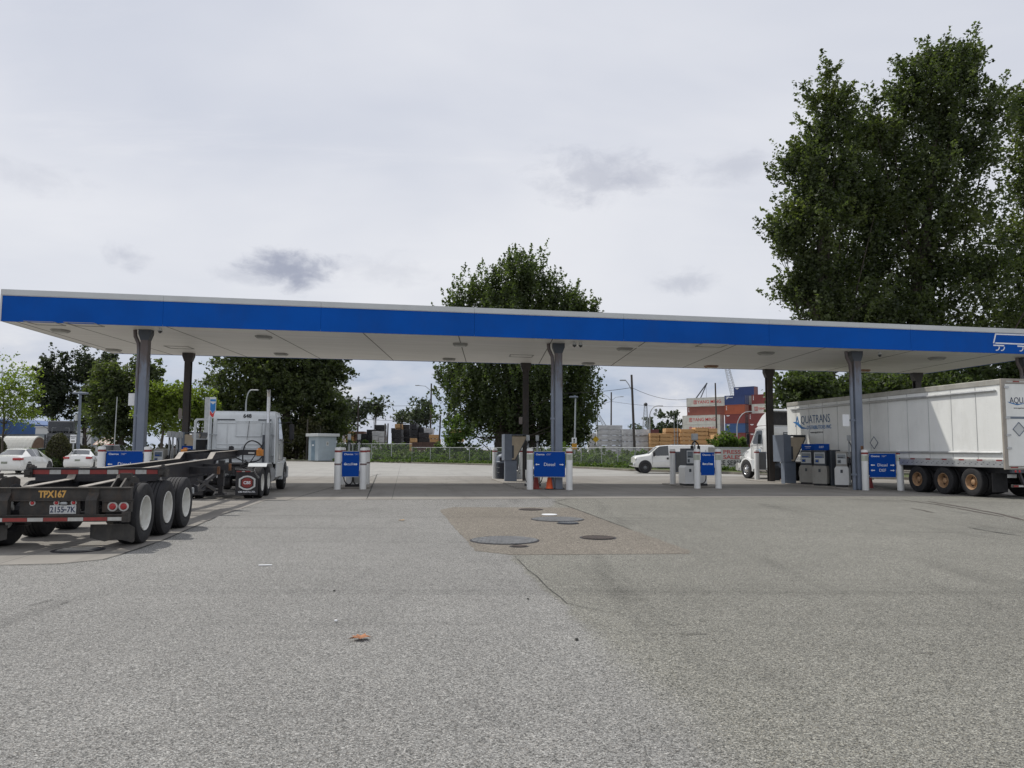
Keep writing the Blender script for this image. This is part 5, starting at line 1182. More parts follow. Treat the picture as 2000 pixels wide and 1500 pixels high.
# local: y forward (= world -X), x right (= world +Y).  near side is -x
t.location = (g0.x+5.6, 54.6, 0)
pk2 = [(0.02, .8, .62, .76, .88, .7, .95, .52), (.06, 1.86, .62, 1.24, .93, .8, .97, .45), (.16, 1.97, .70, 1.25, .94, .8, .99, .42), (.35, 1.99, .72, 1.25, .95, .8, 1.0, .42), (3.08, 1.985, .73, 1.25, .95, .8, 1.0, .42), (3.12, 1.98, .73, 1.25, .95, .8, 1.0, .42), (3.22, 1.98, .72, 1.25, .95, .8, 1.0, .42), (3.42, 1.97, .72, 1.25, .95, .8, 1.0, .42), (4.02, 1.92, .72, 1.24, .95, .8, 1.0, .42), (4.15, 1.84, .72, 1.23, .95, .8, 1.0, .42), (4.55, 1.50, .80, 1.24, .96, .85, 1.0, .42), (4.74, 1.35, .84, 1.23, .96, .85, 1.0, .42), (5.2, 1.27, .86, 1.18, .95, .85, 1.0, .42), (5.66, 1.20, .84, 1.12, .93, .82, .99, .42), (5.80, 1.12, .82, 1.0, .9, .75, .96, .44), (5.82, .7, .7, .68, .8, .6, .9, .46)]
gq = lambda i, k: (k == 2 and i in (7, 8, 9)) or (i in (9, 10) and k == 0)
import bmesh
def loftcar(t, st, rule, paint):
    ring = lambda y, zt, wt, zb, wb, zs, ws, zl: [(0, zt+.02), (wt*.6, zt+.015), (wt, zt-.02), (wb, zb), (ws, zs), (ws*.985, zl+.12), (ws*.93, zl), (0, zl)]
    m = mb(); g = mb(); P = [[(x, s[0], z) for x, z in ring(*s)] for s in st]; n = 8
    for s in (1, -1):
        for i in range(len(P)-1):
            for k in range(n-1):
                q = [(s*a, b, c) for a, b, c in (P[i][k], P[i][k+1], P[i+1][k+1], P[i+1][k])]; (g if rule(i, k) else m).add(q, [(0, 1, 2, 3)])
        for i in (0, len(P)-1): m.add([(s*a, b, c) for a, b, c in P[i]], [tuple(range(n))])
    for mm, nm, mt in ((m, 'body', paint), (g, 'window', m_glass)):
        o = mm.build(nm, mt, t, fix=False); bm = bmesh.new(); bm.from_mesh(o.data); bmesh.ops.remove_doubles(bm, verts=bm.verts, dist=.0005); bmesh.ops.recalc_face_normals(bm, faces=bm.faces); bm.to_mesh(o.data); bm.free()
        o.data.polygons.foreach_set('use_smooth', [True]*len(o.data.polygons)); o.data.set_sharp_from_angle(angle=R(36))
loftcar(t, pk2, gq, m_carwhite)
for s in (-1, 1):
    for y in (1.25, 5.10):
        m = mb(); m.lathe([(s*.85, .46), (s*1.006, .46)], 'x', (0, y, .47), 30); m.build('wheel_arch', m_black, t)
        wheel(t, (s*.885, y, .40), .40, .25, .23, m_rimg, s, 'convex', rib=False)
    m = mb(); m.box((s*1.0, 3.14, .62), (s*1.006, 3.16, 1.24)); m.box((s*.996, 4.58, .62), (s*1.004, 4.592, 1.20)); m.box((s*1.0, 3.34, .62), (s*1.006, 3.352, 1.24)); m.build('door_gap', m_greyd, t)
    m = mb(); m.box((s*1.0, 3.44, .98), (s*1.03, 3.58, 1.12), .01); m.build('door_handle', m_black, t)
    m = mb(); m.box((s*1.02, 4.42, 1.20), (s*1.24, 4.56, 1.50), .03); m.box((s*.95, 4.46, 1.24), (s*1.02, 4.52, 1.30)); m.build('mirror', m_black, t)
    m = mb(); m.box((s*.997, .3, .845), (s*1.012, 4.55, .875), .004); m.build('side_moulding', m_ink, t)
    m = mb(); m.box((s*.80, 5.62, .86), (s*.955, 5.80, 1.06), .03); m.build('headlight', m_lens, t)
    m = mb(); m.box((s*.90, 2.0, .36), (s*.98, 4.3, .42)); m.build('side_step', m_black, t)
    m = mb(); m.box((s*.90, .02, .9), (s*.99, .05, 1.2)); m.build('tail_light', m_red, t)
m = mb(); m.box((-.98, 5.80, .50), (.98, 5.96, .74), .04); m.build('bumper', m_chrome, t)
m = mb(); m.box((-.96, .04, 1.30), (-.8, .055, 1.85)); m.build('canopy_rear_window', m_glassl, t)
m = mb(); m.box((-.92, .30, 1.35), (-.9, .62, 1.86)); m.build('canopy_vent', m_fixt, t)
m = mb(); m.box((-1.0, .06, 1.34), (-.965, .55, 1.84), .01); m.build('canopy_side_panel', m_fixt, t)
for i, z in enumerate((1.36,)): text('8482', .11, m_inkb, t, (-.93, .82, 1.55), (R(90), R(90), R(-90)))
# far black tractor
tr3 = tractor(Vector(((145-1000)/FP*72, 70, 0)), R(16), 'black semi tractor parked at the left behind the round hedge', m_carblk, 'dark', name='tractor_truck')
for c in kids(tr3):
    if c.name.startswith(('exhaust', 'door', 'open_door')):
        for q in kids(c): bpy.data.objects.remove(q)
        bpy.data.objects.remove(c)
m = mb(); m.box((-1.1, -.02, 3.06), (1.1, 1.1, 4.1), .1); m.build('sleeper_roof', m_carblk, tr3)
m = mb()
for a, b in (((-.7, 3.0), (-.7, 3.45)), ((-.7, 3.45), (-.35, 3.45)), ((.35, 3.45), (.7, 3.45)), ((.7, 3.45), (.7, 3.0))): m.bar((a[0], -.03, a[1]), (b[0], -.03, b[1]), .02, .04, up=(0, 1, 0))
m.bar((-1.0, -.03, 2.75), (1.0, -.03, 2.75), .02, .04, up=(0, 1, 0)); m.build('pinstripe', m_galv, tr3)
# ================================================================ background
PXM = lambda px_: 877.5+(px_-1000)*ROLL
def gx(px_, Y, z=0.): return Vector(((px_-1000)/FP*Y*(1+0), Y, z))
def atz(px_, py_, Y): p = AT(px_, py_, Y); return p
# fence
fl = [p for p in off(curb, 5.5)]
fpts = []
ctrl = [(655, 97.5), (806, 90.5), (1000, 82.5), (1175, 70.0), (1240, 65.5), (1414, 59.5), (1600, 54.5), (1800, 51), (2060, 47)]
FP3 = [gx(a, b) for a, b in ctrl]
t = thing('chain_link_fence', 'galvanised chain link fence with brambles behind it, along the far kerb', 'fence', FP3[3])
off0 = FP3[3]
def seglen(a, b): return (b-a).length
posts = []
for i in range(len(FP3)-1):
    n = max(1, round(seglen(FP3[i], FP3[i+1])/3.1)); 
    for k in range(n): posts.append((FP3[i].lerp(FP3[i+1], k/n), 2.25 if i == 0 else 1.82))
posts.append((FP3[-1], 1.82))
for p, h in posts:
    m = mb(); q = p-off0; m.tube([(q.x, q.y, .1), (q.x, q.y, h+.05)], .035 if h < 2 else .045, 7); m.build('fence_post', m_galv, t)
for i in range(len(FP3)-1):
    h = 2.25 if i == 0 else 1.82; a, b = FP3[i]-off0, FP3[i+1]-off0
    m = mb(); m.tube([(a.x, a.y, h), (b.x, b.y, h)], .03, 6); m.build('top_rail', m_galv, t)
    m = mb(); m.add([(a.x, a.y+.04, .15), (b.x, b.y+.04, .15), (b.x, b.y+.04, h), (a.x, a.y+.04, h)], [(0, 1, 2, 3)]); m.build('wire_mesh', m_mesh, t, fix=False)
# shed
c0 = gx(623.7, 95.5, .12); t = thing('utility_shed', 'small flat-roofed grey utility shed with a blue-grey door behind the kerb', 'shed', c0, R(44))
m_shed = pm('painted_block', (.36, .42, .46), .7, var=.05, dirt=.15, dcol=(.3, .32, .33))
m = mb(); m.box((0, 0, 0), (2.55, 2.45, 3.05)); m.build('wall', m_shed, t)
m = mb(); m.box((-.3, -.3, 3.051), (2.85, 2.75, 3.42), .03); m.build('roof', m_fwhite, t)
m = mb(); m.box((-.02, .85, .05), (-.002, 1.75, 2.55)); d_ = m.build('door', pm('shed_door', (.17, .24, .30), .6), t)
m = mb(); m.box((-.03, 1.1, 1.85), (-.021, 1.5, 2.05)); m.build('door_sign', m_ink, d_); m = mb(); m.box((-.05, .92, 1.1), (-.021, 1.0, 1.15)); m.build('handle', m_chrome, d_)
m = mb(); m.box((1.1, -.015, 1.9), (1.45, -.002, 2.4)); n_ = m.build('notice', m_plate, t); m = mb(); m.box((1.16, -.02, 2.0), (1.39, -.0155, 2.3)); m.build('notice_mark', m_fixt, n_)
m_tin = pm('pole_galv', (.36, .39, .41), .5, .2, var=.1)
def pole(name, px_, py0, Y, d, label, cat='pole', px1=None, base=None, mat=None, dx=0):
    a = AT(px_, py0, Y); b = gx(px1 if px1 else px_, Y, base or 0)
    t = thing(name, label, cat, (b.x, b.y, b.z), 0)
    h = a.z-b.z; m = mb(); m.tube([(0, 0, 0), ((a.x-b.x), 0, h)], [d/2, d/2*.75], 9); m.build('pole_shaft', mat or m_pole, t, True)
    return t, a, b
def loc(t, p): return Vector(p)-t.location
# lamp posts
t, a, b = pole('street_lamp', 157, 770, 60, .26, 'tall pale blue-grey lamp post with square twin head beside the round hedge', 'street lamp', mat=m_grey)
q = loc(t, a); m = mb(); m.box((q.x-.5, -.2, q.z), (q.x+.55, .2, q.z+.16), .03); m.box((q.x-.09, -.09, q.z+.16), (q.x+.09, .09, q.z+.25)); m.build('lamp_head', m_grey, t)
m = mb(); m.box((q.x-.3, -.1, q.z-2.1), (q.x-.14, .1, q.z-1.6)); m.build('control_box', m_fwhite, t)
t, a, b = pole('street_lamp', 1124, 777, 78, .2, 'grey lamp post with white and orange plates right of the middle column', 'street lamp', px1=1122, mat=m_tin)
q = loc(t, a); m = mb(); m.box((q.x-.62, -.3, q.z), (q.x+.25, .3, q.z+.16), .03); m.box((q.x-.16, -.1, q.z+.16), (q.x+.02, .1, q.z+.26)); m.build('lamp_head', m_grey, t)
zz_ = AT(1122, 855, 78).z; m = mb(); m.box((-.28, -.14, zz_-.56), (.22, -.12, zz_), .02); p = m.build('white_plate', m_ink, t); m = mb(); m.box((-.12, -.146, zz_-.3), (.06, -.1405, zz_-.1)); m.box((-.12, -.146, zz_-.5), (.06, -.1405, zz_-.36)); m.build('plate_mark', m_inkb, p)
m = mb(); m.box((-.27, -.14, zz_-1.2), (.25, -.12, zz_-.6), .05); m.build('orange_plate', pm('orange_plate', (.60, .30, .03), .5, var=.15), t)
t, a, b = pole('flag_pole', 229, 775, 82, .12, 'thin pale pole in front of the dense left trees', 'pole', px1=226, mat=m_galv)
def curved(px_, py0, Y, hx, hy, label, d=.16):
    a = AT(px_, py0, Y); h_ = AT(hx, hy, Y); b = gx(px_, Y)
    t = thing('street_lamp', label, 'street lamp', b, 0, 'curved street lamps on the far road')
    s = h_.x-a.x; top = h_.z; pts = [(0, 0, 0), (0, 0, a.z*.5), (0, 0, a.z)]+[(s*(1-cos(k))*.85, 0, a.z+(top-a.z)*sin(k)) for k in np.linspace(.25, pi/2, 6)]+[(s*.95, 0, top)]
    m = mb(); m.tube(pts, [d/2]*3+[d/2*.7]*7, 7); m.build('pole_shaft', m_tin, t, True)
    m = mb(); m.box((s*.95-.1, -.12, top-.06), (s*.95+.8*(1 if s > 0 else -1), .12, top+.08), .03); m.build('lamp_head', m_galv, t)
curved(1269, 815, 118, 1286, 793, 'curved grey street lamp left of the orange lumber', .22)
curved(1439, 838, 125, 1466, 804, 'curved grey street lamp in front of the container stacks', .22)
curved(480, 790, 92, 492, 762, 'curved street lamp rising behind the white tractor roof', .2)
t, a, b = pole('street_lamp', 1166, 778, 112, .22, 'straight grey lamp pole with yellow diamond sign beside the middle tree', 'street lamp', px1=1168, mat=m_tin)
zz_ = AT(1166, 858, 112).z; m = mb(); m.prism([(-.85, zz_), (-.35, zz_-.5), (.15, zz_), (-.35, zz_+.5)], -.16, -.13, 'y'); m.build('warning_sign', pm('sign_yellow', (.62, .42, .02), .5), t)
def util(px_, py0, Y, d, label, arms=(), px1=None):
    t, a, b = pole('utility_pole', px_, py0, Y, d, label, 'utility pole', px1=px1); t['group'] = 'wooden utility poles'
    for (jy, hx, hy) in arms:
        j = AT(px_, jy, Y)-b; e = AT(hx, hy, Y)-b; m = mb(); mid = (j+e)/2+Vector((0, 0, abs(e.x-j.x)*.18)); m.tube([j, mid, e], .05, 6); ar = m.build('lamp_arm', m_tin, t)
        s = 1 if e.x > j.x else -1; m = mb(); m.box((e.x, -.14, e.z-.05), (e.x+.7*s, .14, e.z+.09), .03); m.build('lamp_head', m_galv, ar)
    return a
U1 = util(1233.5, 732, 90, .34, 'tallest leaning utility pole with one lamp arm, over the wrapped lumber', [(762, 1222, 743)], 1240)
U2 = util(1194, 766, 150, .36, 'utility pole with two lamp arms above the white lumber stacks', [(783, 1181, 771), (783, 1211, 775)], 1193)
U3 = util(1397, 748, 165, .42, 'utility pole in front of the red and white containers', [], 1400)
U4 = util(842.5, 749, 130, .34, 'utility pole with lamp arms left of the middle tree', [(764, 819, 753), (764, 855, 757)], 841)
U5 = util(700.5, 774, 125, .30, 'utility pole between the spindly trees above the dark lumber', [(784, 682, 779), (784, 722, 779)], 699)
util(758, 827, 100, .22, 'short pale pole rising from the brambles beside the rack of black bundles', [], 757)
util(752.5, 827, 101, .16, 'thin short pole just left of the pale pole in the brambles')
util(860.5, 811, 98, .24, 'pale pole at the left edge of the middle tree', [], 857)
util(601, 819, 104, .24, 'short post standing behind the left corner of the shed')
util(626, 832, 104, .10, 'thin post standing behind the middle of the shed')
t = thing('ladder_mast', 'slender twin-pole ladder mast in front of the orange lumber', 'mast', gx(1320, 100))
m = mb(); h0 = AT(1320, 811, 100).z; m.tube([(-.22, 0, 0), (-.22, 0, h0)], .04, 6); m.tube([(.22, 0, 0), (.22, 0, h0-.1)], .04, 6)
for k in range(14): m.bar((-.22, 0, 1.2+k*.22), (.22, 0, 1.2+k*.22), .03)
m.box((-.7, -.15, 2.2), (.7, .15, 2.35)); m.build('mast_frame', m_galv, t)
def wire(label, pts, r=.028):
    P = [AT(a, b, c) for a, b, c in pts]; Q = []
    for i in range(len(P)-1):
        L = (P[i+1]-P[i]).length; sag = .02*L
        for k in range(9):
            s = k/8; v = P[i].lerp(P[i+1], s); v.z -= sag*4*s*(1-s); Q.append(v)
    m = mb(); m.tube([q-Q[0] for q in Q], r, 5); o = m.build('overhead_wire', m_black, loc=Q[0]); tag(o, label, 'wire', 'overhead wires')
wire('upper overhead wire running from the tallest utility pole toward the containers', [(1100, 768, 92), (1233.5, 757, 90), (1345, 779, 120)])
wire('overhead wire passing the two-armed utility pole', [(1120, 799, 150), (1194, 784, 150), (1340, 794, 158), (1397, 790, 165)])
wire('faint overhead wire low over the black bundles', [(700, 818, 125), (842, 819, 130), (1000, 822, 140)])
wire('second faint overhead wire between the left pole and the tree', [(600, 776, 125), (700.5, 790, 125), (842, 790, 130)])
# lumber piles --------------------------------------------------------------
def wrap(name, c, c2):
    m, b = newmat(name); t = N('ShaderNodeTexCoord').outputs['Object']; n1 = noise(vmap(t, (.6, .6, 2)), 1.6, 6, .6, .8); n2 = noise(t, .7, 4, .5)
    cc = mixc(sm(n1, .35, .65), c, c2); cc = mixc(mth('MULTIPLY', sm(n2, .62, .7), .7), cc, (.25, .12, .05)) if c[0] > .3 else cc
    LK(cc, b.inputs['Base Color']); b.inputs['Roughness'].default_value = .45; bump(b, n1, .6, .08); return m
m_wrapw = wrap('white_wrap', (.52, .53, .55), (.70, .72, .74)); m_wrapk = wrap('black_wrap', (.012, .012, .015), (.035, .036, .042))
ORD = ['topmost']+[x+' from top' for x in ('second', 'third', 'fourth', 'fifth', 'sixth', 'seventh', 'eighth', 'ninth')]
npile = 0
def pile(x0, x1, yt, Y, mat, col, where, lh=.78, dep=2.4, only=9, jit=.08, kind='lumber'):
    global npile; npile += 1
    r = random.Random(npile*13); a = AT(x0, yt, Y); b = AT(x1, yt, Y); top = (a.z+b.z)/2; n = max(1, round(top/lh)); lh = top/n
    n_wall = n-only
    for k in range(min(n, only)):
        z1 = top-k*lh; z0 = z1-lh
        m = mb(); j = r.uniform(-jit, jit); w_ = b.x-a.x
        m.box((-w_/2+j, 0, .07), (w_/2+j, dep, lh-.005), .012)
        if mat is m_wood: 
            for s in (-.3, .3): m.box((w_*s+j-.05, -.012, .10), (w_*s+j-.02, -.0005, lh-.01))
        for s in (-.35, 0, .35): m.box((w_*s+j-.06, .02, 0), (w_*s+j+.06, dep-.02, .069))
        o = m.build('lumber_bundle', mat, loc=((a.x+b.x)/2, Y+r.uniform(-.15, .15), z0)); o.rotation_euler = (0, 0, r.uniform(-.02, .02))
        tag(o, '%s, %s, pile %s' % (col, ORD[k], where), 'lumber', 'lumber bundles in the yard')
W_, O_, K_ = 'white wrapped lumber', 'orange sawn lumber', 'black wrapped lumber'
pile(1150, 1166, 846, 117, m_wrapw, W_, 'left of the lamp pole', .8)
pile(1167, 1215, 830.5, 115, m_wrapw, W_, 'left of the tallest utility pole', .74)
pile(1216, 1239, 838, 114, m_wrapw, W_, 'behind the tallest utility pole', .9)
pile(1240, 1266.5, 839, 113.5, m_wrapw, W_, 'right of the tallest utility pole', .9)
pile(1270, 1288, 846, 112, m_wood, O_, 'just right of the curved lamp', .62)
pile(1288.5, 1312, 846.5, 112, m_wood, O_, 'left of the ladder mast', .62)
pile(1301, 1328, 836.5, 116, m_wood, O_, 'behind the ladder mast', .62, only=7)
pile(1328.5, 1358, 838, 115, m_wood, O_, 'right of the ladder mast', .62, only=7)
pile(1358.5, 1384, 835, 115, m_wood, O_, 'below the lowest white container', .62)
pile(1384.5, 1401, 837, 115, m_wood, O_, 'under the leaning pole', .62)
pile(1395, 1416, 849, 109, m_wood, O_, 'at the right end of the lumber', .62)
pile(1257, 1287, 838.5, 150, pm('maroon_sheet', (.12, .035, .035), .6), 'dark maroon', 'behind the curved lamp', 1., only=4)
pile(732, 751, 829.8, 124, m_wrapk, K_, 'tallest left of the pale pole', .8)
pile(716.5, 731.5, 839, 124, m_wrapk, K_, 'beside the spindly tree', .8)
pile(702, 716, 847, 123, m_wrapk, K_, 'low, right of the left pole', .8)
pile(727, 739, 842, 119, m_wrapw, W_, 'in front of the tallest black pile', .8); pile(739.5, 751, 842.5, 119, m_wrapw, W_, 'left of the thin short pole', .8)
pile(764, 771, 836, 124, m_wrapk, K_, 'right of the pale pole', .8); pile(771.5, 784.5, 828, 124, m_wood, O_, 'single file left of the steel rack', .75, only=2); pile(771.5, 784.5, 838.5, 121, m_wrapk, K_, 'under the orange bundles left of the rack', .75)
pile(787, 800, 829, 126, m_wrapk, K_, 'inside the steel rack', .9); pile(802, 814, 828, 122, m_wrapk, K_, 'just right of the steel rack', .9); pile(814.5, 827, 834, 124, m_wrapk, K_, 'left of the white bundle', .9)
pile(827.5, 845, 836, 124, m_wrapw, W_, 'at the left edge of the middle tree', .9, only=2); pile(818, 838, 845, 118, m_wrapk, K_, 'in front of the white bundle', .9)
pile(839, 858, 849, 116, m_wood, O_, 'beside the pale pole near the middle tree', .6); pile(800, 810, 856, 112, m_wood, O_, 'low, at the foot of the steel rack', .6)
pile(660, 668, 838, 130, m_wrapw, W_, 'furthest left behind the shed', .9); pile(675, 692, 843, 132, m_wood, O_, 'left of the leaning left pole', .7, only=3); pile(692.5, 711, 842.5, 132, pm('brown_steel', (.16, .08, .06), .7, dirt=.4), 'rust brown', 'at the left pole', .7, only=3)
pile(880, 905, 838, 122, m_wood, O_, 'glimpsed through the middle tree', .7, only=3)
t = thing('steel_rack', 'dark steel storage rack with black bundles left of the middle tree', 'rack', gx(793, 119))
for x in (-.75, .75):
    m = mb(); m.box((x-.08, -.08, 0), (x+.08, .08, 5.7)); m.build('upright', m_black, t)
for z in (2.2, 3.4, 4.6, 5.6): m = mb(); m.box((-.67, -.06, z), (.67, .06, z+.12)); m.build('rack_beam', m_black, t)
m = mb(); a, b = gx(806, 108), gx(860, 104); m.T = Matrix.Translation(-a)
m.add([(a.x, a.y, 0), (b.x, b.y, 0), (b.x, b.y+.3, 0), (a.x, a.y+.3, 0)]+[(v.x, v.y+o, 2.6) for v, o in ((a, 0), (b, 0), (b, .3), (a, .3))], FQ)
tag(m.build('brick_wall', pm('dark_brick', (.075, .042, .034), .9, var=.25, scale=4), loc=a), 'low dark red-brown wall behind the fence left of the middle tree', 'wall')
# shipping containers -------------------------------------------------------
def cont(px_, Y, lev, length, mat, label, rz=-45, txt=None, marks=None, hc=False, endmat=None):
    base = gx(px_, Y, 1.25+2.6*lev); t = thing('shipping_container', label, 'shipping container', base, R(rz), 'stacked shipping containers')
    L, W, H = length, 2.44, 2.57
    m = mb(); n = int(L/.28); vs = []; p = []
    for i in range(n):
        x = .08+(L-.16)*i/n; dxx = (L-.16)/n; p += [(x, .045), (x+dxx*.25, .045), (x+dxx*.5, .005), (x+dxx*.75, .005)]
    p.append((L-.08, .045)); poly = p+[(L-.05, W-.02), (.08, W-.02)]
    m.prism(poly, .12, H-.1, 'z'); b = m.build('corrugated_walls', mat, t)
    m = mb(); m.box((0, -.01, 0), (L, W, .119)); m.box((0, -.01, H-.099), (L, W, H)); m.box((0, -.01, .119), (.079, .10, H-.099)); m.box((L-.079, -.01, .119), (L, .10, H-.099)); m.box((L-.079, W-.1, .119), (L, W, H-.099)); m.build('corner_frame', mat, t)
    m = mb(); m.box((L-.079, .1, .12), (L-.03, W-.1, H-.1)); e = m.build('door', endmat or mat, t)
    m = mb()
    for y in (.5, .95, 1.5, 1.95): m.tube([(L-.015, y, .15), (L-.015, y, H-.15)], .025, 6)
    m.build('lock_bars', m_galv, e)
    if txt:
        # emblem square + name
        s = txt; m = mb(); x = L*.19 if L > 8 else .8; z0, z1 = .75, 1.85
        for q in ((x, z0, x+.95, z0+.12), (x, z1-.12, x+.95, z1), (x, z0+.12, x+.12, z1-.12), (x+.83, z0+.12, x+.95, z1-.12), (x+.22, z1-.36, x+.73, z1-.24), (x+.40, z0+.26, x+.55, z1-.36), (x+.22, z0+.24, x+.73, z0+.30)): m.box((q[0], -.02, q[1]), (q[2], -.0105, q[3]))
        m.build('line_emblem', m_inkr, t); text(s, 1.32 if L > 8 else .85, m_inkr, t, (x+1.15, -.016, 1.28), align='LEFT', bold=.008, sx=1.0 if L > 8 else .8)
    if marks:
        for k, c in enumerate(marks): text(c, .42, m_ink, t, (.55, -.02, H-.5-k*.42), bold=.02)
    elif not txt:
        m = mb(); m.box((.5, -.018, H-.45), (1.5, -.0105, H-.3)); m.box((.7, -.018, H-.6), (1.3, -.0105, H-.5)); m.build('number_marks', m_ink, t)
    return t
cc = lambda n, c: pm(n, c, .6, var=.08, scale=.5, dirt=.25, dcol=tuple(x*.55 for x in c))
k_w = cc('container_white', (.60, .60, .54)); k_r = cc('container_maroon', (.20, .045, .042)); k_o = cc('container_orange', (.36, .09, .04)); k_b = cc('container_navy', (.028, .055, .17)); k_bl = cc('container_blue', (.04, .10, .24)); k_g = cc('container_grey', (.36, .35, .33)); k_br = cc('container_brown', (.22, .07, .05))
c40 = 12.19; c20 = 6.06
cont(1333, 222, 3, c40, k_w, 'white container with red lettering, second row from the top of the white stack, left group', -45, 'YANG MING')
cont(1333, 222, 2, c40, k_w, 'white lettered container just behind the orange lumber tops, lowest visible at left', -45, 'YANG MING')
for l in (0, 1): cont(1333, 222, l, c40, k_w, 'white container hidden behind lumber, %s of the left stack' % ('lowest', 'second lowest')[l], -45)
cont(1342.5, 223, 4, c40, k_br, 'red-brown long container under the topmost white lettered container', -40, None, 'K LINE'[:1]+'LINE' if 0 else 'TEX')
cont(1341.5, 223, 5, c40, k_w, 'topmost white long container with red lettering at the left', -40, 'YANG MING')
for l, (mt, lb, mk) in enumerate(((k_r, 'lowest maroon short container of the middle column', None), (k_r, 'maroon short container second from the ground, behind the green bush', None), (k_bl, 'bright blue short container low in the middle column', None), (k_r, 'maroon short container above the blue one in the middle column', None), (k_o, 'orange-brown short container in the middle column', 'TEX'), (k_b, 'navy container with white bird mark on top of the orange-brown one', None))):
    t = cont(1416, 212, l, c20, mt, lb, -45, None, mk)
    if l == 5:
        m = mb(); m.add([(.35, -.016, 2.1), (.75, -.016, 1.75), (1.0, -.016, 1.95), (1.3, -.016, 2.15), (.95, -.016, 1.7), (.6, -.016, 1.6)], [(0, 1, 2, 3, 4, 5)]); m.build('bird_mark', m_ink, t, fix=False); m = mb(); m.box((1.5, -.018, 1.95), (2.6, -.0105, 2.1)); m.build('line_name', m_ink, t)
for l in range(7): cont(1434.7, 214.5, l, c20, (k_r, k_b, k_r, k_r, k_r, k_g, k_b)[l], ('dark container at ground level of the rear column', 'navy container low in the rear column', 'maroon container in the rear column', 'maroon container mid rear column', 'maroon container below the grey-ended one in the rear column', 'pale grey-ended container below the topmost blue one', 'topmost blue container of the whole yard')[l], -45, endmat=k_r if l == 6 else None)
for l, (mt, lb, tx, mk) in enumerate(((k_r, 'lowest maroon container of the right column', None, None), (k_r, 'second lowest maroon container of the right column', None, None), (k_r, 'maroon container with white mark left of the truck fairing', None, None), (k_r, 'maroon container with upright white letters beside the truck fairing', None, 'TEX'), (k_w, 'white short container with red lettering at the right', 'YANG', None), (k_r, 'top maroon container of the right column with upright white letters', None, 'TEX'))):
    cont(1462 if l < 4 else 1469, 207 if l < 4 else 207.5, l, c20, mt, lb, -45, tx, mk)
# cranes --------------------------------------------------------------------
def lattice(name, pa, pb, Y, w0, w1, n, label, mat, th=.09):
    a = AT(*pa, Y); b = AT(*pb, Y); t = thing(name, label, 'crane', a, 0)
    m = mb(); d = b-a; s = Vector((0, 1, 0)); x = d.cross(s).normalized()
    cor = lambda k, i, j: d*k+x*(i*(w0+(w1-w0)*k)/2)+s*(j*(w0+(w1-w0)*k)/2)
    for i, j in ((-1, -1), (1, -1), (1, 1), (-1, 1)): m.bar(cor(0, i, j), cor(1, i, j), th)
    for k in range(n):
        for (i, j, p, q) in ((-1, -1, 1, -1), (1, 1, -1, 1), (-1, 1, -1, -1), (1, -1, 1, 1)):
            m.bar(cor(k/n, i, j), cor((k+1)/n, p, q), th*.6); m.bar(cor(k/n, i, j), cor(k/n, p, q), th*.6)
    m.build('boom', mat, t); return t, a, b
lattice('crane', (1435, 778), (1420, 718), 300, 2.0, 1.5, 12, 'white lattice crane boom rising behind the containers', m_galv, .13)
t, a, b = lattice('crane', (1260.5, 845), (1261, 790), 260, 1.9, .8, 9, 'narrow upright lattice mast with dark head right of the tallest pole', m_tin, .12)
q = b-a; m = mb(); m.lathe([(-.6, .3), (-.2, .65), (.5, .6), (.8, .3)], 'y', q, 12); m.build('mast_head', m_black, t)
t, a, b = lattice('crane', (1184, 838), (1169, 810), 260, 1.2, .5, 8, 'small slanting crane boom above the white lumber', m_tin, .1)
t = thing('crane', 'dark slanting twin-bar crane boom above the topmost white container', 'crane', AT(1352, 788, 250)); a = t.location
m = mb(); m.bar((0, 0, 0), AT(1381, 748, 250)-a, .35); m.bar(AT(1363, 790, 250)-a, AT(1381, 748, 250)-a, .28); m.build('boom', m_greyd, t)
m = mb(); m.bar(AT(1379, 752, 250)-a, AT(1380, 780, 250)-a, .06); m.build('hoist_rope', m_black, t)
# company banner behind the fence -------------------------------------------
m_bred = pm('faded_red_letter', (.50, .12, .12), .6, var=.2, scale=3); t = thing('banner', 'pale company banner with red and black lettering behind the white tractor nose', 'banner', gx(1440, 58.2), R(-14))
m = mb(); m.box((-1.65, 0, .2), (2.6, .05, 1.78)); m.build('banner_sheet', pm('banner_vinyl', (.56, .56, .54), .5, var=.06, dirt=.2, dcol=(.3,.3,.28)), t)
m = mb(); m.box((-1.7, -.02, 1.78), (2.6, .07, 1.88)); m.build('top_edge', m_galv, t)
text('PRESS', .40, m_bred, t, (-1.1, -.01, 1.50), align='LEFT', bold=.01, sx=1.3); text('SALES', .40, m_bred, t, (-1.1, -.01, 1.10), align='LEFT', bold=.01, sx=1.3)
text('CE SERVICE', .52, m_inkb, t, (-1.5, -.01, .66), align='LEFT', bold=.01, sx=.9)
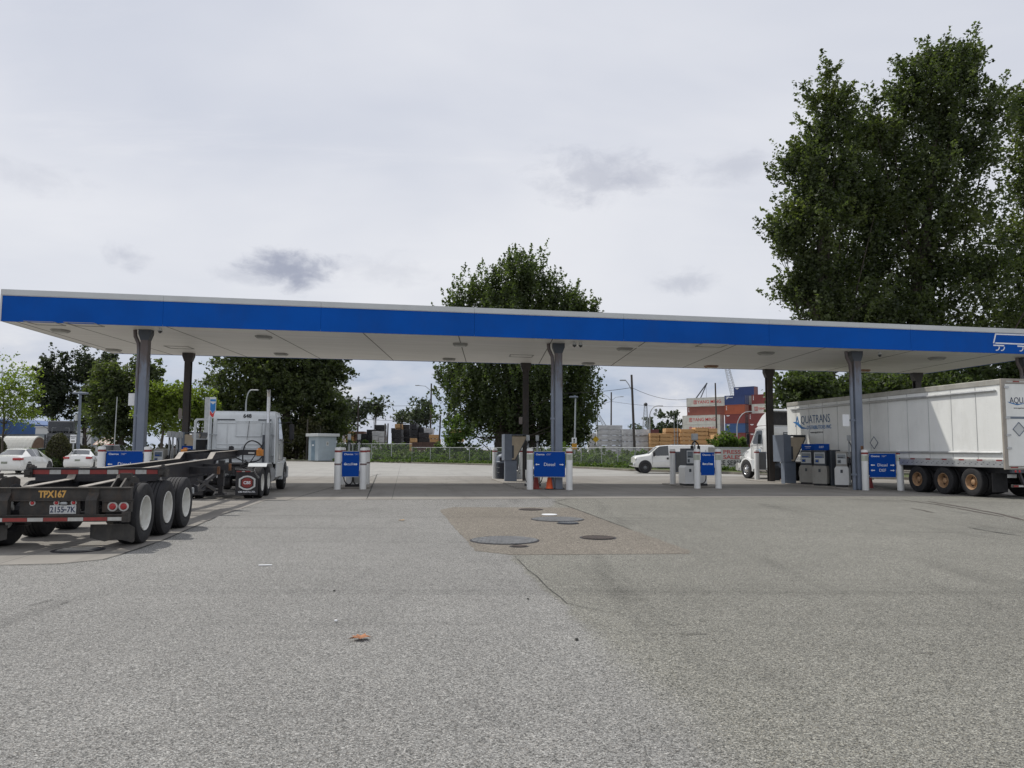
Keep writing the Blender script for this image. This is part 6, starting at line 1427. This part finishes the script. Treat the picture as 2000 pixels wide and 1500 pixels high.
# left background -----------------------------------------------------------
t = thing('warehouse', 'long low grey warehouse with a deep blue roof band at the far left', 'building', gx(-10, 170))
m_whb = pm('blue_cladding', (.03, .09, .24), .6, var=.2, scale=.3); m_whg = pm('grey_cladding', (.24, .27, .29), .7, var=.1, scale=.3)
z0, z1 = AT(30, 848, 170).z, AT(30, 818, 170).z
m = mb(); m.box((-16, 0, 0), (9.8, 30, z0)); m.build('wall', m_whg, t); m = mb(); m.prism([(-16, z0), (9.8, z0), (9.8, z1-1.3), (-2, z1+.3), (-16, z1-.5)], -.3, 30, 'y'); m.build('roof_band', m_whb, t)
m = mb(); m.box((3.6, -.05, z0-1.3), (4.8, -.002, z0-.3)); m.build('window', m_glass, t)
t = thing('office_building', 'pale office building with dark window band left of the black tractor', 'building', gx(92, 150))
m = mb(); m.box((-2.1, 0, 0), (2.4, 12, 5.6)); m.build('wall', m_fwhite, t); m = mb(); m.box((-2.1, -.05, 3.6), (2.4, -.002, 4.3)); m.build('window_band', m_whg, t); m = mb(); m.box((-2.3, -.2, 5.601), (2.6, 12, 5.8)); m.build('roof', m_fwhite, t)
def quonset(x0, x1, Y, h, L, label, mat, front):
    a, b = gx(x0, Y), gx(x1, Y); t = thing('arched_shed', label, 'shed', (a+b)/2, R(62)); w = (b.x-a.x)/2
    m = mb(); po = [(w*cos(k), h*.35+h*.65*sin(k)) for k in np.linspace(0, pi, 15)]; po = [(w, 0)]+po+[(-w, 0)]
    m.prism(po, 0, L, 'y'); m.build('arched_roof', mat, t); m = mb(); m.prism([(p*.94, q*.95) for p, q in po], -.05, -.002, 'y'); m.build('front_wall', front, t)
m_poly = pm('poly_sheet', (.46, .46, .42), .4, var=.1, dirt=.4, dcol=(.3, .27, .2)); m_brw = pm('brown_boards', (.13, .085, .06), .8, var=.2)
quonset(64, 96, 84, 2.9, 9, 'pale arched shed with brown front wall beyond the left cars', m_poly, m_brw)
quonset(20, 48, 92, 3.0, 12, 'pale arched greenhouse at the far left behind the grey car', m_poly, m_poly)
t = thing('shed', 'small shed with a red and white striped gable roof behind the black pickup', 'shed', gx(204, 100), R(-12))
m = mb(); m.box((-1.1, 0, 0), (1.3, 2.4, 2.1)); m.build('wall', m_fwhite, t)
m = mb(); L_ = 10
for i in range(L_): m.mi = i % 2; a_, b_2 = -1.35+i*.29, -1.35+(i+1)*.29; m.add([(a_, -.25, 2.05), (b_2, -.25, 2.05), (b_2, 1.2, 2.95), (a_, 1.2, 2.95), (a_, -.25, 1.98), (b_2, -.25, 1.98), (b_2, 1.2, 2.88), (a_, 1.2, 2.88)], FQ)
m.mi = 0; m.add([(-1.35, 2.65, 2.05), (1.55, 2.65, 2.05), (1.55, 1.2, 2.95), (-1.35, 1.2, 2.95)], [(0, 1, 2, 3)]); m.build('roof', [pm('roof_red', (.26, .10, .06), .6), pm('roof_cream', (.46, .42, .36), .6)], t)
t = thing('price_sign', 'tall station sign with blue and red chevron emblem above the open truck door', 'sign', gx(409, 76), R(20))
zt = AT(409, 776, 76).z
m = mb(); m.box((-.45, -.2, 0), (.0, .25, zt)); m.build('pylon', m_galv, t); m = mb(); m.box((.002, -.22, zt-2.1), (.60, .22, zt), .02); m.build('sign_box', m_fwhite, t)
m = mb(); m.box((.05, -.228, zt-.42), (.57, -.2205, zt-.2)); m.prism([(.06, zt-.5), (.31, zt-.72), (.56, zt-.5), (.56, zt-1.25), (.31, zt-1.6), (.06, zt-1.25)], -.228, -.2205, 'y'); m.build('emblem_upper', m_inkbl, t)
m = mb(); m.prism([(.06, zt-1.33), (.31, zt-1.68), (.56, zt-1.33), (.56, zt-1.75), (.31, zt-2.05), (.06, zt-1.75)], -.228, -.2205, 'y'); m.build('emblem_lower', m_inkr, t)
t = thing('parking_sign', 'white parking sign with orange base plate beside the round hedge', 'sign', gx(146, 56.5)); m = mb(); m.box((-.03, 0, 0), (.03, .05, 2.5)); m.build('sign_post', m_galv, t)
z_ = AT(146, 849, 56.5).z; m = mb(); m.box((-.22, -.03, z_-.62), (.22, -.002, z_)); p = m.build('sign_plate', m_ink, t); text('TRUCKS\nONLY', .12, m_inkb, p, (0, -.033, z_-.2), bold=.003); m = mb(); m.box((-.14, -.034, z_-.55), (.14, -.0305, z_-.42)); m.build('caption', m_fixt, p)
m = mb(); m.box((-.15, -.1, 0), (.2, .12, 1.25), .03); m.build('orange_base', m_yellow, t)
# ================================================================ vegetation
RNG = np.random.default_rng(11)
def leafmesh(name, C, size, mat, parent, origin, tone, flat=.5):
    n = len(C); C = C-np.array(origin)
    a = RNG.normal(size=(n, 3)); a[:, 2] *= .7; a /= np.linalg.norm(a, axis=1)[:, None]
    nn = RNG.normal(size=(n, 3)); nn[:, 2] += flat; b = np.cross(nn, a); b /= np.linalg.norm(b, axis=1)[:, None]
    s = size*RNG.uniform(.6, 1.3, n)[:, None]
    V = np.empty((n, 4, 3)); V[:, 0] = C-a*s*.6; V[:, 1] = C+b*s*.38; V[:, 2] = C+a*s*.6; V[:, 3] = C-b*s*.38
    me = bpy.data.meshes.new(name); me.vertices.add(4*n); me.vertices.foreach_set('co', V.ravel().astype(np.float32))
    me.loops.add(4*n); me.loops.foreach_set('vertex_index', np.arange(4*n, dtype=np.int32)); me.polygons.add(n)
    me.polygons.foreach_set('loop_start', np.arange(0, 4*n, 4, dtype=np.int32)); me.polygons.foreach_set('loop_total', np.full(n, 4, dtype=np.int32))
    at_ = me.attributes.new('tone', 'FLOAT', 'FACE'); at_.data.foreach_set('value', np.clip(tone, 0, 1).astype(np.float32))
    me.materials.append(mat); me.update(calc_edges=True); me.validate()
    o = bpy.data.objects.new(name, me); COL.objects.link(o)
    if parent is not None: o.parent = parent
    else: o.location = origin
    return o
def sprays(lobes, per, length, rad, up=.9, shell=2.2, dens=None):
    """lobes: (c(3), r(3), count) -> leaf centres and tones"""
    Cs, Ts, roots = [], [], []
    for c, r_, cnt in lobes:
        d = RNG.normal(size=(cnt, 3)); d /= np.linalg.norm(d, axis=1)[:, None]; q = RNG.uniform(0, 1, cnt)**(1/shell)
        P = np.array(c)+d*np.array(r_)*q[:, None]
        nc = max(3, cnt//11); cr = (np.prod(r_)**(1/3))*.17; own = RNG.integers(0, nc, cnt); sel = RNG.uniform(0, 1, cnt) < .8
        P = np.where(sel[:, None], P[own]+RNG.normal(size=(cnt, 3))*np.array([cr*1.25, cr*1.25, cr*.75]), P); ctone = RNG.uniform(-.18, .22, nc)[own]
        g = d*np.array([1, 1, .5])+np.array([0, 0, up])+RNG.normal(size=(cnt, 3))*.3; g /= np.linalg.norm(g, axis=1)[:, None]
        L = length*RNG.uniform(.5, 1.3, cnt); tn = RNG.uniform(0, .6, cnt)+ctone
        k = RNG.integers(int(per*.6), int(per*1.4), cnt); idx = np.repeat(np.arange(cnt), k); n = len(idx)
        t = RNG.uniform(0, 1, n)**.8; off_ = RNG.normal(size=(n, 3))*rad*(1.15-t)[:, None]*.6
        Cs.append(P[idx]+g[idx]*(t*L[idx])[:, None]+off_); Ts.append(tn[idx]+RNG.uniform(-.15, .35, n)); roots.append(P)
    return np.vstack(Cs), np.hstack(Ts), np.vstack(roots)
def tree(label, basepx, Y, lobes_px, mat, leaf=.3, per=26, length=2.0, rad=.6, trunk=.5, dfac=.8, up=.9, limbs=26, stems=1, name='leafy_tree', group=None, base_z=.1, minz=.3, cat='tree', shell=2.2, flat=.5):
    base = gx(basepx, Y, base_z); t = thing(name, label, cat, base, 0, group); o = np.array(base)
    L = []
    for cx_, cy_, rx, ry, cnt in lobes_px:
        c = AT(cx_, cy_, Y); k = Y/FP; L.append(((c.x, Y+RNG.uniform(-.5, .5), c.z), (rx*k, rx*k*dfac, ry*k), cnt))
    C, T, roots = sprays(L, per, length, rad, up, shell)
    keep = C[:, 2] > minz; C, T = C[keep], T[keep]
    top = C[:, 2].max()
    m = mb(); r = random.Random(int(basepx)); ends = []
    for s in range(stems):
        sx_ = (s-(stems-1)/2)*trunk*2.2; lob = L[s % len(L)][0]; pts = []; H = min(top*.82, lob[2]+L[s % len(L)][1][2]*.7)
        for k in range(8):
            q = k/7; pts.append(Vector((sx_+(lob[0]-base.x-sx_)*q**1.5+r.uniform(-.15, .15)*(k > 0)*min(1, trunk*2), r.uniform(-.2, .2)*(k > 0)+sx_*.3, q*(H-base_z))))
        m.tube(pts, [trunk*(1-.85*k/7)*(1.25 if k == 0 else 1) for k in range(8)], 9); ends.append(pts)
    m.build('trunk', m_bark, t, True)
    m = mb()
    for k in range(limbs):
        e_ = Vector(roots[r.randrange(len(roots))])-base; pts = ends[k % stems]; cand = [p for p in pts if p.z < e_.z*.95-.2]
        if not cand: continue
        p = cand[-1] if r.random() < .5 else r.choice(cand); 
        if p.z < 1.2 and len(cand) > 1: p = cand[-1]
        mid = p.lerp(e_, .5)+Vector((0, 0, -(e_-p).length*.08)); w_ = max(.02, trunk*.22*(1-p.z/max(1, top)))
        m.tube([p, mid, e_], [w_, w_*.6, w_*.2], 5)
    if m.v: m.build('limb', m_bark, t, True)
    leafmesh('crown', C, leaf, mat, t, o, T, flat); return t
# big poplars right
tree('largest dark poplar with twin peaks towering over the right end of the canopy', 1800, 62, [(1835, 225, 66, 105, 280), (1830, 345, 108, 130, 420), (1815, 490, 148, 125, 560), (1800, 620, 190, 120, 620), (1850, 735, 170, 60, 360), (1778, 200, 38, 72, 90), (1878, 165, 28, 55, 65), (1908, 275, 48, 75, 115), (1832, 125, 15, 42, 34), (1886, 122, 11, 40, 26), (1858, 140, 15, 38, 26), (1770, 150, 14, 40, 26), (1945, 190, 16, 26, 18), (1715, 300, 50, 90, 150), (1700, 440, 60, 90, 200), (1690, 265, 34, 75, 130), (1665, 520, 60, 90, 160)], m_leafd, .235, 44, 2.1, .50, .75, .55, limbs=90, stems=3, up=1.1)
tree('tall dark poplar forming the lower left peak beside the largest poplar', 1605, 60, [(1615, 240, 32, 68, 110), (1612, 345, 68, 95, 230), (1592, 450, 72, 95, 280), (1615, 560, 65, 90, 220), (1650, 640, 90, 60, 260), (1562, 345, 44, 48, 90), (1545, 465, 36, 42, 90), (1618, 180, 12, 34, 24), (1590, 215, 12, 34, 20), (1645, 225, 12, 34, 20), (1670, 380, 50, 90, 140), (1570, 575, 40, 40, 60)], m_leafd, .235, 44, 2.0, .48, .6, .6, limbs=70, stems=2, up=1.1)
tree('dark poplar cut by the right edge of the picture', 2050, 64, [(2020, 330, 50, 130, 260), (2030, 480, 80, 120, 420), (2030, 640, 110, 120, 500), (2012, 215, 22, 45, 60)], m_leafd, .235, 42, 2.2, .48, .6, .6, limbs=40, stems=2, up=1.1)
tree('mid green bushy maple behind the front of the white box trailer', 1590, 53, [(1575, 785, 75, 55, 260), (1650, 790, 85, 50, 280), (1560, 752, 45, 22, 80), (1740, 780, 80, 45, 240), (1860, 760, 110, 50, 320), (1960, 745, 60, 45, 160)], m_leafm, .22, 30, 1.0, .5, .25, .6, limbs=30, stems=3, up=.5)
# middle tree
tree('big multi-crowned poplar rising behind the middle of the canopy', 1010, 100, [(1035, 568, 56, 70, 260), (1085, 615, 50, 72, 190), (932, 606, 42, 74, 190), (972, 610, 30, 60, 110), (882, 640, 24, 46, 90), (1000, 640, 85, 90, 320), (1132, 640, 30, 50, 110), (1020, 740, 120, 75, 480), (930, 780, 75, 75, 300), (1080, 800, 75, 75, 300), (1125, 800, 38, 85, 150), (1000, 835, 110, 50, 420), (1090, 865, 50, 28, 160), (880, 745, 30, 45, 60), (1135, 720, 28, 35, 60)], m_leafm, .31, 38, 3.0, .56, .7, .75, limbs=110, stems=4, up=2.2)
tree('leafy sapling with yellow-green leaves at the left foot of the middle tree', 890, 94, [(890, 865, 32, 30, 110), (905, 840, 22, 22, 40)], m_bram, .3, 24, 1.2, .5, .12, .7, limbs=12)
# left mass
tree('huge dense dark green tree behind the white tractor', 560, 112, [(480, 770, 72, 95, 560), (560, 760, 85, 110, 760), (625, 765, 45, 95, 420), (520, 690, 110, 70, 520), (600, 690, 80, 60, 420), (655, 725, 30, 28, 80), (430, 800, 25, 60, 130), (640, 830, 32, 45, 160)], m_leafd, .38, 28, 2.2, .75, .7, .7, limbs=60, stems=3, up=.5)
tree('scrubby undergrowth tree at the foot of the dense dark tree left of the shed', 580, 108, [(575, 868, 40, 28, 180), (610, 850, 28, 30, 90)], m_leaft, .3, 22, 1.0, .5, .15, limbs=16, minz=.1)
tree('tall dark feathery tree left of the lamp post', 105, 108, [(105, 745, 33, 62, 260), (98, 790, 35, 45, 180)], m_leafc, .32, 30, 1.5, .42, .3, .7, limbs=26, up=.3)
tree('tall dark feathery tree right behind the lamp post under the canopy corner', 170, 110, [(165, 735, 38, 55, 260), (172, 790, 34, 50, 180), (200, 715, 26, 25, 70)], m_leafc, .32, 30, 1.5, .42, .3, .7, limbs=26, up=.3)
tree('broad dense dark green tree behind the left column', 240, 98, [(235, 800, 62, 72, 480), (225, 750, 45, 45, 220), (285, 745, 26, 50, 160)], m_leafd, .36, 28, 1.3, .65, .4, .7, limbs=26, up=.3)
tree('bright yellow-green tree between the two left columns', 320, 86, [(318, 805, 42, 48, 300), (345, 780, 42, 32, 120), (300, 790, 30, 40, 120)], m_leafy, .26, 30, 1.0, .5, .2, .7, limbs=26, up=.5)
tree('bright green tree right of the rear left column', 392, 90, [(395, 810, 30, 42, 220), (380, 785, 30, 25, 60)], m_leafy, .26, 26, .9, .5, .2, .7, limbs=22, up=.5)
tree('sparse pale yellow young tree at the far left edge', 12, 58, [(0, 760, 60, 62, 190), (30, 790, 42, 40, 110)], m_leafy, .15, 20, 1.4, .3, .10, .8, limbs=70, up=.1, flat=.2)
for i, (a, Y, L, lab) in enumerate(((690, 150, [(690, 812, 24, 34, 90), (672, 830, 18, 25, 50), (715, 800, 10, 15, 14)], 'spindly open tree behind the left utility pole'), (733, 152, [(733, 812, 15, 28, 46), (740, 795, 14, 10, 14)], 'thin spindly tree between the left utility pole and the black bundles'),
        (787, 180, [(787, 818, 16, 17, 60)], 'small rounded far tree above the steel rack'), (815, 175, [(814, 812, 12, 28, 80)], 'narrow dark far tree left of the pole by the middle tree'), (833, 178, [(832, 808, 12, 30, 80)], 'narrow dark far tree right of the twin narrow tree'), (650, 150, [(655, 835, 14, 20, 60)], 'small far tree right of the dense dark tree'),
        (1239, 270, [(1238, 840, 9, 9, 30)], 'tiny pointed far tree above the white lumber'))):
    tree(lab, a, Y, L, m_leafl, .55, 18, 2.0, .8, .22, .8, limbs=30, up=.9)
t_ = []
def mass(name, label, cat, C, T, leaf, mat, kind='stuff'):
    o = leafmesh(name, C, leaf, mat, None, C.mean(0), T); return tag(o, label, cat, kind=kind)
L = [((gx(x, 280).x, 280, z), (3.2, 4, h), 26) for x, z, h in [(1268+i*6.5, 7.0+2.2*sin(i*1.7), 6.5+2*cos(i*2.3)) for i in range(12)]]
C, T, _ = sprays(L, 26, 2.2, .9); C = C[C[:, 2] > 1]; T = T[:len(C)]
mass('far_woods', 'far line of grey-green trees between the lumber and the containers', 'woods', C, T, .8, m_leafl)
# hedge and shrubs on the left
def shrub(label, px_, Y, w_, h, mat, n, leaf, name='round_hedge', cat='hedge', rnd_=True, dens=1):
    base = gx(px_, Y, 0); d = RNG.normal(size=(n, 3)); d /= np.linalg.norm(d, axis=1)[:, None]; q = RNG.uniform(.82, 1.0, n) if rnd_ else RNG.uniform(.3, 1.05, n)
    P = d*q[:, None]; P = P*np.array([w_, w_, h*.55])+np.array([0, 0, h*.45]); P = P[P[:, 2] > .02]
    if rnd_: P[:, :2] *= (1-.25*np.clip(P[:, 2:3]/h-.5, 0, 1))
    t = thing(name, label, cat, base, 0); m = mb(); m.tube([(0, 0, 0), (0, 0, h*.5)], [.12, .05], 7); m.build('trunk', m_bark, t)
    if rnd_:
        m = mb(); m.lathe([(h*.01, w_*.3), (h*.12, w_*.68), (h*.42, w_*.86), (h*.75, w_*.62), (h*.93, w_*.3), (h*.95, .001)], 'z', (0, 0, 0), 16); m.build('inner_branches', m_bark, t, True)
    leafmesh('foliage', P+np.array(base), leaf, mat, t, np.array(base), RNG.uniform(0, 1, len(P)), .2)
shrub('clipped round dark green hedge between the two white sedans', 119, 57, .88, 2.75, m_leaft, 9000, .10)
shrub('dark clipped hedge cut by the left edge of the picture', -6, 60, .9, 2.6, m_leaft, 6000, .10)
for a, Y, w_, h, lb in ((92, 59, 1.3, 1.35, 'low spreading shrub left of the round hedge'), (102, 56, .8, .9, 'small green shrub at the front left of the round hedge'), (70, 64, 1.7, 1.6, 'low dark shrub behind the left white sedan'), (240, 76, 3.5, 1.6, 'long low shrub behind the black pickup')):
    shrub(lb, a, Y, w_, h, m_leafm, 2500, .16, 'low_shrub', 'shrub', False)
tree('bright green bush in front of the maroon containers', 1418, 70, [(1415, 868, 22, 20, 90), (1440, 875, 20, 12, 50)], m_bram, .24, 22, .8, .4, .08, .8, limbs=10, name='green_bush', cat='bush', minz=.1)
# brambles along the fence
def fy(px_):
    for (a, b), (c, d) in zip(ctrl[:-1], ctrl[1:]):
        if a <= px_ <= c: return b+(d-b)*(px_-a)/(c-a)
    return ctrl[0][1] if px_ < 655 else ctrl[-1][1]
Ls = []
for i in range(900):
    px_ = RNG.uniform(652, 1160) if i % 3 else RNG.uniform(1150, 1700); o_ = RNG.uniform(.5, 9); y = fy(px_)+o_; h = .35+.15*o_*RNG.uniform(.3, 1.2)
    if px_ < 800: h += max(0, o_-3)*.22
    if 1000 < px_ < 1120: h += .3
    Ls.append(((gx(px_, y).x, y, max(.2, h*RNG.uniform(.3, 1))), (.8, .8, .45), 4))
C, T, _ = sprays(Ls, 20, .45, .3, .5); k = C[:, 2] > .12; mass('bramble_thicket', 'tangled green brambles growing behind and through the chain link fence', 'brambles', C[k], T[k], .26, m_bram)
Ls = []
for i in range(420):
    px_ = RNG.uniform(655, 1500); y = fy(px_)-RNG.uniform(.3, 2.8); Ls.append(((gx(px_, y).x, y, .16), (.5, .5, .12), 3))
C, T, _ = sprays(Ls, 18, .18, .22, .8); k = C[:, 2] > .12; mass('weeds', 'low green weeds and grass between kerb and fence', 'weeds', C[k], T[k], .15, m_bram)
Ls = [((gx(px_, y).x, y, .9*RNG.uniform(.3, 1.4)), (1.4, 1.2, .8), 5) for px_, y in zip(RNG.uniform(150, 640, 160), RNG.uniform(104, 116, 160))]
C, T, _ = sprays(Ls, 20, .7, .5, .5); k = C[:, 2] > .1; mass('undergrowth', 'dark undergrowth under the left tree mass', 'undergrowth', C[k], T[k], .34, m_leaft)
